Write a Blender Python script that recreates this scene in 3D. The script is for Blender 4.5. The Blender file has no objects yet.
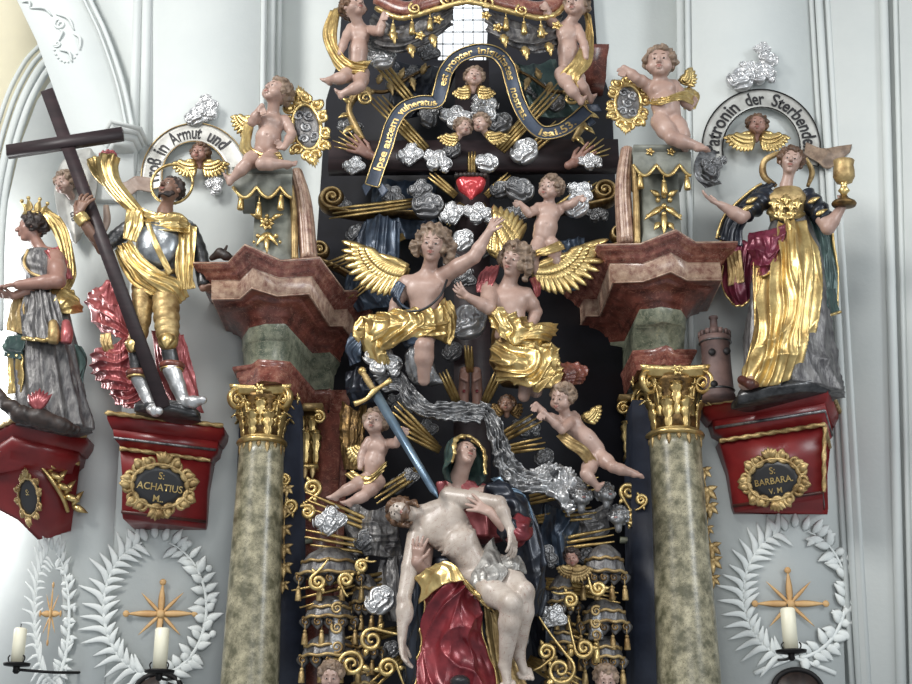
import bpy, math, random
import numpy as np
from math import sin, cos, pi, radians, sqrt, atan2
C = bpy.context.scene.collection
F = 1350.0; TH = radians(20.0); K = 1/150.0      # focal length in px, camera pitch, metres per unit
CAM = np.array([0, -F*cos(TH), 240.0])
FW = np.array([0, cos(TH), sin(TH)]); UP = np.array([0, -sin(TH), cos(TH)])
def P(x, y, d=0.0):
    """point that the photo shows at (x,y), d units in front of the altar plane"""
    r = np.array([(x-456)/F, 0, 0]) + UP*(-(y-342)/F) + FW
    return CAM + r*((-d-CAM[1])/r[1])
def S(x, y, d=0.0):
    r = UP*(-(y-342)/F) + FW
    return ((-d-CAM[1])/r[1])/F
def PP(l): return np.array([P(*q) for q in l])
def nrm(v):
    v = np.asarray(v, float); n = np.linalg.norm(v); return v/n if n > 1e-9 else v
V3 = lambda *a: np.array(a, float)
# ---------------------------------------------------------------- noise
_rs = np.random.RandomState(7); _T = _rs.rand(4096).astype(np.float32)
def _h(i, j, k=0): return _T[(i*73 + j*179 + k*283 + (i*j) % 31*7) & 4095]
def noise2(x, y, seed=0):
    x = np.asarray(x, np.float32)+seed*17.3; y = np.asarray(y, np.float32)+seed*9.1
    i = np.floor(x).astype(np.int64); j = np.floor(y).astype(np.int64)
    a = x-i; b = y-j; a = a*a*(3-2*a); b = b*b*(3-2*b)
    return (_h(i, j)*(1-a)+_h(i+1, j)*a)*(1-b)+(_h(i, j+1)*(1-a)+_h(i+1, j+1)*a)*b
def noise3(x, y, z, seed=0):
    i = np.floor(x).astype(np.int64); j = np.floor(y).astype(np.int64); k = np.floor(z).astype(np.int64)
    a = x-i; b = y-j; c = z-k; a = a*a*(3-2*a); b = b*b*(3-2*b); c = c*c*(3-2*c); k = k+seed*11
    lo = (_h(i, j, k)*(1-a)+_h(i+1, j, k)*a)*(1-b)+(_h(i, j+1, k)*(1-a)+_h(i+1, j+1, k)*a)*b
    hi = (_h(i, j, k+1)*(1-a)+_h(i+1, j, k+1)*a)*(1-b)+(_h(i, j+1, k+1)*(1-a)+_h(i+1, j+1, k+1)*a)*b
    return lo*(1-c)+hi*c
def folds(u, v, seed=0, warp=1.2):
    """irregular sharp ridges running along v; u counts folds. about -0.5..0.5"""
    w = u + 1.5*warp*(noise2(v*.9, u*.25, seed)-.5) + .3*warp*(noise2(v*2.6, u*.7, seed+3)-.5)
    r = 1-2*np.abs(np.sin(pi*w))**.7
    w2 = u*.55 + 2.6*noise2(v*1.6, u*.45, seed+5)
    r2 = 1-2*np.abs(np.sin(pi*w2))**.7
    a = .25+.75*noise2(v*1.2+3, w*.9, seed+9)
    return .42*r*a+.26*r2*(1.1-a)
# ---------------------------------------------------------------- mesh accumulation
class MB:
    def __init__(s): s.v = []; s.f = []; s.n = 0; s.mi = []
    def add(s, v, *faces, mi=0):
        v = np.asarray(v, float).reshape(-1, 3)
        for f in faces:
            if isinstance(f, np.ndarray):
                if len(f): s.f.append(f.astype(np.int64)+s.n); s.mi.append(mi)
            else:
                for q in f: s.f.append(np.array([q], np.int64)+s.n); s.mi.append(mi)
        s.v.append(v); s.n += len(v); return s
    def merge(s, o, mi=0):
        for g, m in zip(o.f, o.mi): s.f.append(g+s.n); s.mi.append(m+mi)
        s.v += o.v; s.n += o.n; return s
    def verts(s): return np.concatenate(s.v) if s.v else np.zeros((0, 3))
def build(name, m, mat, parent=None, smooth=True, origin=None, **props):
    """links the accumulated mesh as one object. coordinates in units -> metres"""
    v = m.verts()*K
    if parent is not None: org = np.array(parent['_o'])
    elif origin is not None: org = np.asarray(origin)*K
    else: org = np.array([(v[:, 0].min()+v[:, 0].max())/2, (v[:, 1].min()+v[:, 1].max())/2, v[:, 2].min()]) if len(v) else np.zeros(3)
    me = bpy.data.meshes.new(name)
    me.vertices.add(len(v)); me.vertices.foreach_set('co', (v-org).astype(np.float32).ravel())
    tot = np.concatenate([np.full(len(f), f.shape[1], np.int32) for f in m.f]); vi = np.concatenate([f.ravel() for f in m.f]).astype(np.int32)
    st = np.concatenate([[0], np.cumsum(tot)[:-1]]).astype(np.int32)
    me.loops.add(len(vi)); me.loops.foreach_set('vertex_index', vi)
    me.polygons.add(len(tot)); me.polygons.foreach_set('loop_start', st)
    me.polygons.foreach_set('material_index', np.concatenate([np.full(len(f), k, np.int32) for f, k in zip(m.f, m.mi)]))
    if smooth: me.polygons.foreach_set('use_smooth', np.ones(len(tot), bool))
    me.update(calc_edges=True); me.validate()
    for q in (mat if isinstance(mat, (list, tuple)) else [mat]): me.materials.append(q)
    o = bpy.data.objects.new(name, me); C.objects.link(o)
    if parent is not None: o.parent = parent
    else: o.location = org
    if parent is None or props.get('child_origin'):
        pass
    o['_o'] = org.tolist()
    for k, q in props.items(): o[k] = q
    return o
def sharp(o, ang=35):
    me = o.data
    try: me.set_sharp_from_angle(angle=radians(ang))
    except Exception: pass
    return o
def thing(name, at, label, cat, group=None):
    o = bpy.data.objects.new(name, None); C.objects.link(o); o.empty_display_size = .1
    w = np.asarray(at)*K; o.location = w; o['_o'] = w.tolist(); o['label'] = label; o['category'] = cat
    if group: o['group'] = group
    return o
def tag(o, label, cat, group=None):
    o['label'] = label; o['category'] = cat
    if group: o['group'] = group
    return o
def struct(name, m, mat, **k): return build(name, m, mat, kind='structure', **k)
# ---------------------------------------------------------------- primitives (unit coordinates)
def grid_faces(nr, nc, wrap_c=False, wrap_r=False, flip=False):
    r = np.arange(nr if wrap_r else nr-1); c = np.arange(nc if wrap_c else nc-1)
    R, Cc = np.meshgrid(r, c, indexing='ij'); R = R.ravel(); Cc = Cc.ravel(); R2 = (R+1) % nr; C2 = (Cc+1) % nc
    q = np.stack([R*nc+Cc, R*nc+C2, R2*nc+C2, R2*nc+Cc], 1)
    return q[:, ::-1] if flip else q
def catmull(p, n):
    p = np.asarray(p, float); m = len(p)
    if m == 2:
        t = np.linspace(0, 1, n)[:, None]; return p[0]*(1-t)+p[1]*t
    q = np.concatenate([[2*p[0]-p[1]], p, [2*p[-1]-p[-2]]]); t = np.linspace(0, m-1-1e-9, n); i = t.astype(int); f = (t-i)[:, None]
    a, b, c, d = q[i], q[i+1], q[i+2], q[i+3]
    return .5*((2*b)+(-a+c)*f+(2*a-5*b+4*c-d)*f*f+(-a+3*b-3*c+d)*f**3)
def interp(vals, n):
    vals = np.asarray(vals, float).reshape(-1)
    return catmull(np.stack([vals, vals*0, vals*0], 1), n)[:, 0] if len(vals) > 1 else np.full(n, vals[0])
def frames(path, up=None):
    t = np.gradient(path, axis=0); t /= np.linalg.norm(t, axis=1)[:, None]+1e-9
    u = np.array(up if up is not None else (0, -1, 0.01), float)
    N = []
    for k in range(len(path)):
        if up is not None: u = np.array(up, float)
        w = u-t[k]*np.dot(u, t[k])
        if np.linalg.norm(w) < 1e-4: w = np.cross(t[k], (1, 0, 0))
        u = nrm(w); N.append(u)
    N = np.array(N); return t, N, np.cross(t, N)
def tube(path, r, seg=10, flat=1.0, up=None, n=None, disp=None, cap=True, sharpend=False):
    """swept tube; r number or list; flat squashes it along the normal (up)"""
    path = np.asarray(path, float)
    if n: path = catmull(path, n)
    N_ = len(path); rr = interp(np.atleast_1d(r), N_); fl = interp(np.atleast_1d(flat), N_)
    t, nn, bb = frames(path, up)
    a = np.linspace(0, 2*pi, seg, endpoint=False)
    A, T = np.meshgrid(a, np.linspace(0, 1, N_))
    R = rr[:, None]*np.ones_like(A)
    if disp is not None: R = R*(1+disp(A, T))
    v = path[:, None, :]+bb[:, None, :]*(R*np.cos(A))[..., None]+nn[:, None, :]*(R*fl[:, None]*np.sin(A))[..., None]
    m = MB(); v = v.reshape(-1, 3)
    f = grid_faces(N_, seg, wrap_c=True)
    if cap:
        v = np.concatenate([v, path[:1], path[-1:]]); i = np.arange(seg); j = (i+1) % seg; b0 = N_*seg
        m.add(v, f, np.stack([np.full(seg, b0), j, i], 1), np.stack([np.full(seg, b0+1), i+(N_-1)*seg, j+(N_-1)*seg], 1))
    else: m.add(v, f)
    return m
def lathe(c, prof, seg=32, axis=(0, 0, 1), sx=1, sy=1, disp=None):
    """prof: list of (r,z)"""
    ax = nrm(axis); e1 = nrm(np.cross(ax, (0, 1, 0.02)) if abs(ax[1]) < .9 else np.cross(ax, (0, 0, 1))); e2 = np.cross(ax, e1)
    pr = np.array(prof, float); a = np.linspace(0, 2*pi, seg, endpoint=False)
    A, Z = np.meshgrid(a, pr[:, 1]); R = np.repeat(pr[:, :1], seg, 1)
    if disp is not None: R = R+disp(A, Z)
    v = np.asarray(c)+e1*(R*np.cos(A)*sx)[..., None]+e2*(R*np.sin(A)*sy)[..., None]+ax*Z[..., None]
    return MB().add(v.reshape(-1, 3), grid_faces(len(pr), seg, wrap_c=True), [list(range(seg))[::-1], [(len(pr)-1)*seg+i for i in range(seg)]])
def ball(c, r, seg=12, R=None):
    r = np.ones(3)*np.asarray(r); a = np.linspace(0, 2*pi, seg, endpoint=False); b = np.linspace(.02, pi-.02, seg//2+1)
    A, B = np.meshgrid(a, b); v = np.stack([np.sin(B)*np.cos(A)*r[0], np.sin(B)*np.sin(A)*r[1], np.cos(B)*r[2]], -1).reshape(-1, 3)
    if R is not None: v = v@np.asarray(R)
    return MB().add(v+np.asarray(c), grid_faces(len(b), seg, wrap_c=True, flip=True), [[seg-1-i for i in range(seg)][::-1], [(len(b)-1)*seg+i for i in range(seg)][::-1]])
def prism(poly, d0, d1, bev=0):
    """outline in photo px extruded in depth between d0 and d1 (front, bigger)"""
    f = np.array([P(x, y, d1) for x, y in poly]); n = len(f); c = f.mean(0)
    f2 = f.copy(); m = MB(); rings = []
    b = f.copy(); b[:, 1] = -d0
    if bev:
        cc = c; dirs = cc-f; L = np.linalg.norm(dirs, axis=1)[:, None]; inn = f+dirs/L*bev; e = f.copy(); e[:, 1] += bev; rings = [b, e, inn]
    else: rings = [b, f]
    v = np.concatenate(rings); k = len(rings)
    ar = sum(f[i][0]*f[(i+1) % n][2]-f[(i+1) % n][0]*f[i][2] for i in range(n))
    q = grid_faces(k, n, wrap_c=True, flip=ar < 0)
    top = [(k-1)*n+i for i in range(n)]; bot = [i for i in range(n)][::-1]
    if ar < 0: top = top[::-1]; bot = bot[::-1]
    return m.add(v, q, [top, bot])
def box(c, ax, ay, az):
    """box from centre and three half-axis vectors"""
    c, ax, ay, az = (np.asarray(q, float) for q in (c, ax, ay, az))
    v = np.array([c+i*ax+j*ay+k*az for i in (-1, 1) for j in (-1, 1) for k in (-1, 1)])
    f = [[0, 1, 3, 2], [4, 6, 7, 5], [0, 4, 5, 1], [2, 3, 7, 6], [0, 2, 6, 4], [1, 5, 7, 3]]
    if np.dot(np.cross(ax, ay), az) < 0: f = [q[::-1] for q in f]
    return MB().add(v, f)
def beam(a, b, w, t, side=None):
    """box between two points; w half width (in picture), t half depth"""
    a, b = np.asarray(a, float), np.asarray(b, float); ax = (b-a)/2; s = nrm(np.cross(ax, (0, 1, 0))) if side is None else nrm(side)
    return box((a+b)/2, ax, s*w, nrm(np.cross(ax, s))*t)
def sheet(ctrl, nu=40, nv=60, nf=4, amp=3, th=1.5, seed=0, warp=1.2, edge=0.0, along='r', fade=0, px=True, crinkle=0, cv=6):
    """draped cloth through a grid of control points (rows x cols, photo px). folds run along rows ('r') or columns ('c')"""
    g = np.array([[P(*q) if px else q for q in r] for r in ctrl], float)
    a = np.stack([catmull(g[:, c], nv) for c in range(g.shape[1])], 1)
    a = np.stack([catmull(a[r], nu) for r in range(nv)], 0)
    du = np.gradient(a, axis=1); dv = np.gradient(a, axis=0); n = np.cross(du, dv); n /= np.linalg.norm(n, axis=2)[..., None]+1e-9
    if n[..., 1].mean() > 0: n = -n
    u, v = np.meshgrid(np.linspace(0, 1, nu), np.linspace(0, 1, nv))
    if along == 'r': dsp = folds(u*nf, v*1.6, seed, warp)
    else: dsp = folds(v*nf, u*1.6, seed, warp)
    if crinkle: dsp = dsp+crinkle*(np.abs(noise2(u*nf*2.5, v*cv, seed+20)-.5)*2-.5)
    w = np.ones_like(u)
    if fade: w = np.clip(v/fade, 0.15, 1) if fade > 0 else np.clip((1-v)/-fade, 0.15, 1)
    a = a+n*(dsp*amp*w)[..., None]
    bk = a-n*th
    if edge: # roll edges back a little
        e = np.minimum(np.minimum(u, 1-u)*nu, np.minimum(v, 1-v)*nv); a = a-n*(edge*np.exp(-e/1.5))[..., None]
    m = MB(); nn = nu*nv; vv = np.concatenate([a.reshape(-1, 3), bk.reshape(-1, 3)])
    q = grid_faces(nv, nu); b = [r*nu for r in range(nv)]
    ring = list(range(nu))+[r*nu+nu-1 for r in range(1, nv)]+[(nv-1)*nu+c for c in range(nu-2, -1, -1)]+[r*nu for r in range(nv-2, 0, -1)]
    ring = np.array(ring); r2 = np.roll(ring, -1)
    # orientation
    fn = np.cross(a[0, 1]-a[0, 0], a[1, 0]-a[0, 0])
    rim = np.stack([ring, r2, r2+nn, ring+nn], 1)
    if np.dot(fn, n[0, 0]) > 0: m.add(vv, q, (q+nn)[:, ::-1], rim[:, ::-1])
    else: m.add(vv, q[:, ::-1], q+nn, rim)
    m.grid = a; m.norm = n
    return m
def hem(m, sides, r=.8, off=.3, seg=6):
    g = m.grid+m.norm*off; o = MB()
    for s in sides:
        p = {'t': g[0], 'b': g[-1], 'l': g[:, 0], 'r': g[:, -1]}[s]
        o.merge(tube(p, r, seg))
    return o
def loft(rings, n=60, seg=72, nf=10, amp=.12, seed=0, warp=1.0, fade=.2, cap=True, px=True, vs=1.6, pw=1):
    """rings: (x,y,d, half width, half depth[, tilt deg]) px. pleated closed garment"""
    c = np.array([P(*r[:3]) if px else r[:3] for r in rings], float); sc = [S(*r[:3]) if px else 1 for r in rings]
    w = np.array([r[3]*q for r, q in zip(rings, sc)]); dp = np.array([r[4]*q for r, q in zip(rings, sc)]); tl = np.array([r[5] if len(r) > 5 else 0 for r in rings])
    c = catmull(c, n); w = interp(w, n); dp = interp(dp, n); tl = interp(tl, n)*pi/180
    a = np.linspace(0, 2*pi, seg, endpoint=False); A, T = np.meshgrid(a, np.linspace(0, 1, n))
    # periodic folds
    uu = A/(2*pi)*nf
    f1 = folds(uu, T*vs, seed, warp); f2 = folds(uu-nf, T*vs, seed, warp); bl = np.clip((A/(2*pi)-.85)/.15, 0, 1); f = f1*(1-bl)+f2*bl
    D = 1+amp*2*f*np.clip(T/fade if fade > 0 else (1-T)/-fade, .1, 1)
    X = np.cos(A)*w[:, None]*D; Y = -np.sin(A)*dp[:, None]*D
    ct, st = np.cos(tl)[:, None], np.sin(tl)[:, None]
    v = c[:, None, :]+np.stack([X*ct, Y, X*st*-1], -1)
    v = v.reshape(-1, 3); m = MB(); q = grid_faces(n, seg, wrap_c=True, flip=False)
    if cap:
        b0 = n*seg; v = np.concatenate([v, c[:1], c[-1:]]); i = np.arange(seg); j = (i+1) % seg
        m.add(v, q, np.stack([np.full(seg, b0), j, i], 1), np.stack([np.full(seg, b0+1), i+(n-1)*seg, j+(n-1)*seg], 1))
    else: m.add(v, q)
    return m
def leaf(a, b, w, up=(0, -1, 0), curl=.25, n=9, th=.8, notch=0, tipcurl=0, blunt=False):
    """pointed leaf / feather with a mid rib from a to b, half width w, front faces up"""
    a, b = np.asarray(a, float), np.asarray(b, float); t = nrm(b-a); L = np.linalg.norm(b-a); u = nrm(np.asarray(up)-t*np.dot(up, t)); s = np.cross(t, u)
    k = np.linspace(0, 1, n)[:, None]; c = a+(b-a)*k+u*(np.sin(k*pi)*curl*L+k**3*tipcurl*L)
    ww = w*np.sin(np.clip(k, 0, 1)**.75*pi*.93+.16)
    if blunt: ww = w*np.minimum(.55+k*1.6, 1)*np.sqrt(np.clip(1-k**5, .02, 1))
    if notch: ww = ww*(1+notch*np.sin(k*pi*2*3.5))
    cols = []
    for q, hgt in ((-1, -.25), (-.5, .12), (0, .34), (.5, .12), (1, -.25)): cols.append(c+s*ww*q+u*(hgt*ww*.8))
    cols += [c+s*ww*.6-u*th, c-s*ww*.6-u*th]
    v = np.stack(cols, 1); m = MB(); nn, ns = v.shape[:2]
    return m.add(v.reshape(-1, 3), grid_faces(nn, ns, wrap_c=True, flip=True), [list(range(ns)), [(nn-1)*ns+i for i in range(ns)][::-1]])
def spiral(c, r0, turns, e1, e2, start=0, r1=0.1, n=40, hand=1):
    """path from outside (r0) in to r1*r0"""
    k = np.linspace(0, 1, n); r = r0*(1-k*(1-r1)); a = start+hand*k*turns*2*pi
    return np.asarray(c)+np.outer(r*np.cos(a), e1)+np.outer(r*np.sin(a), e2)
EX = V3(1, 0, 0); EZ = V3(0, 0, 1); EY = V3(0, -1, 0)     # EY points to the viewer
# ---------------------------------------------------------------- implicit surfaces
class SDF:
    def __init__(s, h=1.0): s.p = []; s.h = h
    def _a(s, lo, hi, fn, k, op='u'): s.p.append((np.asarray(lo, float), np.asarray(hi, float), fn, k, op)); return s
    def cap(s, a, b, ra, rb=None, k=2.0, op='u'):
        a = np.asarray(a, float); b = np.asarray(b, float); rb = ra if rb is None else rb; ab = b-a; L2 = max(np.dot(ab, ab), 1e-6); R = max(ra, rb)
        def fn(X, Y, Z):
            x, y, z = X-a[0], Y-a[1], Z-a[2]
            t = np.clip((x*ab[0]+y*ab[1]+z*ab[2])/L2, 0, 1)
            return np.sqrt((x-t*ab[0])**2+(y-t*ab[1])**2+(z-t*ab[2])**2)-(ra+(rb-ra)*t)
        return s._a(np.minimum(a, b)-R, np.maximum(a, b)+R, fn, k, op)
    def ell(s, c, r, R=None, k=2.0, op='u'):
        c = np.asarray(c, float); r = np.ones(3)*np.asarray(r, float); R_ = np.eye(3) if R is None else np.asarray(R, float); m = r.max()
        def fn(X, Y, Z):
            x, y, z = X-c[0], Y-c[1], Z-c[2]
            q = [x*R_[i, 0]+y*R_[i, 1]+z*R_[i, 2] for i in range(3)]
            k0 = np.sqrt(sum((q[i]/r[i])**2 for i in range(3))); k1 = np.sqrt(sum((q[i]/r[i]**2)**2 for i in range(3)))+1e-6
            return k0*(k0-1)/k1
        return s._a(c-m, c+m, fn, k, op)
    def chain(s, pts, rs, k=2.0):
        for i in range(len(pts)-1): s.cap(pts[i], pts[i+1], rs[i], rs[i+1], k)
        return s
    def mesh(s, disp=None, da=0):
        h = s.h; ad = [q for q in s.p if q[4] == 'u']
        lo = np.min([q[0]-q[3]*.3 for q in ad], 0)-2.2*h-da; hi = np.max([q[1]+q[3]*.3 for q in ad], 0)+2.2*h+da
        n = np.ceil((hi-lo)/h).astype(int)+1
        f = np.full(n, 50.0, np.float32); ax = [np.float32(lo[i])+np.float32(h)*np.arange(n[i], dtype=np.float32) for i in range(3)]
        for l, g, fn, k, op in s.p:
            mgn = k+1.5*h+da
            i0 = np.clip(np.floor((l-mgn-lo)/h).astype(int), 0, n-1); i1 = np.clip(np.ceil((g+mgn-lo)/h).astype(int)+1, 1, n)
            if np.any(i1 <= i0): continue
            sl = tuple(slice(i0[i], i1[i]) for i in range(3))
            X = ax[0][sl[0]][:, None, None]; Y = ax[1][sl[1]][None, :, None]; Z = ax[2][sl[2]][None, None, :]
            d = fn(X, Y, Z).astype(np.float32); o = f[sl]
            if op == 'u':
                if k > 0: hh = np.clip(.5+.5*(o-d)/k, 0, 1); f[sl] = o*(1-hh)+d*hh-k*hh*(1-hh)
                else: f[sl] = np.minimum(o, d)
            else:
                hh = np.clip(.5-.5*(o+d)/k, 0, 1); f[sl] = o*(1-hh)+(-d)*hh+k*hh*(1-hh)
        if disp is not None:
            near = np.abs(f) < da+2*h; i, j, k_ = np.nonzero(near)
            f[near] += disp(ax[0][i], ax[1][j], ax[2][k_]).astype(np.float32)
        return nets(f, lo, h)
def nets(f, lo, h):
    s = f < 0
    c = [s[a:s.shape[0]-1+a, b:s.shape[1]-1+b, d:s.shape[2]-1+d] for a in (0, 1) for b in (0, 1) for d in (0, 1)]
    cnt = sum(q.astype(np.int8) for q in c); act = (cnt > 0) & (cnt < 8); I, J, L = np.nonzero(act)
    idx = np.full(act.shape, -1, np.int64); idx[I, J, L] = np.arange(len(I))
    cv = {}
    for a in (0, 1):
        for b in (0, 1):
            for d in (0, 1): cv[a, b, d] = f[I+a, J+b, L+d]
    acc = np.zeros((len(I), 3), np.float32); num = np.zeros(len(I), np.float32)
    for k0 in cv:
        for ax in range(3):
            if k0[ax] == 0:
                k1 = list(k0); k1[ax] = 1; k1 = tuple(k1); a, b = cv[k0], cv[k1]; x = (a < 0) != (b < 0)
                t = np.where(x, a/np.where(x, a-b, 1), 0)
                for q in range(3): acc[:, q] += np.where(x, k0[q]+(t if q == ax else 0), 0)
                num += x
    v = acc/num[:, None]+np.stack([I, J, L], 1); v = v*h+lo
    qs = []
    for ax in range(3):
        sl0 = [slice(1, -1)]*3; sl1 = [slice(1, -1)]*3; sl0[ax] = slice(0, -1); sl1[ax] = slice(1, None)
        a = s[tuple(sl0)]; b = s[tuple(sl1)]
        for inside in (True, False):
            e = np.nonzero((a != b) & (a == inside)); i = [e[q]+(0 if q == ax else 1) for q in range(3)]
            u, w = (ax+1) % 3, (ax+2) % 3
            def at(du, dw):
                g = [i[0].copy(), i[1].copy(), i[2].copy()]; g[u] = g[u]-du; g[w] = g[w]-dw; return idx[g[0], g[1], g[2]]
            q = np.stack([at(0, 0), at(1, 0), at(1, 1), at(0, 1)], 1)
            qs.append(q if inside else q[:, ::-1])
    q = np.concatenate(qs); q = q[(q >= 0).all(1)]
    return MB().add(v, q)
def curls(c, amp=1.4, fr=.28, seed=0):
    """displacement for curly hair"""
    def fn(x, y, z):
        n = noise3(x*fr, y*fr, z*fr, seed); m = noise3(x*fr*2+5, y*fr*2, z*fr*2, seed+4)
        return amp*(np.abs(n-.5)*3-.7)+amp*.5*(np.abs(m-.5)*2-.4)
    return fn
def ripples(amp, fr, seed=0, ax=(1, 1, .25)):
    def fn(x, y, z):
        n = noise3(x*fr*ax[0], y*fr*ax[1], z*fr*ax[2], seed)
        return amp*(np.abs(n-.5)*3.4-.8)
    return fn
def basis(fwd, up):
    f = nrm(fwd); u = np.asarray(up, float); u = nrm(u-f*np.dot(u, f)); return np.array([np.cross(f, u)*-1, f, u])   # rows: right(viewer's), forward, up
def hdir(yaw=0, pitch=0, roll=0):
    """head basis: yaw + = face turns to picture right, pitch + = looks up, roll + = top of head leans to picture right"""
    y, p, r = radians(yaw), radians(pitch), radians(roll)
    f = V3(sin(y)*cos(p), -cos(y)*cos(p), sin(p)); u = V3(-sin(y)*sin(p), cos(y)*sin(p), cos(p))
    cr, sr = cos(r), sin(r); rot = lambda w: V3(w[0]*cr+w[2]*sr, w[1], -w[0]*sr+w[2]*cr)
    return basis(rot(f), rot(u))
# ---------------------------------------------------------------- materials
def mat(name, c1, c2=None, metal=0.0, rough=.5, ns=6.0, det=4, bump=0.0, bs=None, lo=.35, hi=.65, c3=None, vein=None, veinw=.03, vs=2.0, spec=.5, stretch=None, sheen=0, coat=0):
    m = bpy.data.materials.new(name); m.use_nodes = True; nt = m.node_tree; N = nt.nodes; L = nt.links; b = N['Principled BSDF']
    b.inputs['Metallic'].default_value = metal; b.inputs['Roughness'].default_value = rough; b.inputs['Specular IOR Level'].default_value = spec
    if coat: b.inputs['Coat Weight'].default_value = coat; b.inputs['Coat Roughness'].default_value = .2
    c2 = c2 or c1; tc = N.new('ShaderNodeTexCoord'); mp = N.new('ShaderNodeMapping'); L.new(tc.outputs['Object'], mp.inputs[0])
    if stretch: mp.inputs['Scale'].default_value = stretch
    n = N.new('ShaderNodeTexNoise'); n.inputs['Scale'].default_value = ns; n.inputs['Detail'].default_value = det; n.inputs['Roughness'].default_value = .62
    L.new(mp.outputs[0], n.inputs['Vector'])
    r = N.new('ShaderNodeValToRGB'); e = r.color_ramp.elements
    e[0].position = lo; e[0].color = (*c1, 1); e[1].position = hi; e[1].color = (*c2, 1)
    if c3: q = e.new((lo+hi)/2); q.color = (*c3, 1)
    L.new(n.outputs['Fac'], r.inputs[0]); out = r.outputs[0]
    if vein:
        w = N.new('ShaderNodeTexNoise'); w.inputs['Scale'].default_value = ns*vs; w.inputs['Detail'].default_value = 6; w.inputs['Distortion'].default_value = 1.6; L.new(mp.outputs[0], w.inputs['Vector'])
        s = N.new('ShaderNodeMath'); s.operation = 'SUBTRACT'; L.new(w.outputs['Fac'], s.inputs[0]); s.inputs[1].default_value = .5
        a = N.new('ShaderNodeMath'); a.operation = 'ABSOLUTE'; L.new(s.outputs[0], a.inputs[0])
        rr = N.new('ShaderNodeValToRGB'); rr.color_ramp.elements[0].color = (1, 1, 1, 1); rr.color_ramp.elements[1].color = (0, 0, 0, 1); rr.color_ramp.elements[1].position = veinw
        L.new(a.outputs[0], rr.inputs[0]); mx = N.new('ShaderNodeMix'); mx.data_type = 'RGBA'; L.new(rr.outputs[0], mx.inputs[0]); L.new(out, mx.inputs[6]); mx.inputs[7].default_value = (*vein, 1); out = mx.outputs[2]
    L.new(out, b.inputs['Base Color'])
    if bump:
        n2 = N.new('ShaderNodeTexNoise'); n2.inputs['Scale'].default_value = bs or ns*4; n2.inputs['Detail'].default_value = 3; L.new(mp.outputs[0], n2.inputs['Vector'])
        bp = N.new('ShaderNodeBump'); bp.inputs['Strength'].default_value = bump; bp.inputs['Distance'].default_value = .01; L.new(n2.outputs['Fac'], bp.inputs['Height']); L.new(bp.outputs[0], b.inputs['Normal'])
    return m
def srgb(r, g, b): return tuple(((c/255)/12.92 if c/255 <= .04045 else ((c/255+.055)/1.055)**2.4) for c in (r, g, b))
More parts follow.
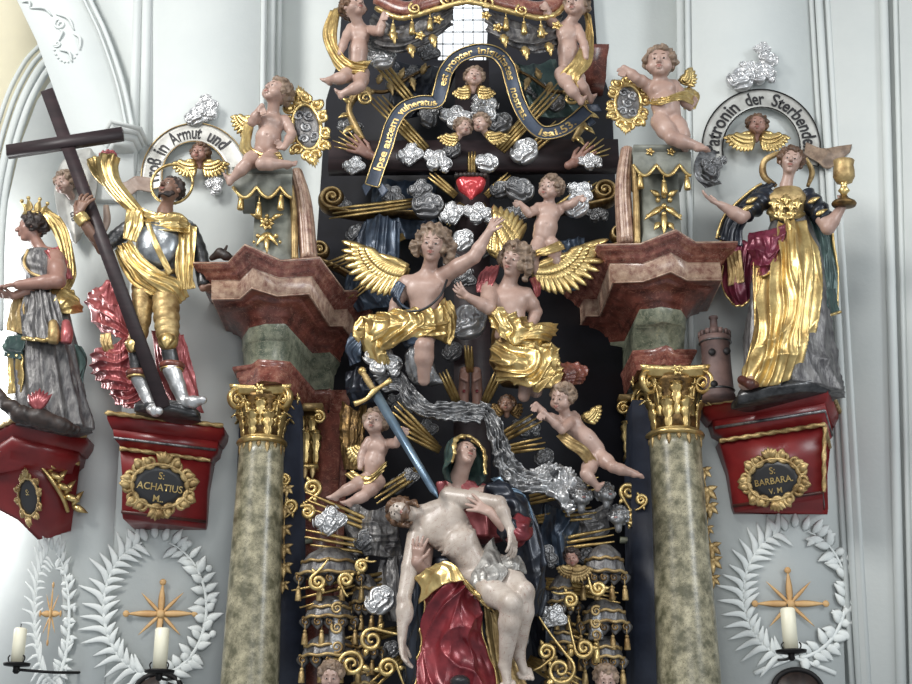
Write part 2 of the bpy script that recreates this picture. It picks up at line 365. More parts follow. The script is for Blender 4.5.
M = dict(
 wall=mat('white_plaster', srgb(196, 201, 199), srgb(203, 207, 204), rough=.8, ns=1.2, bump=.12, bs=30),
 stucco=mat('stucco', srgb(204, 208, 206), srgb(212, 216, 213), rough=.75, ns=3),
 wallcream=mat('cream_plaster', srgb(232, 224, 196), srgb(224, 216, 190), rough=.8, ns=2),
 gold=mat('gilding', srgb(214, 186, 124), srgb(118, 90, 50), metal=.82, rough=.36, ns=12, bump=.25, bs=60, lo=.3, hi=.78),
 goldb=mat('bright_gilding', srgb(232, 206, 142), srgb(146, 114, 64), metal=.82, rough=.31, ns=11, bump=.15, bs=50, lo=.3, hi=.8),
 goldm=mat('matt_gilding', srgb(200, 174, 122), srgb(124, 98, 60), metal=.55, rough=.45, ns=10, bump=.3, bs=60),
 golddk=mat('aged_gilding', srgb(140, 112, 70), srgb(60, 45, 30), metal=.8, rough=.42, ns=12, bump=.3, bs=60),
 silver=mat('silver_leaf', srgb(232, 232, 232), srgb(160, 160, 160), metal=.75, rough=.3, ns=9, bump=.3, bs=60, lo=.3, hi=.75),
 clothsil=mat('silvered_linen', srgb(190, 188, 182), srgb(120, 116, 112), metal=.45, rough=.38, ns=12, bump=.3, bs=50),
 silverdk=mat('tarnished_silver', srgb(166, 166, 166), srgb(84, 84, 86), metal=.7, rough=.36, ns=14, bump=.4, bs=60),
 pewter=mat('grey_silvered_cloth', srgb(124, 122, 120), srgb(70, 68, 70), metal=.45, rough=.42, ns=26, bump=.5, bs=60, lo=.35, hi=.65, stretch=(1, 1, .35)),
 flesh=mat('painted_flesh', srgb(182, 154, 141), srgb(156, 126, 113), rough=.42, ns=5, coat=.15),
 fleshdk=mat('dusky_flesh', srgb(160, 122, 108), srgb(134, 98, 86), rough=.42, ns=6, coat=.15),
 fleshpale=mat('pallid_flesh', srgb(196, 184, 172), srgb(164, 150, 138), rough=.4, ns=7, coat=.2, vein=srgb(130, 78, 66), veinw=.006, vs=1.5),
 fleshbr=mat('brown_flesh', srgb(140, 106, 88), srgb(108, 80, 66), rough=.42, ns=6),
 fleshgrey=mat('greyed_flesh', srgb(176, 156, 142), srgb(144, 124, 112), rough=.45, ns=6),
 hairbr=mat('brown_hair', srgb(112, 82, 58), srgb(60, 42, 32), rough=.45, ns=14),
 hairgrey=mat('ash_hair', srgb(150, 128, 108), srgb(96, 78, 64), rough=.5, ns=14),
 hairdk=mat('dark_hair', srgb(58, 44, 38), srgb(30, 24, 22), rough=.5, ns=14),
 lips=mat('painted_lips', srgb(150, 86, 78), rough=.4), white=mat('eye_white', srgb(226, 220, 210), rough=.25), iris=mat('dark_iris', srgb(40, 28, 24), rough=.2),
 red=mat('red_glaze', srgb(142, 50, 56), srgb(96, 28, 36), metal=.35, rough=.34, ns=8, coat=.3),
 redlt=mat('rose_glaze', srgb(178, 96, 96), srgb(132, 58, 62), metal=.35, rough=.34, ns=8, coat=.3),
 purple=mat('wine_glaze', srgb(120, 40, 62), srgb(86, 26, 44), metal=.35, rough=.36, ns=8, coat=.3),
 blue=mat('blue_glaze', srgb(62, 76, 92), srgb(34, 42, 56), metal=.45, rough=.36, ns=8, coat=.3),
 navy=mat('navy_cloth', srgb(34, 40, 52), srgb(18, 22, 30), metal=.4, rough=.36, ns=8, coat=.2),
 green=mat('green_glaze', srgb(66, 88, 82), srgb(38, 56, 56), metal=.35, rough=.4, ns=8, coat=.2),
 heart=mat('red_heart', srgb(214, 74, 76), srgb(170, 40, 48), metal=.3, rough=.22, ns=10, coat=.5),
 wood=mat('dark_cross_wood', srgb(52, 38, 40), srgb(36, 26, 28), rough=.5, ns=3, stretch=(1, 1, 8)),
 woodbk=mat('black_wood', srgb(24, 20, 22), srgb(14, 12, 14), rough=.6, ns=3),
 niche=mat('dark_niche_paint', srgb(30, 30, 38), srgb(18, 17, 22), rough=.6, ns=3),
 bluebd=mat('blue_painted_board', srgb(44, 50, 64), srgb(28, 32, 44), rough=.45, ns=4, bump=.1),
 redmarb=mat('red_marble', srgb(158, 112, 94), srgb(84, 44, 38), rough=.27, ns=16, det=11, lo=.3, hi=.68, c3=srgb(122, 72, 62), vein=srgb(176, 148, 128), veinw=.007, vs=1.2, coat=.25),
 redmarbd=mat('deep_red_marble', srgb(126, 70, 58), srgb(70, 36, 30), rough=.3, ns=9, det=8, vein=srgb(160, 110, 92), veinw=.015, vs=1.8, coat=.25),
 pinkmarb=mat('pink_marble', srgb(190, 162, 140), srgb(122, 84, 72), rough=.3, ns=18, det=10, vein=srgb(204, 184, 164), veinw=.008, vs=1.2, coat=.2),
 greenmarb=mat('green_marble', srgb(136, 138, 118), srgb(72, 80, 66), rough=.34, ns=14, det=8, vein=srgb(160, 156, 134), veinw=.015, vs=1.5, coat=.2),
 column=mat('olive_scagliola', srgb(178, 170, 142), srgb(92, 90, 70), rough=.33, ns=13, det=11, lo=.32, hi=.62, vein=srgb(70, 64, 46), veinw=.02, vs=2.4, coat=.25),
 greymarb=mat('grey_green_paint', srgb(140, 142, 132), srgb(100, 102, 94), rough=.5, ns=6, det=6),
 redpaint=mat('red_lacquer', srgb(128, 34, 34), srgb(104, 24, 26), rough=.36, ns=3, coat=.15),
 brownpaint=mat('brown_lacquer', srgb(88, 46, 36), srgb(60, 30, 26), rough=.4, ns=4),
 black=mat('black_panel', srgb(38, 38, 40), srgb(28, 28, 30), rough=.4, ns=4),
 ironm=mat('black_iron', srgb(28, 26, 26), srgb(18, 16, 16), metal=.5, rough=.5),
 wax=mat('candle_wax', srgb(236, 232, 210), srgb(228, 222, 196), rough=.4, ns=3),
 cream=mat('scroll_ivory', srgb(192, 192, 186), srgb(160, 158, 152), metal=.4, rough=.42, ns=6),
 ink=mat('black_lettering', srgb(28, 26, 28), rough=.5),
 ochre=mat('ochre_paint', srgb(206, 170, 118), srgb(184, 142, 92), rough=.55, ns=8),
 steel=mat('silvered_armour', srgb(176, 180, 182), srgb(96, 100, 104), metal=.8, rough=.3, ns=8, bump=.2, bs=40),
 armour=mat('dark_armour', srgb(104, 104, 104), srgb(54, 54, 56), metal=.75, rough=.35, ns=10, bump=.25, bs=50),
 blade=mat('blue_blade', srgb(136, 158, 176), srgb(98, 120, 140), metal=.6, rough=.3, ns=5),
 scrollblue=mat('slate_blue_banner', srgb(68, 78, 94), srgb(46, 54, 68), metal=.2, rough=.4, ns=6),
 brick=mat('tower_paint', srgb(112, 88, 82), srgb(74, 58, 56), rough=.6, ns=6),
)
def glass_mat():
    m = bpy.data.materials.new('bright_window'); m.use_nodes = True; nt = m.node_tree; b = nt.nodes['Principled BSDF']
    b.inputs['Emission Color'].default_value = (.93, .97, 1, 1); b.inputs['Emission Strength'].default_value = 1.3; b.inputs['Base Color'].default_value = (.8, .85, .9, 1); return m
M['window'] = glass_mat()
# ---------------------------------------------------------------- figures
def head_sdf(s, c, R, r, baby=False, jaw=1.0, ears=True):
    L = lambda x, y, z: np.asarray(c)+(R[0]*x+R[1]*y+R[2]*z)*r
    k = .14*r
    s.ell(L(0, -.12, .2), (.76*r, .88*r, .8*r), R, k)
    if baby:
        s.ell(L(0, .12, -.22), (.68*r, .62*r, .62*r), R, k)
        for x in (-1, 1): s.ell(L(.38*x, .36, -.34), .33*r, R, k)
        s.ell(L(0, .42, -.7), (.26*r, .26*r, .2*r), R, k)
    else:
        s.ell(L(0, .1, -.25), (.6*r*jaw, .66*r, .72*r), R, k)
        for x in (-1, 1): s.ell(L(.33*x, .4, -.2), .25*r, R, k)
        s.ell(L(0, .42, -.82), (.24*r, .24*r, .2*r), R, k)
    s.cap(L(-.36, .62, .2), L(.36, .62, .2), .12*r, k=.1*r)
    for x in (-1, 1): s.ell(L(.27*x, .84, .0), (.2*r, .17*r, .13*r), R, .07*r, 'd')
    for x in (-1, 1): s.ell(L(.27*x, .6, .0), (.19*r, .16*r, .14*r), R, .03*r)
    for x in (-1, 1): s.cap(L(.13*x, .72, .06), L(.42*x, .62, .05), .055*r, k=.03*r)
    nl = .88 if baby else .97
    s.cap(L(0, .72, .12), L(0, nl, -.22), .075*r, .13*r, k=.06*r)
    for x in (-1, 1): s.ell(L(.1*x, nl-.12, -.26), .085*r, R, .04*r)
    s.ell(L(0, .76, -.47), (.2*r, .1*r, .07*r), R, .05*r); s.ell(L(0, .74, -.6), (.17*r, .1*r, .07*r), R, .04*r)
    s.cap(L(-.16, .87, -.535), L(.16, .87, -.535), .028*r, k=.03*r, op='d')
    if ears:
        for x in (-1, 1): s.ell(L(.75*x, -.08, -.08), (.09*r, .17*r, .22*r), R, .05*r)
def face_parts(root, c, R, r, brow='hairbr', mouth=True, looks=(0, 0)):
    L = lambda x, y, z: np.asarray(c)+(R[0]*x+R[1]*y+R[2]*z)*r
    for x in (-1, 1):
        m = ball(L(.27*x, .665, -.01), (.125*r, .11*r, .062*r), 10, R)
        i = ball(L(.27*x+.03*looks[0], .745, -.01+.02*looks[1]), (.074*r, .045*r, .06*r), 8, R)
        m.merge(i, 1); build('eye', m, [M['white'], M['iris']], root)
    for x in (-1, 1):
        build('eyebrow', tube([L(.12*x, .75, .25), L(.28*x, .73, .28), L(.46*x, .6, .19)], [.022*r, .04*r, .018*r], 6, n=7), M[brow], root)
    if mouth:
        m = tube([L(-.2, .75, -.5), L(-.07, .825, -.48), L(0, .825, -.49), L(.07, .825, -.48), L(.2, .75, -.5)], [.01*r, .034*r, .03*r, .034*r, .01*r], 8, n=13)
        m.merge(tube([L(-.16, .76, -.53), L(0, .815, -.58), L(.16, .76, -.53)], [.01*r, .045*r, .01*r], 8, n=11)); build('lips', m, M['lips'], root)
def hair_obj(root, c, R, r, mt='hairbr', length=0, amp=.12, seed=0, bald=0, locks=(), front=.36, h=None):
    """curly cap of hair leaving the face free"""
    L = lambda x, y, z: np.asarray(c)+(R[0]*x+R[1]*y+R[2]*z)*r
    s = SDF(h or max(.55, r*.055)); rng = random.Random(seed)
    s.ell(L(0, -.2, .3), (.8*r, .84*r, .82*r), R, .1*r)
    n = 64
    for i in range(n):
        z = 1-2*(i+.5)/n; a = i*2.39996; q = sqrt(1-z*z); x, y = q*cos(a), q*sin(a)
        if z < -.45-length or y > front+.25*rng.random() and z < .62: continue
        if y > .8: continue
        p = L(x*.8, -.14+y*.86, .24+z*.76)
        s.ell(p, r*(.17+.1*rng.random())*(1-.3*bald), R, .04*r)
    for lk in locks: s.chain([L(*q[:3]) for q in lk], [q[3]*r for q in lk], .08*r)
    # keep the face open
    s.ell(L(0, .98, -.3), (.56*r, .62*r, .78*r), R, .06*r, 'd')
    m = s.mesh(curls(c, amp*r, 3.6/r, seed), amp*r)
    return build('hair', m, M[mt], root)
def hand_sdf(s, w, d, n, L, curl=.35, spread=.2, thumb=1, rf=None, curls_=None):
    """w wrist, d direction, n direction the palm faces, L length; thumb side sign"""
    w = np.asarray(w, float); d = nrm(d); n = nrm(np.asarray(n)-d*np.dot(n, d)); sd = np.cross(d, n)*thumb
    rf = rf or max(.062*L, .55)
    for q in (-.15, -.02, .11): s.cap(w+d*.02*L+sd*q*L*.6, w+d*.44*L+sd*q*L, .1*L, .085*L, k=.06*L)
    for i, (o, ln) in enumerate(((.17, .46), (.055, .52), (-.065, .48), (-.18, .38))):
        cu = (curls_[i] if curls_ else curl); a = spread*(1.5-i)*.5
        dd = nrm(d+sd*a); b = w+d*.42*L+sd*o*L; a1 = cu*.7; p1 = b+(dd*cos(a1)+n*sin(a1))*ln*L*.5; a2 = cu*1.8
        p2 = p1+(dd*cos(a2)+n*sin(a2))*ln*L*.32; a3 = cu*2.6; p3 = p2+(dd*cos(a3)+n*sin(a3))*ln*L*.22
        s.chain([b-dd*.1*L, p1, p2, p3], [rf*1.1, rf, rf*.9, rf*.72], .015*L)
    b = w+d*.12*L+sd*.16*L; p1 = b+nrm(d*.8+sd*.75+n*.25)*.24*L; p2 = p1+nrm(d*1.0+sd*.35+n*.3)*.22*L
    s.chain([b, p1, p2], [rf*1.35, rf*1.1, rf*.8], .03*L)
def foot_sdf(s, a, d, up, L, r):
    """a ankle, d toe direction"""
    a = np.asarray(a, float); d = nrm(d); up = nrm(np.asarray(up)-d*np.dot(up, d)); sd = np.cross(d, up)
    heel = a-d*.2*L-up*.22*L
    s.ell(heel, r*.95, k=r*.6); s.cap(a, a+d*.45*L-up*.25*L, r*.95, r*.62, k=r*.5); s.cap(heel, a+d*.5*L-up*.3*L, r*.7, r*.6, k=r*.4)
    for i, (o, l, q) in enumerate(((-.16, .3, 1.25), (-.05, .27, .95), (.04, .24, .9), (.12, .2, .85), (.19, .15, .8))):
        b = a+d*.45*L-up*.3*L+sd*o*L; s.cap(b, b+d*l*L-up*.02*L, r*.42*q, r*.3*q, k=r*.12)
def limb(s, a, b, c, r, k=None, bulge=None, leg=False):
    """a-b-c joints, r radii at a, mid, b, mid lower, c"""
    a, b, c = (np.asarray(q, float) for q in (a, b, c)); k = k or r[1]*.35
    m1 = a*.5+b*.5; m2 = b*.68+c*.32
    if leg:
        t = nrm(c-b); back = nrm((b-a)/np.linalg.norm(b-a)-t*np.dot((b-a)/np.linalg.norm(b-a), t)+1e-6)
        m2 = m2+back*r[3]*.12
    s.chain([a, m1, b], [r[0], r[1], r[2]], k); s.chain([b, m2, c], [r[2], r[3], r[4]], k)
def torso_sdf(s, shl, shr, pel, W, D, hipw, putto=False, muscled=False, breast=False):
    """shoulder points (picture left, right), pelvis centre; W half width between shoulders, D depth scale"""
    shl, shr, pel = (np.asarray(q, float) for q in (shl, shr, pel)); n = (shl+shr)/2; u = nrm(n-pel); L = np.linalg.norm(n-pel)
    x = nrm(shr-shl); x = nrm(x-u*np.dot(x, u)); f = np.cross(x, u); R = np.array([x, f, u]); k = W*.3
    G = lambda a, b, c: n+x*a*W+f*b*W*D-u*c*L
    if putto:
        s.ell(G(0, 0, .2), (W*.98, W*.82*D, L*.34), R, k); s.ell(G(0, .14, .62), (W*.98, W*.92*D, L*.36), R, k); s.ell(G(0, -.02, .9), (hipw*1.02, W*.85*D, L*.24), R, k)
        for q in (-1, 1): s.ell(G(.42*q, .5, .2), (W*.4, W*.3, L*.14), R, k*.5); s.cap(n, G(.95*q, 0, .03), W*.34, W*.3, k=k)
        s.ell(G(0, 1.02*1.02, .66), .08*W, k=.08*W, op='d')
    else:
        s.ell(G(0, 0, .26), (W*.86, W*.62*D, L*.36), R, k); s.ell(G(0, .04, .64), (hipw*.9, W*.5*D, L*.3), R, k); s.ell(G(0, 0, .92), (hipw, W*.58*D, L*.2), R, k)
        for q in (-1, 1):
            s.cap(G(.1*q, 0, -.03), G(.92*q, 0, .04), W*.24, W*.27, k=k); s.ell(G(.4*q, .4 if breast else .32, .2), (W*.44, W*.22*D, L*.17), R, k*.9)
            if breast: s.ell(G(.4*q, .62, .28), W*.28, R, k*.4)
        if muscled:
            for q in (-1, 1):
                for j in range(3): s.ell(G(.17*q, .56, .48+.13*j), (W*.17, W*.13, L*.065), R, k*.12)
                for j in range(4): s.cap(G(.75*q, .3, .3+.07*j), G(.34*q, .54, .36+.075*j), W*.03, W*.03, k=k*.3)
            s.cap(G(-.6, .62, .53), G(0, .62, .4), W*.05, k=k*.15); s.cap(G(.6, .62, .53), G(0, .62, .4), W*.05, k=k*.15)
    return R, L
def putto(name, label, cat, at, hd, shl, shr, pel, arms, legs, skin='flesh', sc=1.0, hair='hairgrey', seed=0, h=.85, group=None, headr=None, hairk=None, W=None):
    """chubby winged boy. hd=(x,y,d,r,yaw,pitch,roll); arms=[(elbow, wrist, (handdir dx,dy,dd), thumb)...] left,right; legs=[(hip, knee, ankle, (toe dir))]"""
    root = thing(name, P(*at), label, cat, group)
    q = S(*hd[:3]); r = hd[3]*q; R = hdir(*hd[4:7]); hc = P(*hd[:3]); s = SDF(h)
    L = P(*shl); Rr = P(*shr); Pl = P(*pel); Wd = W or np.linalg.norm(Rr-L)/2*1.05; u = r
    torso_sdf(s, L, Rr, Pl, Wd, 1.0, Wd*.9, putto=True)
    nk = (L+Rr)/2; s.cap(nk, hc-R[2]*r*.55-R[1]*.15*r, r*.42, r*.4, k=r*.2)
    head_sdf(s, hc, R, r, baby=True)
    for i, a in enumerate(arms):
        if a is None: continue
        sh = (L, Rr)[i]; el, wr = P(*a[0]), P(*a[1]); limb(s, sh, el, wr, [.36*u, .36*u, .29*u, .31*u, .19*u], k=.12*u)
        if len(a) > 2 and a[2] is not None:
            d = V3(a[2][0], -a[2][2], -a[2][1]); hand_sdf(s, wr, d, a[4] if len(a) > 4 else V3(0, -1, -.3), .8*u, curl=.35, thumb=a[3] if len(a) > 3 else 1, rf=max(.075*u, .6))
    for i, a in enumerate(legs):
        if a is None: continue
        hp, kn, an = P(*a[0]), P(*a[1]), P(*a[2]); limb(s, hp, kn, an, [.56*u, .54*u, .4*u, .4*u, .23*u], k=.16*u, leg=True)
        if len(a) > 3 and a[3] is not None:
            d = V3(a[3][0], -a[3][2], -a[3][1]); t = nrm(an-kn); upv = -t if abs(np.dot(nrm(d), t)) < .9 else nrm(hp-kn)
            foot_sdf(s, an, d, upv, .72*u, .21*u)
    build('body', s.mesh(), M[skin], root)
    face_parts(root, hc, R, r, brow='hairbr'); hair_obj(root, hc, R, r, hair, seed=seed, **(hairk or {}))
    return root
def wing(root, a, tips, w, mt='goldb', n=None, name='wing', up=(0, -1, .1), cov=True):
    """wing with its root at a (u); tips = list of feather tips from first to last; feathers start along the arm"""
    m = MB(); rng = random.Random(len(tips)); a = np.asarray(a, float); arm = nrm(tips[0]-a)*np.linalg.norm(tips[0]-a)*.42
    N = len(tips)
    for i, t in enumerate(tips):
        b = a+arm*(1-i/max(1, N-1)); m.merge(leaf(b-V3(0, .12*i, 0), t-V3(0, .35*i, 0), w*1.05, up, curl=.05, n=12, blunt=True))
    if cov:
        for row, (f0, f1) in enumerate(((.4, .78), (.22, .58), (.05, .4))):
            K_ = int(N*1.35)
            for i in range(K_):
                q = (i+.5*(row % 2))/K_*(N-1); i0 = min(int(q), N-2); t = tips[i0]+(tips[i0+1]-tips[i0])*(q-i0); b = a+arm*(1-q/(N-1))*1.02
                m.merge(leaf(b+(t-b)*f0-V3(0, 1.2+1.5*row, 0), b+(t-b)*f1-V3(0, 2.4+1.5*row, 0), w*1.0, up, curl=.06, n=8, blunt=True))
        m.merge(tube([a, a+arm*.5-V3(0, 2.5, 0), a+arm*1.08-V3(0, 1.2, 0)], [w*.9, w*1.0, w*.6], 10, n=10, disp=lambda A, T: .18*np.sin(T*40)*np.cos(A*3)))
    return build(name, m, M[mt], root)
def fan(a, a0, a1, l0, l1, n, d=0):
    """feather tips around photo point a: angles in degrees (0 right, 90 up), lengths px"""
    return [P(a[0]+(l0+(l1-l0)*i/(n-1))*cos(radians(a0+(a1-a0)*i/(n-1))), a[1]-(l0+(l1-l0)*i/(n-1))*sin(radians(a0+(a1-a0)*i/(n-1))), a[2]+d) for i in range(n)]
def halo_rays(): pass
# ---------------------------------------------------------------- camera, light
cd = bpy.data.cameras.new('camera'); cam = bpy.data.objects.new('camera', cd); C.objects.link(cam)
cd.sensor_width = 36; cd.lens = F/912*36; cam.location = CAM*K; cam.rotation_euler = (radians(90)+TH, 0, 0); cd.clip_end = 200
bpy.context.scene.camera = cam
sc_ = bpy.context.scene; sc_.view_settings.view_transform = 'Standard'; sc_.view_settings.look = 'None'; sc_.view_settings.gamma = 1; sc_.view_settings.exposure = 0.0
w = bpy.data.worlds.new('world'); sc_.world = w; w.use_nodes = True
bg = w.node_tree.nodes['Background']; bg.inputs[0].default_value = (.86, .93, 1, 1); bg.inputs[1].default_value = .42
def area(name, loc, tgt, sx, sy, e, col=(1, 1, 1)):
    l = bpy.data.lights.new(name, 'AREA'); l.shape = 'RECTANGLE'; l.size = sx; l.size_y = sy; l.energy = e; l.color = col
    o = bpy.data.objects.new(name, l); C.objects.link(o); o.location = loc
    from mathutils import Vector
    o.rotation_euler = (Vector(tgt)-Vector(loc)).to_track_quat('-Z', 'Y').to_euler(); return o
area('assumed_key_light', (-6.5, -6.5, 9.5), (0, 0, 4.5), 2.0, 4.2, 800, (1, .985, .96))  # added key lamp, upper left direction assumed from the shadows; no known window
area('right_side_light', (8, -8, 7), (0, 0, 4.5), 2.5, 4, 400, (.93, .97, 1))  # side lamp added for highlights on the gilding, no known window there
area('added_chapel_light', (-5.6, 1.9, 5.2), (-3.9, 3.0, 4.9), 1.0, 2.5, 260, (1, 1, 1))  # lamp added out of view to brighten the chapel wall, its window assumed
area('front_fill_light', (1.5, -14, 2.6), (0, 0, 4), 5, 3, 330, (.97, .98, 1))  # unseen fill lamp added in front to brighten the dark lower walls
area('top_soft_light', (-1, -9, 11), (0, 0, 4.5), 3, 2, 260, (1, .98, .95))  # soft lamp added from above, not a known window
# ---------------------------------------------------------------- helpers for pixels on a level plane
def PZ(x, y, z):
    r = np.array([(x-456)/F, 0, 0]) + UP*(-(y-342)/F) + FW
    return CAM + r*((z-CAM[2])/r[2])
def lev(pts, d0, back=None):
    z = P(*pts[0], d0)[2]; o = [PZ(x, y, z) for x, y in pts]
    if back is not None: o = [V3(o[0][0], -back, z)]+o+[V3(o[-1][0], -back, z)]
    return np.array(o)
def stack(levels, closed=True):
    n = len(levels[0]); v = np.concatenate(levels); k = len(levels)
    return MB().add(v, grid_faces(k, n, wrap_c=closed, flip=False), [list(range(n))[::-1], [(k-1)*n+i for i in range(n)]])
def vert_prism(x0t, x1t, x0b, x1b, d, dback, y0=-30, y1=760):
    """wall pier between slanted picture edges"""
    f = [P(x0t, y0, d), P(x1t, y0, d), P(x1b, y1, d), P(x0b, y1, d)]
    b = [q.copy() for q in f]
    for q in b: q[1] = -dback
    v = np.array(f+b); return MB().add(v, [[0, 3, 2, 1][::-1], [4, 5, 6, 7], [0, 1, 5, 4][::-1], [1, 2, 6, 5][::-1], [2, 3, 7, 6][::-1], [3, 0, 4, 7][::-1]])
# ---------------------------------------------------------------- church walls
WL = -75; WC = -130
struct('wall_back', vert_prism(120, 830, 120, 830, WC, WC-30, y0=-120), M['wall'], smooth=False)
struct('wall_left', vert_prism(134, 262, 97, 250, WL, WC, y0=-120, y1=800), M['wall'], smooth=False)
struct('wall_right', vert_prism(690, 813, 702, 850, WL, WC, y0=-120, y1=800), M['wall'], smooth=False)
m = MB()
for x, w_, d in ((264, 3, 5), (272, 5, -8), (280, 3, -20)): m.merge(tube([P(x, -60, WL+d-6), P(x-8, 760, WL+d-6)], w_, 12))
struct('trim_1', m, M['wall'])
m = MB()
for x, w_, d in ((687, 3, 5), (680, 5, -10)): m.merge(tube([P(x, -60, WL+d-6), P(x+8, 760, WL+d-6)], w_, 12))
struct('trim_2', m, M['wall'])
m = vert_prism(134, 141, 128, 136, WL+7, WL-2, y1=170); m.merge(vert_prism(143, 151, 139, 147, WL+4, WL-2, y1=170)); struct('trim_3', m, M['wall'], smooth=False)
m = MB()
for x0, x1, r, d in ((811, 852, 3, 2), (818, 860, 4.5, 8), (827, 868, 3, 12)): m.merge(tube([P(x0-3, -60, WL+d), P(x1+4, 740, WL+d)], r, 12))
struct('trim_4', m, M['wall'])
struct('wall_right_pier', vert_prism(826, 990, 868, 1000, WL+14, WC, y1=800), M['wall'], smooth=False)
m = MB()
for x0, x1, r, d in ((882, 903, 5, 20), (894, 914, 3, 26)): m.merge(tube([P(x0, -60, WL+d), P(x1, 740, WL+d)], r, 12))
m.merge(vert_prism(900, 1000, 920, 1010, WL+34, WL, y1=800)); struct('trim_5', m, M['wall'], smooth=False)
# left bay: pier shaft, arch band, arch reveal, the bright chapel wall behind
struct('wall_left_pier', prism([(58, 170), (134, 150), (134, 200), (97, 800), (68, 800), (60, 500)], WC, WL+2), M['wall'], smooth=False)
ab = [(30, -60), (44, -10), (24, 8), (40, 40), (58, 90), (68, 132), (80, 180), (134, 180), (133, 135), (122, 84), (104, 34), (84, -10), (60, -60)]
struct('wall_arch_band', prism([(30, -60), (14, -6), (36, 40), (56, 96), (70, 150), (80, 200), (135, 200), (133, 135), (122, 84), (104, 34), (84, -10), (60, -60)], WC-10, WL+10, bev=2), M['wall'], smooth=False)
struct('wall_arch_spandrel', prism([(60, -90), (84, -10), (104, 34), (122, 84), (134, 150), (152, 150), (152, -90)], WC, WL+1.5), M['wall'], smooth=False)
m = MB()
for k, (o, r) in enumerate(((0, 2.6), (-6, 1.6))): m.merge(tube([P(x+o, y, WL+12) for x, y in ((70, -60), (86, -10), (106, 34), (123, 84), (133, 130))], r, 10, n=30))
struct('trim_6', m, M['wall'])
m = MB()
for o, r, d in ((0, 4, -20), (8, 5, -26), (17, 3, -32), (25, 3, -40)):
    m.merge(tube([P(x-o*.8, y-o*.5, WC+d) for x, y in ((60, 58), (44, 76), (26, 112), (10, 168), (2, 230), (0, 330))], r, 10, n=40))
struct('trim_7', m, M['wall'])
struct('wall_chapel', prism([(-60, 40), (90, 40), (90, 800), (-60, 800)], WC-330, WC-320), M['stucco'], smooth=False)
struct('ceiling_vault', prism([(-60, -80), (24, -40), (36, 40), (48, 62), (30, 88), (14, 130), (0, 190), (-30, 260), (-60, 300)], WC-70, WC-40), M['wallcream'], smooth=False)
m = MB()
for i, (a, b) in enumerate((((22, 2), (30, 8)), ((30, 8), (52, 16)), ((56, 14), (74, 30)), ((60, 30), (58, 42)), ((74, 34), (80, 50)), ((60, 50), (72, 62)))):
    m.merge(tube([P(*a, WL+11), P((a[0]+b[0])/2+3, (a[1]+b[1])/2-4, WL+13), P(*b, WL+11)], [1, 1.6, .8], 8, n=8))
m.merge(tube(spiral(P(60, 24, WL+11), 7, 1.3, EX, EZ, 2, .2, 24), [1, 1.6, 1], 8)); m.merge(tube(spiral(P(57, 44, WL+11), 4, 1.4, EX, EZ, 4, .2, 24), [1, 1.4, 1], 8))
for k in range(10): m.merge(ball(P(66+12*cos(.5+k*.3), 46+16*sin(.5+k*.3), WL+11), (1.3, 1, 1.3), 6))
tag(build('stucco_ornament', m, M['stucco']), 'white stucco scrollwork on the arch band at upper left', 'stucco ornament')
# white impost capital of the pier
cp = [((92, 150), (110, 119), (142, 127)), ((96, 152), (112, 124), (139, 131)), ((98, 154), (113, 131), (137, 136)), ((102, 158), (114, 138), (133, 142)), ((104, 162), (115, 146), (131, 150))]
t = None
m = MB(); L_ = [lev(q, WL-10, WC) for q in cp]
for i in range(4): m.merge(stack([L_[i+1], L_[i]]))
struct('trim_impost', m, M['wall'], smooth=False)
# ---------------------------------------------------------------- altar backing
struct('altar_niche_back', prism([(326, 100), (338, 60), (344, -20), (436, -20), (438, 60), (486, 60), (490, -20), (592, -20), (598, 60), (612, 100), (640, 800), (280, 800)], WC+2, WC+14), M['niche'], smooth=False)
o = bpy.data.objects['altar_niche_back']; del o['kind']; o.name = 'niche_back_panel'; tag(o, 'dark painted back panel of the altar behind all the figures', 'panel')
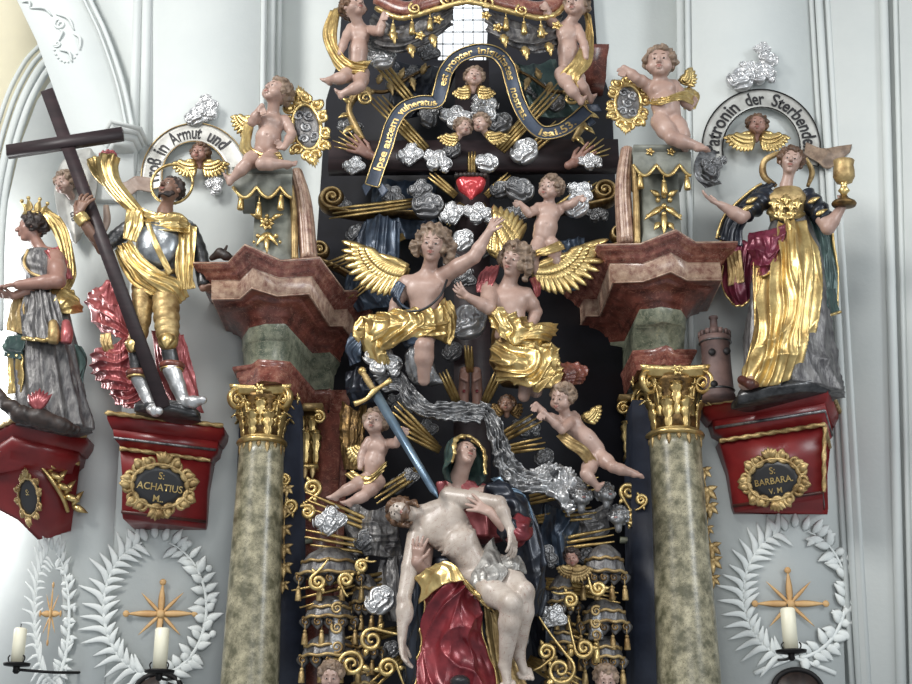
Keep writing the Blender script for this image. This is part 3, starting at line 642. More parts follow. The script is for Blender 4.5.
# ---------------------------------------------------------------- entablatures
def entabl(d0, T, label, side):
    """rings traced on level planes: crown top, fascia top, fascia bottom, frieze top, bead bottom, frieze foot, architrave top, architrave foot"""
    z0 = P(*T[0][0], d0)[2]; off = [0, -16, -36, -56, -71, -93, -93, -117]; R = []
    for pts, o in zip(T, off):
        r = np.array([PZ(x, y, z0+o) for x, y in pts]); f = r[0].copy(); f[1] = min(-WL-1, 200); f[1] = -WL-1; R.append(np.concatenate([[f], r]))
    print('entab', z0, [[round(-p[1]) for p in r] for r in R])
    root = thing('entablature', (R[0][2]+R[3][2])/2, label, 'entablature'); n = len(R[0])
    def part(nm, lv, mt):
        rings = []
        for i, j, t, zz in lv:
            r = R[i]*(1-t)+R[j]*t; r[:, 2] = z0+zz; r[0, 1] = -WL-1; rings.append(r)
        k = len(rings); m = MB(); q = grid_faces(k, n); q = q[:, ::-1] if side < 0 else q; m.add(np.concatenate(rings), q)
        for rr, up in ((rings[0], 1), (rings[-1], 0)):
            bk = rr.copy(); bk[:, 1] = -WL-1
            if side > 0: bk[:, 1] = np.maximum(bk[:, 1], rr[:, 1]+.1)
            bk[:, 1] = np.maximum(-WL-1, rr[:, 1]+.1); q2 = grid_faces(2, n); m.add(np.concatenate([rr, bk]), q2[:, ::-1] if (up ^ (side > 0)) else q2)
        return build(nm, m, M[mt], root, smooth=False)
    part('crown_moulding', [(0, 1, .06, 1.5), (0, 1, 0, 0), (0, 1, 0, -2.2), (0, 1, .1, -2.8), (0, 1, .12, -4.5), (0, 1, .32, -6), (0, 1, .5, -8), (0, 1, .62, -10.5), (0, 1, .68, -13), (0, 1, .8, -13.5), (0, 1, .85, -15), (0, 1, 1, -16)], 'redmarb')
    for r_, q in ((R[0][1:], 1.0), (R[1][1:]+V3(0, 0, .6), .9), (R[2][1:]+V3(0, 0, .3), .7), (R[3][1:]+V3(0, 0, .5), .8)): build('edge_highlight', tube(r_, q, 6), M['pinkmarb'], root)  # pale tubes added to imitate bright light along the moulding edges
    part('fascia', [(1, 2, -.05, -16), (1, 2, -.05, -17.5), (1, 2, .1, -18), (1, 2, 1, -36), (2, 3, .04, -36.3)], 'pinkmarb')
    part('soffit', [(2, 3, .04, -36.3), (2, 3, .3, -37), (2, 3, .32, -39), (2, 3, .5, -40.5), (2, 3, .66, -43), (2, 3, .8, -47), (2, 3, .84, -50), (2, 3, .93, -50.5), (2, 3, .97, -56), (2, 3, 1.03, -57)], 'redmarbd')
    part('frieze', [(3, 4, -.02, -55), (3, 4, 0, -59), (3, 4, .5, -64), (3, 4, .8, -70), (4, 5, .1, -71), (4, 5, .3, -72), (4, 5, 1, -93)], 'greenmarb')
    part('architrave', [(5, 6, .9, -92), (5, 6, 1.05, -93), (5, 6, 1.05, -95.5), (5, 6, .8, -97), (5, 6, .6, -99), (6, 7, .5, -100), (6, 7, .5, -105), (6, 7, .8, -105.5), (6, 7, .8, -110.5), (6, 7, 1.1, -111), (6, 7, 1.1, -117), (6, 7, 1.4, -117.5)], 'redmarb')
    return root, R, z0
_, _, ZL = entabl(25, [
 [(193, 263), (228, 263), (244.7, 244.8), (281, 261), (319.5, 257.7), (344, 291), (357, 291), (372, 312)],
 [(211.4, 281), (240, 280.6), (252.8, 268.2), (278.6, 278.3), (311.3, 276.6), (333.6, 309.9), (346.4, 309.2), (358, 326)],
 [(211.4, 299.3), (240, 299), (251.7, 288.3), (277.4, 296.3), (309, 294), (330, 326), (343, 326), (354, 342)],
 [(242, 338), (249, 327.5), (265.7, 323.4), (275, 323.4), (285.6, 323.4), (312.5, 353), (330, 352), (340, 362)],
 [(242, 352), (247, 343), (265.7, 339.8), (275, 340), (286.8, 339.8), (312.5, 369), (329, 369), (338, 378)],
 [(244, 372), (253, 365), (262, 361), (275, 362), (287, 363), (311, 390), (328, 389), (338, 400)],
 [(233, 367), (251.7, 365), (257.5, 360.2), (275, 361), (290.3, 362.5), (315, 390.6), (330, 389.4), (345, 402)],
 [(240, 388), (253, 385), (260, 381), (275, 382), (285, 384), (311, 412), (326, 414), (340, 426)]],
 'left stepped red marble entablature above the left column', 1)
_, _, ZR = entabl(25, [
 [(737.7, 242), (695.6, 242.5), (675.7, 230), (640.6, 244), (597.4, 244.9), (584.5, 281), (570.5, 281), (557, 310)],
 [(720, 263), (687.4, 263), (671, 253), (643, 263.6), (610.3, 263.6), (597.4, 299.3), (584.5, 299.3), (569, 328)],
 [(722.5, 280), (687.4, 280.4), (671, 271.8), (643, 281.8), (612.6, 282.7), (599.7, 316), (585.7, 316), (571, 341)],
 [(686, 317), (680.4, 309.6), (661.7, 306.3), (653.5, 308), (639.5, 309), (624.3, 340.7), (610.3, 341.9), (595, 363)],
 [(686, 330), (681, 326), (664, 322), (656, 325), (634.8, 325.5), (622, 357.8), (608, 358), (595, 377)],
 [(684, 352), (676, 350), (665, 347), (653, 351), (635, 352), (620, 382), (607, 383), (598, 392)],
 [(696.3, 350), (674.5, 350), (666.4, 345.9), (653.5, 350), (632.5, 351.2), (617, 381.6), (603, 381.6), (595, 392)],
 [(690, 369), (673, 369), (665, 365), (652, 369), (636, 371), (621, 402), (607, 404), (597, 414)]],
 'right stepped red marble entablature above the right column', -1)
# ---------------------------------------------------------------- columns
def acanthus(base, out, H, w, lean=.3, curl=.35):
    """one leaf standing up from base and curling outwards"""
    out = nrm(out); m = MB(); n = 26; t = np.linspace(0, 1, n)
    h = H*np.sin(np.minimum(t*1.15, 1.0)*pi/2)-np.clip(t-.82, 0, 1)*H*.9; o = lean*H*t**1.5+curl*H*np.clip(t-.5, 0, 1)**1.4*1.6
    c = np.asarray(base)+np.outer(o, out)+np.outer(h, EZ); sd = np.cross(out, EZ)
    ww = w*(.55+.5*np.sin(t*pi*.9))*(.78+.42*np.abs(np.sin(t*pi*4.5+.3)))*(1-np.clip(t-.75, 0, 1)*2.6)
    cols = []
    for q, e in ((-1, -.25), (-.55, .2), (-.2, .05), (0, .38), (.2, .05), (.55, .2), (1, -.25)): cols.append(c+np.outer(ww*q, sd)+np.outer(ww*e, out))
    cols += [c+np.outer(ww*.6, sd)-out*1.2, c-np.outer(ww*.6, sd)-out*1.2]
    v = np.stack(cols, 1); ns = v.shape[1]
    return m.add(v.reshape(-1, 3), grid_faces(n, ns, wrap_c=True), [list(range(ns))[::-1], [(n-1)*ns+i for i in range(ns)]])
DL, DR = -34, -46
def capital(root, c, r, H):
    c = np.asarray(c, float)
    build('collar', lathe(c, [(r*.98, -4), (r*1.12, -3), (r*1.16, -1), (r*1.12, 1), (r*1.0, 2), (r*1.02, 3), (r*.95, 4)], 40), M['goldb'], root)
    m = MB()
    for i in range(16):
        a = i*pi/8; o = V3(cos(a), sin(a), 0); m.merge(leaf(c+o*r*1.0+EZ*-3, c+o*r*1.03-EZ*(15 if i % 2 else 10), 2.6, o, .04, 7))
    build('pendant_leaves', m, M['goldm'], root)
    build('bell', lathe(c, [(r*.93, 2), (r*.9, H*.3), (r*.95, H*.6), (r*1.12, H*.8), (r*1.2, H*.86)], 32), M['golddk'], root)
    for i in range(8):
        a = (i+.5)*pi/4; o = V3(cos(a), sin(a), 0); build('acanthus_leaf', acanthus(c+o*r*.92+EZ*3, o, H*.46, 6.5), M['goldb'], root)
    for i in range(8):
        a = i*pi/4; o = V3(cos(a), sin(a), 0); build('acanthus_leaf', acanthus(c+o*r*.9+EZ*H*.25, o, H*.5, 6, .25, .3), M['goldb'], root)
    for i in range(4):
        a = (i+.5)*pi/2; o = V3(cos(a), sin(a), 0); cc = c+o*r*1.5+EZ*H*.72
        m = tube(spiral(cc, r*.5, 2.0, o, EZ, pi*.75, .08, 44, -1), [2.6, 2.2, 1.6, 1.2], 10, flat=1.6, up=np.cross(o, EZ)); m.merge(ball(cc, (2.6, 2.6, 2.6), 10))
        m.merge(tube([c+o*r*.9+EZ*H*.4, c+o*r*1.02+EZ*H*.65, cc+o*-r*.38+EZ*r*.38], [1.6, 2, 2.4], 8, n=10)); build('volute', m, M['goldb'], root)
    R = r*1.72; pts = []
    for i in range(4):
        a0 = (i+.5)*pi/2; a1 = (i+1.5)*pi/2
        for t in np.linspace(0, 1, 9)[:-1]:
            p = V3(cos(a0), sin(a0), 0)*(1-t)*R*1.12+V3(cos(a1), sin(a1), 0)*t*R*1.12; p *= 1-.16*sin(t*pi); pts.append(p)
    pts = np.array(pts); lv = [c+pts*q+EZ*z for q, z in ((.84, H*.83), (.9, H*.85), (.92, H*.89), (1.0, H*.91), (1.03, H*.98), (.99, H))]
    build('abacus', stack(lv), M['goldb'], root, smooth=False)
    for i in range(4):
        a = i*pi/2; o = V3(cos(a), sin(a), 0); q = c+o*R*.86+EZ*H*.88; m = ball(q+o*2, 2.5, 10)
        for j in range(6):
            e = np.cross(o, EZ)*cos(j*pi/3)+EZ*sin(j*pi/3); m.merge(leaf(q+o*.5, q+e*6.5+o*1.5, 2.6, o, .12, 6))
        build('flower', m, M['goldb'], root)
def column(cx, yt, d, rt, rb, cxb, H, label):
    T = P(cx, yt, d); Bm = P(cxb, 790, d); c = V3(T[0], T[1], 0); root = thing('column', V3(T[0], T[1], Bm[2]), label, 'column')
    prof = [(rb, Bm[2]), (rb*1.0, T[2]*.35+Bm[2]*.65), (rb*.6+rt*.4, T[2]*.7+Bm[2]*.3), (rt, T[2]-6), (rt, T[2])]
    z = np.linspace(Bm[2], T[2], 24); pr = list(zip(interp([rb, rb*.985, rb*.93, rb*.86, rt], 24), z))
    build('shaft', lathe(c, pr, 56), M['column'], root); capital(root, T, rt, H-T[2]); return root
column(262, 443, DL, 22, 28, 256, ZL-117.5, 'left olive marble column with gilded composite capital')
column(674.7, 436, DR, 26, 31, 679, ZR-117.5, 'right olive marble column with gilded composite capital')
# ---------------------------------------------------------------- side piers of the altar behind the columns
def pier(xs, d0, d1, mt, name, label, y0, y1=790):
    """xs: photo x at top-left, top-right, bottom-left, bottom-right"""
    o = build(name, vert_prism(xs[0], xs[1], xs[2], xs[3], d1, d0, y0, y1), M[mt], smooth=False); return tag(o, label, 'pilaster' if 'pil' in name else 'board')
pier((240, 300, 224, 300), WC+1, -46, 'bluebd', 'backing_board', 'blue painted backing board behind the left column', 400)
pier((632, 694, 636, 706), WC+1, -46, 'bluebd', 'backing_board', 'blue painted backing board behind the right column', 400)
m = vert_prism(296, 342, 294, 322, -98, WC, 413, 790)
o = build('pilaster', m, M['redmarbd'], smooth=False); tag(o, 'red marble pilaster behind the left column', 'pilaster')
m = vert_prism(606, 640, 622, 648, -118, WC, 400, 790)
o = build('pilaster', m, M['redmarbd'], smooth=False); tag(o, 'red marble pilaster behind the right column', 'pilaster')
tag(build('side_strip', vert_prism(330, 350, 318, 332, -112, WC, 390, 790), M['redmarb'], smooth=False), 'narrow red marble strip on the left inner edge of the niche', 'strip')
tag(build('side_strip', vert_prism(598, 610, 614, 624, -124, WC, 390, 790), M['redmarb'], smooth=False), 'narrow red marble strip on the right inner edge of the niche', 'strip')
tag(build('green_border', tube([P(294, 800, -96), P(295, 600, -96), P(296, 552, -96), P(302, 543, -96), P(312, 540, -98)], 3, 8, n=30), M['greenmarb']), 'thin green marble border curving at the top beside the left pilaster', 'border')
tag(build('green_border', tube([P(652, 800, -96), P(649, 640, -96), P(643, 555, -96), P(634, 542, -96), P(620, 540, -98)], 3.5, 8, n=30), M['greenmarb']), 'thin green marble border curving at the top beside the right pilaster', 'border')
def pilcap(x, y, d, w, H, sgn, label):
    root = thing('pilaster_capital', P(x, y+H, d), label, 'capital'); c = P(x, y+H, d)
    build('bell', box(c+EZ*H*.5, V3(w*.8, 0, 0), V3(0, 6, 0), EZ*H*.5), M['golddk'], root, smooth=False)
    build('collar', box(c, V3(w, 0, 0), V3(0, 9, 0), EZ*2), M['goldb'], root, smooth=False)
    for k in (-.8, 0, .8): build('acanthus_leaf', acanthus(c+V3(k*w, -7, 3), EY, H*.5, w*.36), M['goldb'], root)
    for k in (-.45, .45): build('acanthus_leaf', acanthus(c+V3(k*w, -6, H*.28), EY, H*.5, w*.34), M['goldb'], root)
    for k in (-1, 1):
        q = c+V3(k*w*.95, -11, H*.78); m = tube(spiral(q, 7, 1.8, EX*k, EZ, 2.2, .1, 36, -1), [2.2, 1.6, 1.1], 8, up=(0, -1, 0)); m.merge(ball(q, 2.2, 8)); build('volute', m, M['goldb'], root)
    build('abacus', stack([c+np.array([V3(-w*a, -b, 0), V3(w*a, -b, 0), V3(w*a, 8, 0), V3(-w*a, 8, 0)])+EZ*z for a, b, z in ((1.1, 12, H*.9), (1.25, 14, H*.93), (1.25, 14, H))]), M['goldm'], root, smooth=False)
    for k in (-.6, 0, .6): m = leaf(c+V3(k*w, -9, -1), c+V3(k*w, -9, -14), 3, EY, .04, 7); build('pendant_leaf', m, M['goldm'], root)
pilcap(306, 402, -88, 13, 66, 1, 'gilded pilaster capital beside the left column capital')
pilcap(638, 392, -108, 15, 66, -1, 'gilded pilaster capital beside the right column capital')
def bellflowers(pts, label, d=-40, w=6):
    root = thing('bellflower_garland', P(pts[-1][0], pts[-1][1]+10, d), label, 'garland')
    for i, (x, y, s_) in enumerate(pts):
        c = P(x, y, d); m = ball(c, (2.4*s_, 2, 2.4*s_), 8)
        for k in (-1, 0, 1): m.merge(leaf(c, c+V3(k*6*s_, -1.5, -10*s_+abs(k)*4*s_), 2.4*s_, EY, .12, 7))
        for k in (-1, 1): m.merge(leaf(c, c+V3(k*7*s_, -1, 2*s_), 2*s_, EY, .1, 6))
        build('bellflower', m, M['goldm'], root)
    build('stem', tube([P(x, y, d-1) for x, y, s_ in pts], .8, 6, n=20), M['goldm'], root)
bellflowers([(287, 488, 1), (285, 508, 1.15), (284, 528, 1.2), (284, 547, 1.3), (284, 566, 1.3), (283, 584, 1)], 'string of gilded bellflowers beside the left column', -40)
bellflowers([(703, 470, 1.3), (706, 490, 1.7), (709, 506, 1.4), (707, 528, 1), (711, 546, 1.5), (712, 560, 1.5), (712, 578, 1.2)], 'string of gilded bellflowers beside the right column', -60)
# ---------------------------------------------------------------- pedestals with lambrequins
def lambrequin(root, x0, x1, y, d, n, drop, mt='greymarb'):
    k = 61; xs = np.linspace(x0, x1, k); t = np.linspace(0, 1, k)
    yb = y+drop*(.55+.45*np.abs(np.sin(t*pi*n))); top = [P(x, y, d) for x in xs]; bot = [P(x, b, d+3) for x, b in zip(xs, yb)]
    f = np.array(top+bot); bk = f+V3(0, 3, 0); q = grid_faces(2, k); m = MB().add(np.concatenate([f, bk]), q[:, ::-1], q+2*k, np.stack([np.arange(k-1)+k, np.arange(1, k)+k, np.arange(1, k)+3*k, np.arange(k-1)+3*k], 1)[:, ::-1])
    build('lambrequin', m, M[mt], root, smooth=False)
    build('lambrequin_border', tube(np.array(bot)-V3(0, 1, 0), 1.7, 8), M['goldb'], root)
def tassel(root, x, y, d, s=1.0, top=1, mt='goldb'):
    c = P(x, y, d); m = ball(c+EZ*3*s, 2.4*s, 10); m.merge(lathe(c, [(1.4*s, 2*s), (2.6*s, 0), (3.1*s, -5*s), (3.6*s, -12*s), (3.2*s, -12.5*s)], 20, disp=lambda A, Z: .25*s*np.cos(A*10)))
    if top: m.merge(tube([c+EZ*5*s, c+EZ*12*s], .7*s, 6))
    return build('tassel', m, M[mt], root)
def rosette(root, c, s, petals=6, mt='goldb', name='rosette'):
    m = ball(c+EY*2*s, 2*s, 8)
    for j in range(petals):
        a = j*2*pi/petals; e = EX*cos(a)+EZ*sin(a); m.merge(leaf(c+e*1.0*s, c+e*7*s+EY*1.5*s, 2.8*s, EY, .16, 7))
    return build(name, m, M[mt], root)
def fruit_drop(root, pts, d, name='fruit_drop', mt='goldb'):
    for x, y, r in pts: build('carved_fruit', ball(P(x, y, d), r, 10), M[mt], root)
def pedestal(x0, x1, yt, yb, bx0, bx1, ybot, d, vside, label, s=1.0):
    cx = (x0+x1)/2; root = thing('pedestal', P(cx, ybot, d-10), label, 'pedestal')
    tz = P(cx, yt, d)[2]; L, Rr = P(x0, yt, d)[0], P(x1, yt, d)[0]; y0 = -d; W = (Rr-L)/2; cxx = (L+Rr)/2
    def rect(w, dd, z, dx=0): return np.array([V3(cxx-w+dx, y0-dd, z), V3(cxx+w+dx, y0-dd, z), V3(cxx+w+dx, y0+55, z), V3(cxx-w+dx, y0+55, z)])
    build('top_slab', stack([rect(W*.9, -4, tz-26), rect(W*.94, -3, tz-12), rect(W*.98, -1, tz-8), rect(W, 2, tz-5), rect(W*1.03, 3, tz-3), rect(W*1.03, 3, tz)]), M['greymarb'], root, smooth=False)
    bl, br = P(bx0, ybot, d-12)[0], P(bx1, ybot, d-12)[0]; zb_ = P(cx, ybot, d-12)[2]
    build('body', stack([np.array([V3(bl-5, y0+6, zb_-14), V3(br+5, y0+6, zb_-14), V3(br+5, y0+60, zb_-14), V3(bl-5, y0+60, zb_-14)]), np.array([V3(bl, y0+12, zb_+10), V3(br, y0+12, zb_+10), V3(br, y0+60, zb_+10), V3(bl, y0+60, zb_+10)]), np.array([V3(bl, y0+12, tz-24), V3(br, y0+12, tz-24), V3(br, y0+60, tz-24), V3(bl, y0+60, tz-24)])]), M['greymarb'], root, smooth=False)
    lambrequin(root, x0-1, x1+1, yt+6, d+4, 2.5, 24*s)
    return root, y0, tz
def volute_leg(root, top, mid, bot, w, mt='pinkmarb', d0=-10, ribs=3, name='scroll_buttress'):
    """fluted S curved buttress from photo points"""
    path = catmull([P(*top), P(*mid), P(*bot)], 24); m = MB()
    m.merge(tube(path, [w*.8, w, w*1.1], 60, flat=1.6, up=(0, -1, 0), disp=lambda A, T: .13*np.abs(np.cos(A*7))))
    return build(name, m, M[mt], root)
rt, _, _ = pedestal(234, 291, 168, 200, 252, 292, 258, 22, 1, 'left grey green pedestal with gilded lambrequin and rosette, under a seated putto')
volute_leg(rt, (296, 172, 2), (304, 205, 0), (309, 262, 2), 7.5); volute_leg(rt, (291, 186, 14), (294, 215, 10), (295, 262, 10), 3, 'goldm', name='gilded_rib')
for x, y in ((241, 199), (259, 206), (281, 199)): tassel(rt, x, y, 27, .95)
rosette(rt, P(267, 224, 14), 1.1, 7); fruit_drop(rt, [(267, 216, 2.4), (262, 219, 2), (273, 219, 2), (258, 236, 2.6), (276, 236, 2.6), (267, 236, 2.6), (267, 243, 2.2), (254, 242, 1.8), (280, 242, 1.8)], 14)
m = MB()
for a, b in (((267, 232), (256, 246)), ((267, 232), (278, 246)), ((267, 236), (267, 254)), ((262, 218), (250, 214)), ((272, 218), (283, 214))): m.merge(leaf(P(*a, 13), P(*b, 16), 3, EY, .1, 8, notch=.2))
build('gilded_leaves', m, M['goldb'], rt)
rt, _, _ = pedestal(634, 690, 146, 176, 644, 682, 240, 22, -1, 'right grey green pedestal with gilded lambrequin and fruit drop, under a standing putto')
volute_leg(rt, (627, 150, 2), (623, 190, 0), (626, 246, 2), 7.5); volute_leg(rt, (634, 165, 14), (636, 200, 10), (637, 246, 10), 3, 'goldm', name='gilded_rib')
for x, y in ((640, 178), (664, 184), (687, 179)): tassel(rt, x, y, 27, .95)
fruit_drop(rt, [(664, 196, 2.8), (658, 200, 2.8), (670, 200, 2.8), (664, 206, 3), (656, 210, 2.6), (672, 210, 2.6), (664, 214, 2.8), (648, 216, 2.4), (680, 216, 2.2), (664, 224, 2.4)], 14)
m = MB()
for a, b in (((664, 206), (644, 220)), ((664, 206), (682, 220)), ((664, 212), (664, 236)), ((660, 222), (654, 230)), ((668, 222), (674, 230)), ((660, 196), (650, 190)), ((668, 196), (678, 190))): m.merge(leaf(P(*a, 13), P(*b, 16), 3.4, EY, .1, 8, notch=.2))
build('gilded_leaves', m, M['goldb'], rt)
for q in ((650, 152), (671, 152)):
    rosette(rt, P(*q, 27), .7, 5)
# ---------------------------------------------------------------- great cross behind the figures
def plank(name, a, b, w, t, label, cat='cross', mt='wood'):
    return tag(build(name, beam(a, b, w, t), M[mt], smooth=False), label, cat)
rt = thing('great_cross', P(472, 790, -70), 'large dark wooden cross rising behind the central figures', 'cross')
build('crossbeam', beam(P(329, 158.5, -66), P(618, 156.5, -66), 17.5, 8), M['wood'], rt, smooth=False)
build('upright', beam(P(472, 64, -72), P(472, 780, -72), 19, 8), M['wood'], rt, smooth=False)
# ---------------------------------------------------------------- dead Christ
def christ():
    root = thing('crucified_figure', P(480, 680, 40), 'pale nude bearded man lying dead across the lap of the veiled woman', 'statue')
    s = SDF(.85); hc = P(402, 512, 42); R = hdir(-12, 30, -72); r = 15*S(400, 511, 40)
    shl, shr, pel = P(421, 527, 40), P(449, 497, 44), P(481, 574, 38)
    torso_sdf(s, shl, shr, pel, 25, .95, 17, muscled=True)
    s.ell(P(462, 545, 50), (15, 12, 15), k=8); s.ell(P(474, 563, 48), (13, 11, 12), k=7)
    s.cap(P(431, 512, 42), hc-R[2]*r*.4, 8, 7, k=4); s.cap(P(440, 505, 50), P(416, 514, 48), 2, 2, k=3)
    head_sdf(s, hc, R, r, jaw=.92)
    # hanging arm
    limb(s, P(417, 537, 42), P(404, 598, 50), P(402, 640, 52), [9.5, 8.2, 6.2, 6.4, 3.9], 2.5); s.ell(P(407, 612, 52), (6, 6, 11), k=3)
    hand_sdf(s, P(402, 641, 52), V3(.12, -.1, -1), V3(1, -.3, 0), 27, curl=.3, thumb=-1, spread=.25)
    # other arm, over Mary's hand, drooping
    limb(s, shr, P(499, 503, 66), P(511, 530, 70), [9.5, 8.4, 6.4, 6.2, 4], 2.5)
    hand_sdf(s, P(511, 531, 70), V3(.12, -.15, -1), V3(-.6, .4, -.2), 26, curl=.3, thumb=1, spread=.3)
    # legs
    limb(s, P(474, 580, 44), P(511, 604, 84), P(505, 664, 66), [15, 13, 9.6, 9.6, 5.4], 4, leg=True); s.ell(P(511, 602, 90), (7, 5, 7.5), k=3)
    limb(s, P(497, 570, 40), P(524, 592, 74), P(519, 654, 58), [15, 12.5, 9, 9.2, 5.2], 4, leg=True); s.ell(P(525, 590, 79), (7, 5, 7.5), k=3)
    foot_sdf(s, P(505, 666, 66), V3(.15, -.5, -.85), V3(0, -1, .4), 28, 5.6); foot_sdf(s, P(519, 655, 58), V3(.32, -.5, -.85), V3(0, -1, .4), 28, 5.6)
    build('body', s.mesh(), M['fleshpale'], root); face_parts(root, hc, R, r, brow='hairdk')
    hair_obj(root, hc, R, r, 'hairbr', length=.5, amp=.13, seed=3, locks=[[(-.6, .1, -.3, .16), (-.8, .3, -.9, .14), (-.5, .5, -1.3, .08)], [(.6, .1, -.2, .16), (.85, .1, -.8, .13), (.7, .2, -1.25, .07)]])
    b = SDF(.8); L = lambda x, y, z: hc+(R[0]*x+R[1]*y+R[2]*z)*r
    for i in range(9):
        a = -1.0+i*.25; b.cap(L(.55*sin(a), .35+.3*cos(a), -.62), L(.34*sin(a), .5+.25*cos(a), -1.08), .13*r, .05*r, k=.04*r)
    build('beard', b.mesh(ripples(.7, .3, 4), 1), M['hairbr'], root)
    # loin cloth
    m = loft([(486, 547, 36, 13, 12, -50), (482, 562, 44, 20, 17, -42), (484, 577, 50, 25, 20, -30), (492, 590, 56, 21, 18, -20)], n=36, seg=80, nf=9, amp=.09, seed=4, warp=1.6, fade=.05)
    m.merge(sheet([[(474, 570, 62), (486, 566, 68), (500, 562, 66)], [(477, 580, 68), (492, 577, 76), (508, 572, 72)], [(470, 592, 62), (480, 596, 70), (492, 594, 74)], [(476, 604, 52), (480, 606, 58), (487, 604, 60)]], 40, 40, 4, 2.2, 1.2, 9))
    m.merge(sheet([[(500, 556, 60), (512, 553, 60), (520, 556, 54)], [(504, 566, 68), (516, 562, 68), (526, 566, 58)], [(508, 575, 64), (518, 570, 68), (527, 574, 58)]], 30, 30, 4, 2, 1.2, 12))
    build('loincloth', m, M['clothsil'], root)
    return root
christ()
def mary():
    root = thing('mourning_woman', P(465, 684, 0), 'veiled seated woman looking up with a dead man across her red skirted lap', 'statue')
    hc = P(465, 455, 34); R = hdir(24, 30, 14); r = 14.5; s = SDF(.85)
    head_sdf(s, hc, R, r, jaw=.9, ears=False)
    s.chain([hc-R[2]*r*.5-R[1]*2, P(458, 480, 26), P(455, 496, 20)], [8, 8.6, 13], 3)
    s.chain([P(455, 496, 20), P(495, 494, 26), P(512, 510, 40), P(517, 528, 54), P(506, 528, 62)], [12, 8, 6, 5, 5], 3); s.chain([P(455, 496, 20), P(428, 530, 20), P(424, 572, 40)], [12, 8, 6], 3)
    # her hand on his chest
    w = P(490, 512, 66); s.cap(P(506, 528, 62), w, 6, 4.4); hand_sdf(s, w, V3(-.85, -.1, .42), V3(0, 1, -.3), 25, curl=.1, thumb=-1, spread=.55)
    w = P(417, 562, 54); s.cap(P(424, 572, 44), w, 6.4, 5.5); hand_sdf(s, w, V3(.1, -.35, 1), V3(.3, 1, 0), 25, curl=.2, thumb=-1, spread=.35)
    build('body', s.mesh(), M['flesh'], root); face_parts(root, hc, R, r, looks=(1, 1))
    # torso in rose cloth
    build('bodice', loft([(460, 482, 20, 13, 11), (468, 488, 16, 32, 17, 8), (474, 510, 16, 34, 20, 10), (474, 540, 14, 33, 22)], 40, 80, 12, .12, 5, 1.2, .3), M['redlt'], root)
    build('sleeve', tube([P(494, 490, 26), P(514, 508, 40), P(519, 530, 54), P(503, 528, 66)], [13, 12, 11, 9.5], 40, n=40, disp=lambda A, T: .13*np.sin(T*24+2*np.sin(A*2))+.08*np.cos(A*5+T*8)), M['navy'], root)
    build('cuff', tube(P(519, 521, 50)*0+PP([(520, 522, 52), (517, 532, 58), (507, 530, 64)]), [11, 12.5, 10], 30, n=16, disp=lambda A, T: .12*np.sin(A*6+T*5)), M['red'], root)
    # red skirt with long broken folds
    g = [[(430, 572, 44), (446, 568, 58), (462, 576, 66), (478, 592, 60)],
         [(421, 600, 50), (440, 590, 70), (461, 600, 76), (482, 618, 62)],
         [(420, 635, 48), (438, 628, 68), (462, 634, 72), (487, 646, 60)],
         [(416, 662, 48), (436, 660, 64), (468, 658, 66), (497, 668, 58)],
         [(408, 696, 50), (436, 698, 68), (468, 694, 70), (500, 690, 58)]]
    sk = sheet(g, 100, 100, 4.2, 13, 2.5, 17, 2.4, edge=2, crinkle=.06); build('skirt', sk, M['red'], root)
    build('skirt_hem', hem(sk, 'lr', 1.0), M['goldb'], root)
    build('under_robe', loft([(462, 560, 20, 36, 24), (460, 610, 20, 46, 30), (462, 660, 20, 54, 32), (462, 720, 20, 58, 34)], 40, 90, 13, .12, 6), M['navy'], root)
    # gold lining folded over beneath the body
    q = sheet([[(413, 578, 52), (430, 566, 62), (446, 560, 66)], [(420, 588, 56), (438, 572, 70), (456, 566, 72)], [(418, 604, 52), (444, 584, 74), (466, 580, 74)]], 40, 30, 4, 3, 1.5, 21)
    q.merge(sheet([[(446, 560, 64), (456, 572, 70), (466, 584, 72)], [(462, 576, 70), (472, 590, 74), (482, 600, 72)], [(478, 596, 66), (488, 606, 66), (497, 612, 62)]], 30, 34, 4, 2.4, 1.5, 22, along='c')); build('gold_lining', q, M['goldb'], root)
    q = sheet([[(484, 606, 50), (492, 612, 54), (500, 606, 52)], [(486, 632, 46), (496, 640, 52), (504, 630, 48)], [(490, 660, 44), (502, 668, 50), (514, 652, 44)], [(494, 690, 44), (508, 692, 50), (530, 690, 44)]], 34, 50, 4, 4, 1.5, 23); build('gold_lining', q, M['goldm'], root)
    # navy mantle falling on the right, with pale lining edge
    g = [[(486, 482, 20), (500, 480, 22), (514, 486, 16)], [(504, 500, 30), (522, 504, 36), (534, 510, 22)], [(512, 540, 34), (532, 545, 40), (546, 545, 20)], [(516, 580, 24), (536, 584, 36), (548, 588, 14)], [(518, 620, 18), (532, 618, 26), (546, 616, 8)]]
    q = sheet(g, 60, 90, 4.5, 7, 2.2, 31, 1.8, edge=1.5); build('mantle', q, M['navy'], root)
    q = sheet([[(490, 478, 30), (500, 476, 32)], [(504, 486, 40), (512, 490, 40)], [(522, 492, 40), (528, 500, 38)], [(530, 512, 36), (535, 526, 34)], [(529, 530, 36), (533, 540, 34)]], 16, 50, 1.5, 2.4, 1.4, 33, crinkle=.3); build('mantle_lining', q, M['blade'], root)
    g = [[(418, 548, 20), (432, 540, 24)], [(400, 560, 16), (420, 566, 24)], [(398, 590, 12), (420, 600, 24)], [(404, 640, 10), (424, 640, 20)], [(398, 700, 8), (424, 700, 16)]]
    q = sheet(g, 40, 80, 3, 6, 2, 35, 1.8); build('mantle', q, M['navy'], root)
    # veil around the head
    L = lambda x, y, z: hc+(R[0]*x+R[1]*y+R[2]*z)*r
    g = []
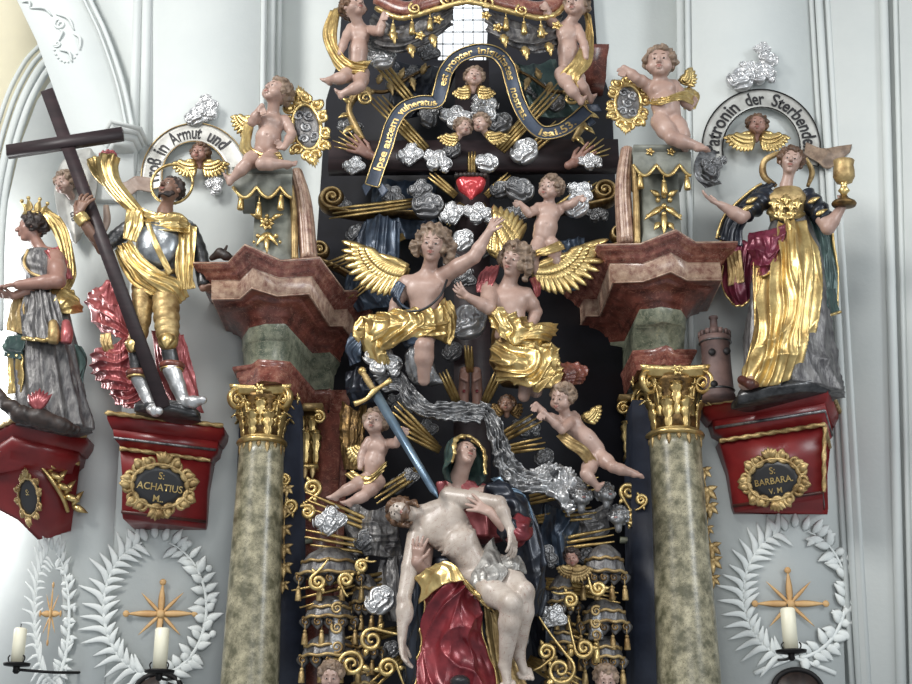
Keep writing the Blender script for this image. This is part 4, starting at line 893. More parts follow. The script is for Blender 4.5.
    for z, k in ((1.05, .2), (.9, .75), (.4, 1.05), (-.3, 1.12), (-1.0, 1.1), (-1.6, 1.2)):
        g.append([L(-k*1.0, .55 if z < .9 else .4, z), L(-k*1.12, -.2, z*1.04), L(-k*.7, -.9, z*1.06), L(0, -1.15, z*1.08+.1), L(k*.7, -.9, z*1.06), L(k*1.12, -.2, z*1.04), L(k*1.0, .55 if z < .9 else .4, z)])
    q = sheet(g, 80, 50, 9, 1.8, 1.6, 41, px=False); build('veil', q, M['green'], root); build('veil_hem', hem(q, 'lr', 1.3, 0), M['goldb'], root)
    q = tube([L(-1.05, .6, -.9), L(-1.12, .62, -.2), L(-.95, .62, .5), L(-.4, .66, 1.0), L(.3, .66, 1.05), L(.95, .6, .55), L(1.15, .6, -.1), L(1.2, .5, -.9), L(1.25, .4, -1.5)], [1.4, 2.2, 2.4, 2.2, 2.2, 2.6, 2.8, 2.2, 1.4], 14, flat=.6, n=50, disp=lambda A, T: .25*np.sin(T*60)); build('veil_lining', q, M['goldb'], root)
    q = ball(P(460, 682, 76), (9, 14, 6), 16); build('shoe', q, M['black'], root)
    return root
mary()
# ---------------------------------------------------------------- sword
rt = thing('sword', P(402, 440, 40), 'great sword with blue blade and gilded hilt plunging into the woman', 'sword')
a, b = P(374, 391, 52), P(438, 498, 66); t = nrm(b-a); sd = nrm(np.cross(t, (0, 1, 0)))
n_ = nrm(np.cross(t, sd)); pts = []
for k, w_ in ((0, 5), (.93, 3.4), (1, .4)): c = a+(b-a)*k; pts.append(np.array([c-sd*w_, c-n_*1.6*min(1, w_), c+sd*w_, c+n_*1.6*min(1, w_)]))
build('blade', stack(pts), M['blade'], rt, smooth=False)
build('guard', tube([P(354, 404, 54), P(366, 399, 54), P(374, 391, 54), P(380, 387, 54), P(391, 380, 54)], [2.8, 2, 3, 2, 2.8], 12, n=20), M['goldb'], rt)
build('grip', tube([P(373, 389, 54), P(363, 373, 54)], [2.6, 3.2, 2.6], 12, n=16, disp=lambda A, T: .15*np.sin(T*50)), M['goldm'], rt)
build('pommel', ball(P(362, 371, 54), (4, 3.5, 4), 12), M['goldb'], rt)
# ---------------------------------------------------------------- two large angels
def left_angel():
    root = thing('angel', P(420, 372, 5), 'large angel with golden wings reaching one arm up towards the heart, left of the two', 'angel statue')
    hc = P(433, 245, 36); R = hdir(-4, -14, 8); r = 17.5; s = SDF(.8); head_sdf(s, hc, R, r, jaw=.94)
    shl, shr, pel = P(407, 283, 18), P(443, 276, 22), P(425, 330, 10)
    s.cap(P(428, 274, 20), hc-R[2]*r*.6-R[1]*3, 8, 7, k=4); torso_sdf(s, shl, shr, pel, 22, 1.0, 17)
    limb(s, shr, P(474, 257, 42), P(489, 232, 50), [9, 8.4, 6.6, 6.6, 4.2], 2.5); hand_sdf(s, P(489, 232, 50), V3(.45, -.1, .85), V3(.5, .8, 0), 22, curl=.25, thumb=-1, spread=.45)
    limb(s, shl, P(396, 304, 12), P(392, 330, 8), [8, 7.5, 6, 6, 4], 2.5)
    limb(s, P(424, 326, 12), P(424, 346, 30), P(424, 380, 14), [12, 11, 9, 9, 6], 4, leg=True)
    build('body', s.mesh(), M['flesh'], root); face_parts(root, hc, R, r, looks=(-.5, -1))
    hair_obj(root, hc, R, r*1.05, 'hairgrey', length=.3, amp=.15, seed=5, locks=[[(-.8, .1, .2, .2), (-1.0, .15, -.2, .2), (-.85, .1, -.6, .14)], [(.8, .1, .3, .2), (1.05, .05, 0, .22), (1.0, 0, -.5, .18), (.8, -.1, -.8, .12)]])
    wing(root, P(408, 268, 4), fan((400, 262, -2), 160, 262, 62, 34, 13), 4.6)
    q = sheet([[(398, 280, 24), (404, 284, 30)], [(390, 292, 20), (398, 300, 30)], [(398, 306, 18), (408, 310, 26)], [(412, 310, 24), (424, 314, 28)]], 24, 40, 3, 3.6, 1.4, 3); build('shoulder_sash', q, M['blue'], root)
    build('chest_strap', tube([P(404, 312, 34), P(424, 309, 42), P(440, 296, 42), P(447, 280, 34)], 1.3, 8, n=20), M['black'], root)
    # gilded loin drapery with blue backing
    q = sheet([[(362, 318, 14), (384, 310, 26), (410, 306, 34), (436, 306, 34), (447, 296, 24)], [(356, 330, 12), (380, 328, 30), (412, 322, 42), (436, 324, 40), (452, 316, 22)], [(364, 346, 8), (384, 350, 24), (406, 340, 36), (430, 336, 40), (450, 344, 20)]], 100, 50, 5, 9, 1.8, 8, 2.0, edge=1.4, crinkle=.06); build('loin_drapery', q, M['goldb'], root)
    q = sheet([[(360, 316, 10), (376, 314, 18), (388, 322, 22)], [(352, 330, 8), (372, 342, 22), (386, 350, 20)], [(360, 348, 4), (376, 362, 14), (392, 366, 10)]], 40, 40, 3.5, 5, 1.6, 11); build('loin_drapery', q, M['goldb'], root)
    q = sheet([[(440, 302, 26), (450, 300, 18)], [(446, 320, 28), (458, 318, 14)], [(444, 342, 22), (452, 346, 10)]], 26, 40, 2.5, 5, 1.6, 13); build('loin_drapery', q, M['gold'], root)
    q = sheet([[(350, 332, 0), (362, 334, 8)], [(345, 348, 0), (360, 352, 12)], [(350, 366, -4), (360, 362, 4)]], 24, 34, 2.5, 4, 1.4, 17); build('drapery_lining', q, M['blue'], root)
    build('breeches_cuff', loft([(412, 330, 22, 12, 12, 10), (414, 340, 24, 13, 13, 10), (415, 348, 24, 11, 11, 10)], 20, 40, 6, .08, 2), M['blue'], root)
    q = loft([(420, 342, 20, 9, 9), (418, 356, 20, 12, 11), (422, 372, 14, 15, 10), (428, 384, 8, 14, 8)], 40, 60, 7, .25, 19, 1.8); build('shin_drapery', q, M['silverdk'], root)
left_angel()
def right_angel():
    root = thing('angel', P(520, 388, 5), 'large angel with golden wings looking down over one shoulder, right of the two', 'angel statue')
    hc = P(515, 261, 34); R = hdir(-22, -18, 24); r = 16.5; s = SDF(.8); head_sdf(s, hc, R, r, jaw=.92)
    shl, shr, pel = P(489, 288, 18), P(526, 297, 18), P(512, 338, 16)
    s.cap(P(507, 288, 20), hc-R[2]*r*.6-R[1]*3, 8, 7, k=4); torso_sdf(s, shl, shr, pel, 21, 1.0, 17)
    limb(s, shl, P(489, 308, 38), P(468, 297, 46), [9, 8.2, 6.4, 6.2, 4], 2.5); hand_sdf(s, P(468, 297, 46), V3(-.75, -.2, .6), V3(.6, .7, .4), 20, curl=.3, thumb=1, spread=.4)
    limb(s, shr, P(536, 312, 10), P(530, 330, 20), [8.5, 8, 6, 5.5, 4], 2.5)
    s.cap(P(528, 372, 12), P(524, 396, 4), 8, 6); s.cap(P(540, 372, 8), P(536, 392, 0), 7, 6)
    build('body', s.mesh(), M['flesh'], root); face_parts(root, hc, R, r, looks=(-.6, -1))
    hair_obj(root, hc, R, r*1.05, 'hairgrey', length=.3, amp=.15, seed=9, locks=[[(.8, .1, .2, .22), (1.0, .05, -.3, .22), (.9, -.1, -.8, .16)], [(-.75, .2, .2, .18), (-.85, .2, -.3, .12)]])
    wing(root, P(534, 268, 6), fan((538, 262, 0), 18, -88, 74, 26, 13), 4.6)
    wing(root, P(504, 262, -6), fan((504, 262, -10), 100, 60, 58, 44, 7), 4.8); wing(root, P(498, 258, -10), fan((494, 262, -12), 88, 118, 46, 22, 6), 4.2)
    q = sheet([[(486, 266, 14), (500, 264, 14)], [(478, 276, 22), (496, 276, 28)], [(476, 292, 22), (488, 292, 32)]], 24, 30, 3, 3.6, 1.4, 4); build('shoulder_sash', q, M['redlt'], root)
    q = sheet([[(530, 278, 20), (536, 276, 12)], [(534, 288, 22), (541, 286, 12)], [(536, 298, 18), (540, 296, 8)]], 16, 20, 1.5, 2, 1.2, 4); build('shoulder_sash', q, M['redlt'], root)
    g = [[(488, 292, 30), (492, 300, 38), (500, 306, 42), (514, 312, 40), (530, 318, 30)],
         [(486, 308, 30), (494, 318, 44), (508, 324, 48), (522, 322, 44), (534, 326, 28)],
         [(490, 326, 28), (502, 338, 44), (516, 344, 46), (530, 336, 40), (540, 334, 24)]]
    build('bodice_drapery', sheet(g, 70, 50, 4, 8, 2, 5, 2.2, edge=1.2, crinkle=.05), M['goldb'], root)
    q = sheet([[(520, 330, 34), (540, 322, 36), (558, 324, 20)], [(518, 338, 44), (540, 334, 44), (557, 334, 24)], [(516, 346, 34), (534, 346, 38), (548, 344, 22)]], 46, 34, 3.5, 5, 1.8, 15, along='c'); build('bodice_drapery', q, M['goldb'], root)
    g = [[(494, 338, 22), (512, 344, 36), (532, 342, 38), (548, 342, 26), (556, 342, 12)],
         [(489, 352, 24), (508, 358, 44), (532, 358, 50), (552, 356, 38), (562, 360, 14)],
         [(492, 370, 22), (512, 376, 42), (536, 380, 46), (556, 374, 34), (566, 376, 12)],
         [(496, 386, 12), (518, 384, 30), (538, 392, 34), (560, 386, 24), (572, 382, 6)]]
    sk = sheet(g, 110, 80, 4.5, 12, 2, 25, 2.6, edge=1.6, crinkle=.06); build('skirt_drapery', sk, M['goldb'], root)
    q = sheet([[(560, 362, 16), (576, 362, 16), (587, 366, 8)], [(558, 372, 22), (574, 372, 24), (588, 374, 10)], [(552, 384, 18), (570, 386, 20), (584, 384, 8)]], 40, 30, 3, 5, 1.6, 27); build('skirt_lining', q, M['redmarbd'], root)
    build('under_skirt', loft([(512, 330, 10, 20, 14), (524, 360, 8, 34, 20), (532, 384, 4, 34, 18)], 24, 60, 7, .12, 6), M['golddk'], root)
right_angel()
# ---------------------------------------------------------------- putti around the centre
pt = putto('putto', 'naked putto standing above the right angel, head turned down', 'putto statue', (545, 256, 10), (550, 189, 18, 13, -30, -14, 22), (538, 208, 10), (561, 207, 8), (543, 240, 8),
      [((529, 214, 20), (520, 203, 24), (-.8, .5, .3), 1), ((572, 204, 14), (578, 198, 16), (.8, .4, .2), -1)], [((538, 244, 10), (533, 258, 14), (536, 274, 6)), ((552, 244, 10), (556, 262, 6), (552, 276, -4))], seed=31)
build('sash', sheet([[(530, 252, 22), (536, 256, 24)], [(546, 246, 26), (548, 254, 28)], [(560, 240, 18), (566, 248, 18)]], 16, 34, 2, 2.6, 1.2, 5), M['goldb'], pt)
pt = putto('putto', 'putto with golden wing flying beside the sword blade at centre left', 'putto statue', (370, 505, 15), (375, 423, 30, 13.5, -12, 4, 12), (369, 441, 22), (389, 443, 24), (372, 475, 18),
      [((362, 454, 22), (360, 468, 26), None), ((396, 444, 34), (403, 429, 40), (.5, .8, .2), -1)], [((366, 480, 20), (352, 487, 34), (335, 496, 30), (-.9, -.25, .1)), ((378, 482, 20), (364, 496, 36), (349, 502, 34), (-.9, -.4, .1))], seed=32)
wing(pt, P(370, 446, 8), fan((366, 446, 4), 190, 262, 20, 26, 7), 3)
build('sash', sheet([[(344, 474, 20), (352, 470, 26)], [(356, 484, 28), (362, 476, 34)], [(370, 484, 34), (374, 474, 38)], [(384, 472, 28), (388, 462, 30)]], 16, 44, 2, 3, 1.3, 6), M['goldb'], pt)
pt = putto('putto', 'putto with folded hands flying head down at centre right', 'putto statue', (595, 485, 15), (562, 399, 36, 14, -34, -22, 14), (557, 420, 28), (576, 418, 24), (598, 452, 18),
      [((545, 416, 40), (536, 404, 46), (-.3, .9, .1), 1), ((562, 430, 40), (543, 412, 50), (-.5, .85, 0), -1)], [((600, 456, 20), (613, 467, 34), (636, 474, 30), (1, .1, .1)), ((592, 462, 20), (586, 474, 34), (597, 486, 30), (.6, -.7, .1))], seed=33, hair='hairgrey')
wing(pt, P(582, 418, 12), fan((582, 416, 8), 28, -30, 22, 16, 6), 3)
build('sash', sheet([[(556, 436, 30), (562, 430, 34)], [(566, 446, 42), (574, 438, 42)], [(580, 456, 40), (588, 448, 40)], [(590, 470, 28), (598, 462, 26)]], 16, 44, 2, 3, 1.3, 7), M['goldm'], pt)
# putti holding the canopy at the top
pt = putto('putto', 'naked putto holding up the canopy at upper left', 'putto statue', (350, 100, -20), (354, 8, 0, 14, 35, 10, -8), (351, 28, -12), (370, 30, -12), (357, 66, -16),
      [((344, 42, -4), (340, 54, 0), None), ((380, 32, 4), (384, 14, 8), (.1, .9, .1), -1)], [((352, 72, -12), (342, 78, 2), (329, 80, -2), (-.8, -.5, .1)), ((362, 74, -12), (360, 86, 6), (342, 94, 2), (-.5, -.8, .1))], seed=34, hair='hairbr')
build('sash', sheet([[(330, 10, -10), (340, 6, -6)], [(322, 34, -10), (336, 36, 0)], [(330, 58, -6), (342, 54, 4)], [(340, 72, -2), (356, 62, 8)], [(362, 74, 4), (372, 60, 4)]], 26, 60, 2.5, 4, 1.4, 7), M['gold'], pt)
pt = putto('putto', 'naked putto holding up the canopy at upper right', 'putto statue', (575, 110, -20), (576, 6, 0, 14, -25, -4, 6), (556, 26, -12), (577, 28, -12), (569, 68, -16),
      [((549, 18, 0), (545, 4, 6), (-.2, .9, .1), 1), ((584, 44, -4), (586, 58, 0), None)], [((562, 74, -12), (570, 88, 4), (580, 100, 0), (.5, -.8, .1)), ((575, 74, -12), (580, 84, -2), (590, 98, -8), (.5, -.8, .1))], seed=35, hair='hairgrey')
build('sash', sheet([[(582, 8, -10), (590, 14, -6)], [(586, 30, -6), (594, 40, -6)], [(574, 58, 4), (592, 62, 0)], [(560, 74, 2), (580, 76, 6)], [(564, 90, -4), (578, 92, 0)]], 26, 60, 2.5, 4, 1.4, 9), M['gold'], pt)
# ---------------------------------------------------------------- hands, feet and heart on the cross
def wounded_hand(x, y, dx, dy, label, th, up):
    root = thing('carved_hand', P(x, y, -48), label, 'carved hand'); s = SDF(.6); w = P(x, y, -46); hand_sdf(s, w, V3(dx, -.25, dy), V3(0, 1, .1), 30, curl=.06, thumb=th, spread=.5)
    s.cap(w-nrm(V3(dx, 0, dy))*6, w, 4.6, 4.6); build('hand', s.mesh(), M['fleshdk'], root)
    build('wound', ball(P(x+dx*11, y-dy*11, -42.5), (1.6, .8, 1.6), 8), M['red'], root)
    for i in range(5):
        a = math.atan2(dy, dx)+(i-2)*.16; c = P(x, y, -52); e = V3(cos(a), -.1, sin(a)); build('ray', tube([c+e*6, c+e*(40+4*(i % 2))], [1.3, 1.5, .5], 6, n=4), M['goldb'], root)
wounded_hand(370, 155, -.86, .5, 'carved open hand with nail wound and golden rays on the left arm of the cross', -1, 1)
wounded_hand(573, 163, .86, .5, 'carved open hand with nail wound and golden rays on the right arm of the cross', 1, 1)
for x, th, lb in ((464, 1, 'left'), (477, -1, 'right')):
    root = thing('carved_feet_relic', P(x, 402, -40), lb+' one of two carved feet with nail wounds, low on the upright of the cross', 'sculpture'); s = SDF(.6)
    a = P(x, 404, -52); s.chain([a, P(x, 390, -48), P(x+.5*th, 376, -42)], [5, 5.4, 5.4], 2); s.ell(P(x+.6*th, 371, -38), (5, 4, 4.4), k=2)
    for i in range(4): s.cap(P(x-th*(1+1.9*i)+4*th, 374, -36), P(x-th*(1+1.9*i)+4*th, 381-i, -33), 1.9-.15*i, 1.5, k=.6)
    build('foot', s.mesh(), M['fleshdk'], root); build('wound', ball(P(x, 391, -42.6), (1.8, 1, 2), 8), M['red'], root)
root = thing('sacred_heart', P(471, 206, -30), 'red carved heart with golden rays at the crossing of the cross', 'heart'); s = SDF(.6)
hp = P(471, 184, -30)
for q in (-1, 1): s.chain([hp+V3(8.5*q, 0, 2), hp+V3(6*q, 0, -4), hp+V3(0, -1, -17)], [7.4, 7.4, 2], 1.5)
s.ell(hp+V3(0, 0, 0), (14, 8, 8), k=2); build('heart', s.mesh(), M['heart'], root)
m = MB()
for i in range(8): m.merge(ball(hp+V3(-15+4.3*i, -4, 8.5-.3*abs(3.5-i)), (3.2, 5, 3.2), 8))
build('crown_of_clouds', m, M['hairdk'], root)
# ---------------------------------------------------------------- ray bundles
def rays(p, q, n, w0, w1, label, d0=-50, d1=-40, th=1.5, name='ray_bundle', mt='gold'):
    """bundle from the hub end p to the outer end q; w0, w1 spreads"""
    a, b = P(*p, d0), P(*q, d1); t = nrm(b-a); sd = nrm(np.cross(t, (0, 1, 0))); root = thing(name, (a+b)/2, label, 'rays')
    rng = random.Random(int(p[0]+q[1]))
    n = max(3, n-1) if n > 3 else n; w0 *= 1.3; w1 *= 1.1
    for i in range(n):
        k = (i/(n-1)-.5)*2 if n > 1 else 0; l = 1-.16*abs(k)*rng.random()-.05*(i % 2)
        build('ray', tube([a+sd*w0*k, a+(b-a)*.5*l+sd*(w0+w1)/2*k, a+(b-a)*l+sd*w1*k], [th*.8, th, th*.35], 6, n=4, flat=.7), M[mt], root)
RB = [((428, 498), (300, 446+90), 0), ]
RL = [
 ((415, 105), (352, 30), 4, 3, 6, 'golden rays beside the left canopy putto'), ((425, 150), (370, 92), 5, 4, 7, 'golden rays between the banner and the upper left volute'),
 ((500, 150), (560, 84), 5, 4, 7, 'golden rays behind the right limb of the banner'), ((520, 160), (566, 118), 4, 3, 5, 'short golden rays under the right end of the banner'),
 ((472, 176), (472, 150), 3, 2, 3, 'upright golden rays above the heart'), ((456, 196), (428, 172), 4, 2, 4, 'golden rays left above the heart'), ((486, 196), (512, 174), 4, 2, 4, 'golden rays right above the heart'),
 ((462, 204), (446, 226), 3, 2, 3, 'golden rays left below the heart'), ((481, 204), (492, 226), 3, 2, 3, 'golden rays right below the heart'),
 ((420, 202), (328, 214), 4, 3, 5, 'golden rays running level from the left volute to the heart clouds'), ((404, 236), (318, 270), 3, 2, 4, 'golden rays under the left wing of the large angel'),
 ((398, 262), (346, 300), 4, 2, 3.5, 'golden rays behind the back of the left large angel'), ((540, 222), (600, 180), 4, 3, 5, 'golden rays beyond the standing putto'),
 ((470, 372), (468, 344), 3, 1.5, 3, 'upright golden rays above the carved feet'), ((458, 404), (442, 370), 3, 2, 3.5, 'golden rays left of the carved feet'), ((484, 404), (500, 370), 3, 2, 3.5, 'golden rays right of the carved feet'),
 ((436, 446), (392, 404), 4, 2, 5, 'golden rays above the sword blade'), ((440, 450), (398, 425), 3, 2, 5, 'golden rays between putto and veiled woman'), ((498, 440), (540, 416), 4, 3, 5, 'golden rays under the arms of the right putto'),
 ((496, 452), (548, 442), 4, 2, 5, 'golden rays below the right putto'), ((420, 470), (372, 500), 4, 3, 5, 'golden rays below the sword side putto'),
 ((392, 534), (302, 498), 4, 3, 6, 'golden rays ending at the left gilded scroll'), ((392, 552), (300, 536), 4, 3, 6, 'golden rays crossing the upper left dome canopy'), ((386, 578), (292, 600), 4, 4, 8, 'long golden rays crossing the left pilaster'),
 ((398, 630), (318, 650), 3, 2, 5, 'thin golden rays across the lower left bell pulls'), ((404, 656), (368, 684), 4, 2, 6, 'golden rays beside the hanging arm'),
 ((530, 500), (602, 482), 4, 3, 5, 'golden rays running into the dark cloud heads'), ((532, 520), (600, 512), 4, 2, 5, 'golden rays above the right sleeve canopy'), ((536, 548), (618, 534), 4, 3, 6, 'golden rays level with the small curly head'),
 ((540, 582), (622, 596), 5, 3, 6, 'golden rays above the tassels at right'), ((540, 620), (606, 640), 4, 3, 6, 'golden rays over the lower right bell canopy'), ((528, 660), (584, 690), 5, 3, 7, 'golden rays beside the seated figure at lower right'),
]
for p, q, n, w0, w1, lb in RL: rays(p, q, n, w0, w1, lb, d0=-58 if p[1] < 300 else -34, d1=-50 if p[1] < 300 else -10, th=2.1)
# ---------------------------------------------------------------- silver clouds
def cloud_mesh(kind, seed):
    rng = random.Random(seed); s = SDF(.045)
    L = {0: [(0, 0, 0, .62), (.55, 0, .1, .42), (-.55, 0, -.05, .42), (.1, .1, .5, .4), (-.1, 0, -.45, .38)], 1: [(0, 0, 0, .8), (.3, .2, .35, .5), (-.35, .2, -.3, .5)], 2: [(-.6, 0, .2, .4), (0, 0, .3, .5), (.55, 0, 0, .45), (-.1, .1, -.35, .45), (.7, 0, -.4, .25)], 3: [(0, 0, -.3, .6), (.2, 0, .4, .42), (.5, 0, .8, .26), (-.5, 0, .1, .35)]}[kind]
    for x, y, z, r in L: s.ell((x, -y, z), (r, r*.7, r), k=.07)
    cs = [(x, z, r, rng.random()*6) for x, y, z, r in L]
    def dsp(x, y, z):
        d = np.full(x.shape, 9., np.float32); o = np.zeros_like(x)
        for cx, cz, r, ph in cs:
            dx, dz = x-cx, z-cz; rr = np.sqrt(dx*dx+dz*dz)/r; a = np.arctan2(dz, dx); v = np.abs(np.sin(rr*6.5+a*.5+ph+.7*np.sin(a*3+ph))); m = rr < d; d = np.where(m, rr, d); o = np.where(m, v, o)
        return .17*(o-.5)*-1.0*np.clip(d*1.8, 0, 1)
    return s.mesh(dsp, .14)
CM = [cloud_mesh(k, k+5) for k in range(4)]
CO = {}
def cloud(x, y, r, label, d=-45, kind=0, rot=0, mt='silver', sq=1.0, name='silver_cloud', group='silver clouds'):
    key = (kind, mt)
    if key not in CO:
        o = build(name, CM[kind], M[mt], origin=(0, 0, 0)); CO[key] = o.data; c = o
    else: c = bpy.data.objects.new(name, CO[key]); C.objects.link(c)
    c.location = P(x, y, d)*K; c.scale = (r*1.25, r*1.1, r*1.25*sq); c.rotation_euler = (0, radians(rot), 0); tag(c, label, 'cloud'); return c
CL = [
 (410, 155, 12, 'silver cloud on the crossbeam beside the lower end of the banner', -44, 0, 0), (437, 161, 13, 'silver cloud on the crossbeam, second from the left hand', -44, 2, 20), (487, 163, 11, 'silver cloud on the crossbeam just right of the rays above the heart', -44, 1, 50), (524, 152, 14, 'silver cloud on the crossbeam under the right limb of the banner', -44, 1, 0),
 (354, 166, 10, 'silver cloud beneath the left carved hand', -38, 0, 10), (590, 162, 10, 'silver cloud beneath the right carved hand', -38, 2, -10),
 (382, 58, 13, 'silver cloud held against the upper left putto', -30, 1, 30), (372, 44, 10, 'silver cloud above the one held by the upper left putto', -34, 0, 70), (428, 52, 11, 'dull silver cloud under the left canopy swag', -40, 0, 20),
 (456, 118, 14, 'silver cloud below the topmost cherub head, left half', -40, 2, 0), (484, 108, 14, 'silver cloud below the topmost cherub head, right half', -42, 0, 60), (500, 124, 12, 'dull silver cloud right of the paired cherub heads', -52, 1, 10), (430, 116, 12, 'dull silver cloud left of the paired cherub heads', -52, 3, 10),
 (428, 206, 15, 'dull silver cloud between the left rays and the heart', -44, 1, 40), (420, 190, 11, 'smaller dull silver cloud above the one left of the heart', -50, 0, 0), (452, 214, 12, 'silver cloud just below left of the heart', -38, 0, -20), (478, 214, 13, 'silver cloud just below the heart point', -40, 2, 0), (462, 241, 12, 'round silver cloud beside the reaching arm of the left angel', -30, 1, 0),
 (520, 190, 14, 'dull silver cloud behind the raised arm of the standing putto', -34, 1, 70), (516, 214, 11, 'dull silver cloud under the arm of the standing putto', -38, 0, 20), (580, 192, 12, 'silver cloud held by the standing putto, upper', 0, 0, 40), (576, 206, 13, 'silver cloud held by the standing putto, lower', 2, 1, 0),
 (467, 322, 19, 'large silver cloud on the upright of the cross under the angels', -28, 1, 20), (463, 278, 12, 'dull silver cloud between the two large angels', -36, 0, 30),
 (382, 362, 17, 'silver cloud above the sword hilt', 6, 2, 10), (330, 521, 15, 'silver cloud on the rays beside the left gilded scroll', 4, 0, 0), (380, 600, 15, 'round silver cloud beside the hanging arm', 14, 1, 0),
 (340, 206, 10, 'dull cloud by the left volute', -70, 0, 0), (545, 555, 12, 'dull silver cloud beside the droop of the mantle', -20, 2, 30), (553, 616, 13, 'silver cloud right of the dead man knees', -4, 0, 30), (520, 640, 9, 'small dull cloud behind the shins', -10, 1, 0), (366, 540, 12, 'tarnished cloud under the rays left of the dead man head', -26, 1, 0), (350, 660, 12, 'tarnished cloud at the bottom left corner of the niche', -20, 2, 0), (600, 652, 12, 'tarnished cloud at the bottom right corner of the niche', -14, 2, 0),
]
CL += [(350, 128, 11, 'tarnished cloud inside the left rocaille ornament', -84, 2, 0), (398, 84, 12, 'tarnished cloud between the upper left putto and the banner', -70, 1, 0), (412, 74, 9, 'small tarnished cloud above the left bend of the banner', -66, 0, 0), (540, 92, 12, 'tarnished cloud right of the banner arc', -70, 2, 0), (556, 104, 9, 'small tarnished cloud under the feet of the upper right putto', -66, 1, 0), (452, 150, 9, 'small dull cloud on the crossbeam behind the rays above the heart', -50, 1, 0),
 (392, 196, 12, 'tarnished cloud on the level rays left of the heart', -62, 2, 30), (356, 234, 10, 'tarnished cloud above the left angel wing tip', -70, 1, 0), (500, 190, 10, 'small dull cloud between the heart and the standing putto arm', -50, 1, 20), (596, 214, 10, 'tarnished cloud under the right volute', -70, 2, 0), (452, 262, 9, 'small dull cloud below the reaching arm', -44, 1, 0), (484, 250, 9, 'small dull cloud between the hand and the right angel hair', -50, 0, 0),
 (452, 352, 10, 'tarnished cloud left of the cross upright under the large cloud', -60, 1, 0), (400, 404, 12, 'tarnished cloud right of the sword hilt below the veil', -50, 2, 10), (426, 430, 11, 'tarnished cloud beside the blade above the veiled head', -50, 0, 0), (526, 428, 12, 'tarnished cloud between the veil and the folded hands putto', -50, 2, 0), (544, 458, 10, 'tarnished cloud beneath the body of the folded hands putto', -44, 1, 0), (408, 478, 10, 'tarnished cloud left of the blade tip', -30, 0, 0), (396, 486, 9, 'small tarnished cloud above the head of the dead man', -30, 1, 0),
 (346, 560, 10, 'small tarnished cloud behind the left dome canopy', -60, 0, 0), (566, 530, 12, 'tarnished cloud above the small curly cherub', -40, 2, 0), (586, 556, 9, 'small tarnished cloud beside the small curly cherub', -40, 1, 0), (546, 590, 10, 'small tarnished cloud near the knee at right', -40, 0, 0), (580, 636, 11, 'tarnished cloud between the two right canopies', -40, 2, 0), (390, 650, 10, 'small tarnished cloud beside the hanging hand', -30, 1, 0)]
for x, y, r, lb, d, kd, rot in CL: cloud(x, y, r*S(x, y, d)/1.0*.92, lb, d, kd, rot, 'silverdk' if ('dull' in lb or 'tarn' in lb) else 'silver')
# ---------------------------------------------------------------- ribbons with lettering
def font_mesh(text, bold=.02, res=3):
    cu = bpy.data.curves.new('t', 'FONT'); cu.body = text; cu.offset = bold; cu.resolution_u = res; o = bpy.data.objects.new('t', cu); C.objects.link(o)
    bpy.context.view_layer.update(); me = o.evaluated_get(bpy.context.evaluated_depsgraph_get()).to_mesh()
    v = np.array([q.co[:] for q in me.vertices]); f = [list(p.vertices) for p in me.polygons]; o.evaluated_get(bpy.context.evaluated_depsgraph_get()).to_mesh_clear()
    bpy.data.objects.remove(o); bpy.data.curves.remove(cu); return v, f
def ribbon(root, pts, hw, mt, border, text, s0, s1, size, ink='ink', th=2.2, off=0, stretch=1.15, wave=0, border_r=.7, name='ribbon', N=160):
    path = catmull(PP(pts), N); t = np.gradient(path, axis=0); t /= np.linalg.norm(t, axis=1)[:, None]; up = np.cross(np.tile(EY, (N, 1)), t); up /= np.linalg.norm(up, axis=1)[:, None]; nn = np.cross(t, up); nn = np.where((nn@EY)[:, None] < 0, -nn, nn)
    k = np.linspace(-1, 1, 7); h = np.full(N, float(hw)) if np.isscalar(hw) else interp(hw, N)
    g = path[:, None, :]+up[:, None, :]*(k[None, :, None]*h[:, None, None])+nn[:, None, :]*((k**2*1.4)[None, :, None])
    b = g-nn[:, None, :]*th; m = MB(); q = grid_faces(N, 7); n7 = N*7; ring = np.array(list(range(7))+[r*7+6 for r in range(1, N)]+[(N-1)*7+c for c in range(5, -1, -1)]+[r*7 for r in range(N-2, 0, -1)]); r2 = np.roll(ring, -1)
    m.add(np.concatenate([g.reshape(-1, 3), b.reshape(-1, 3)]), q, (q+n7)[:, ::-1], np.stack([ring, ring+n7, r2+n7, r2], 1)); build(name, m, M[mt], root)
    e = tube(g[:, 0]+nn*.6, border_r, 6); e.merge(tube(g[:, -1]+nn*.6, border_r, 6)); e.merge(tube(g[0]+nn[0]*.6, border_r, 6)); e.merge(tube(g[-1]+nn[-1]*.6, border_r, 6)); build('ribbon_edge', e, M[border], root)
    if text:
        S_ = np.concatenate([[0], np.cumsum(np.linalg.norm(np.diff(path, axis=0), axis=1))]); tot = S_[-1]
        for tx, a, z in (text if isinstance(text, list) else [(text, s0, s1)]):
            v, f = font_mesh(tx); x0, x1 = v[:, 0].min(), v[:, 0].max(); s = a*tot+(v[:, 0]-x0)/(x1-x0)*(z-a)*tot; y = (v[:, 1]-.33)*size*stretch+off
            c = np.stack([np.interp(s, S_, path[:, i]) for i in range(3)], 1); u = np.stack([np.interp(s, S_, up[:, i]) for i in range(3)], 1); w_ = np.stack([np.interp(s, S_, nn[:, i]) for i in range(3)], 1)
            P_ = c+u*y[:, None]+w_*(.7+1.4*(y/h.mean())**2)[:, None]; lm = MB().add(P_, f); bk = MB(); build('lettering', lm, M[ink], root, smooth=False)
    return path, up
rt = thing('banner', P(472, 150, -20), 'winding slate blue banner with gilded lettering above the heart', 'banner')
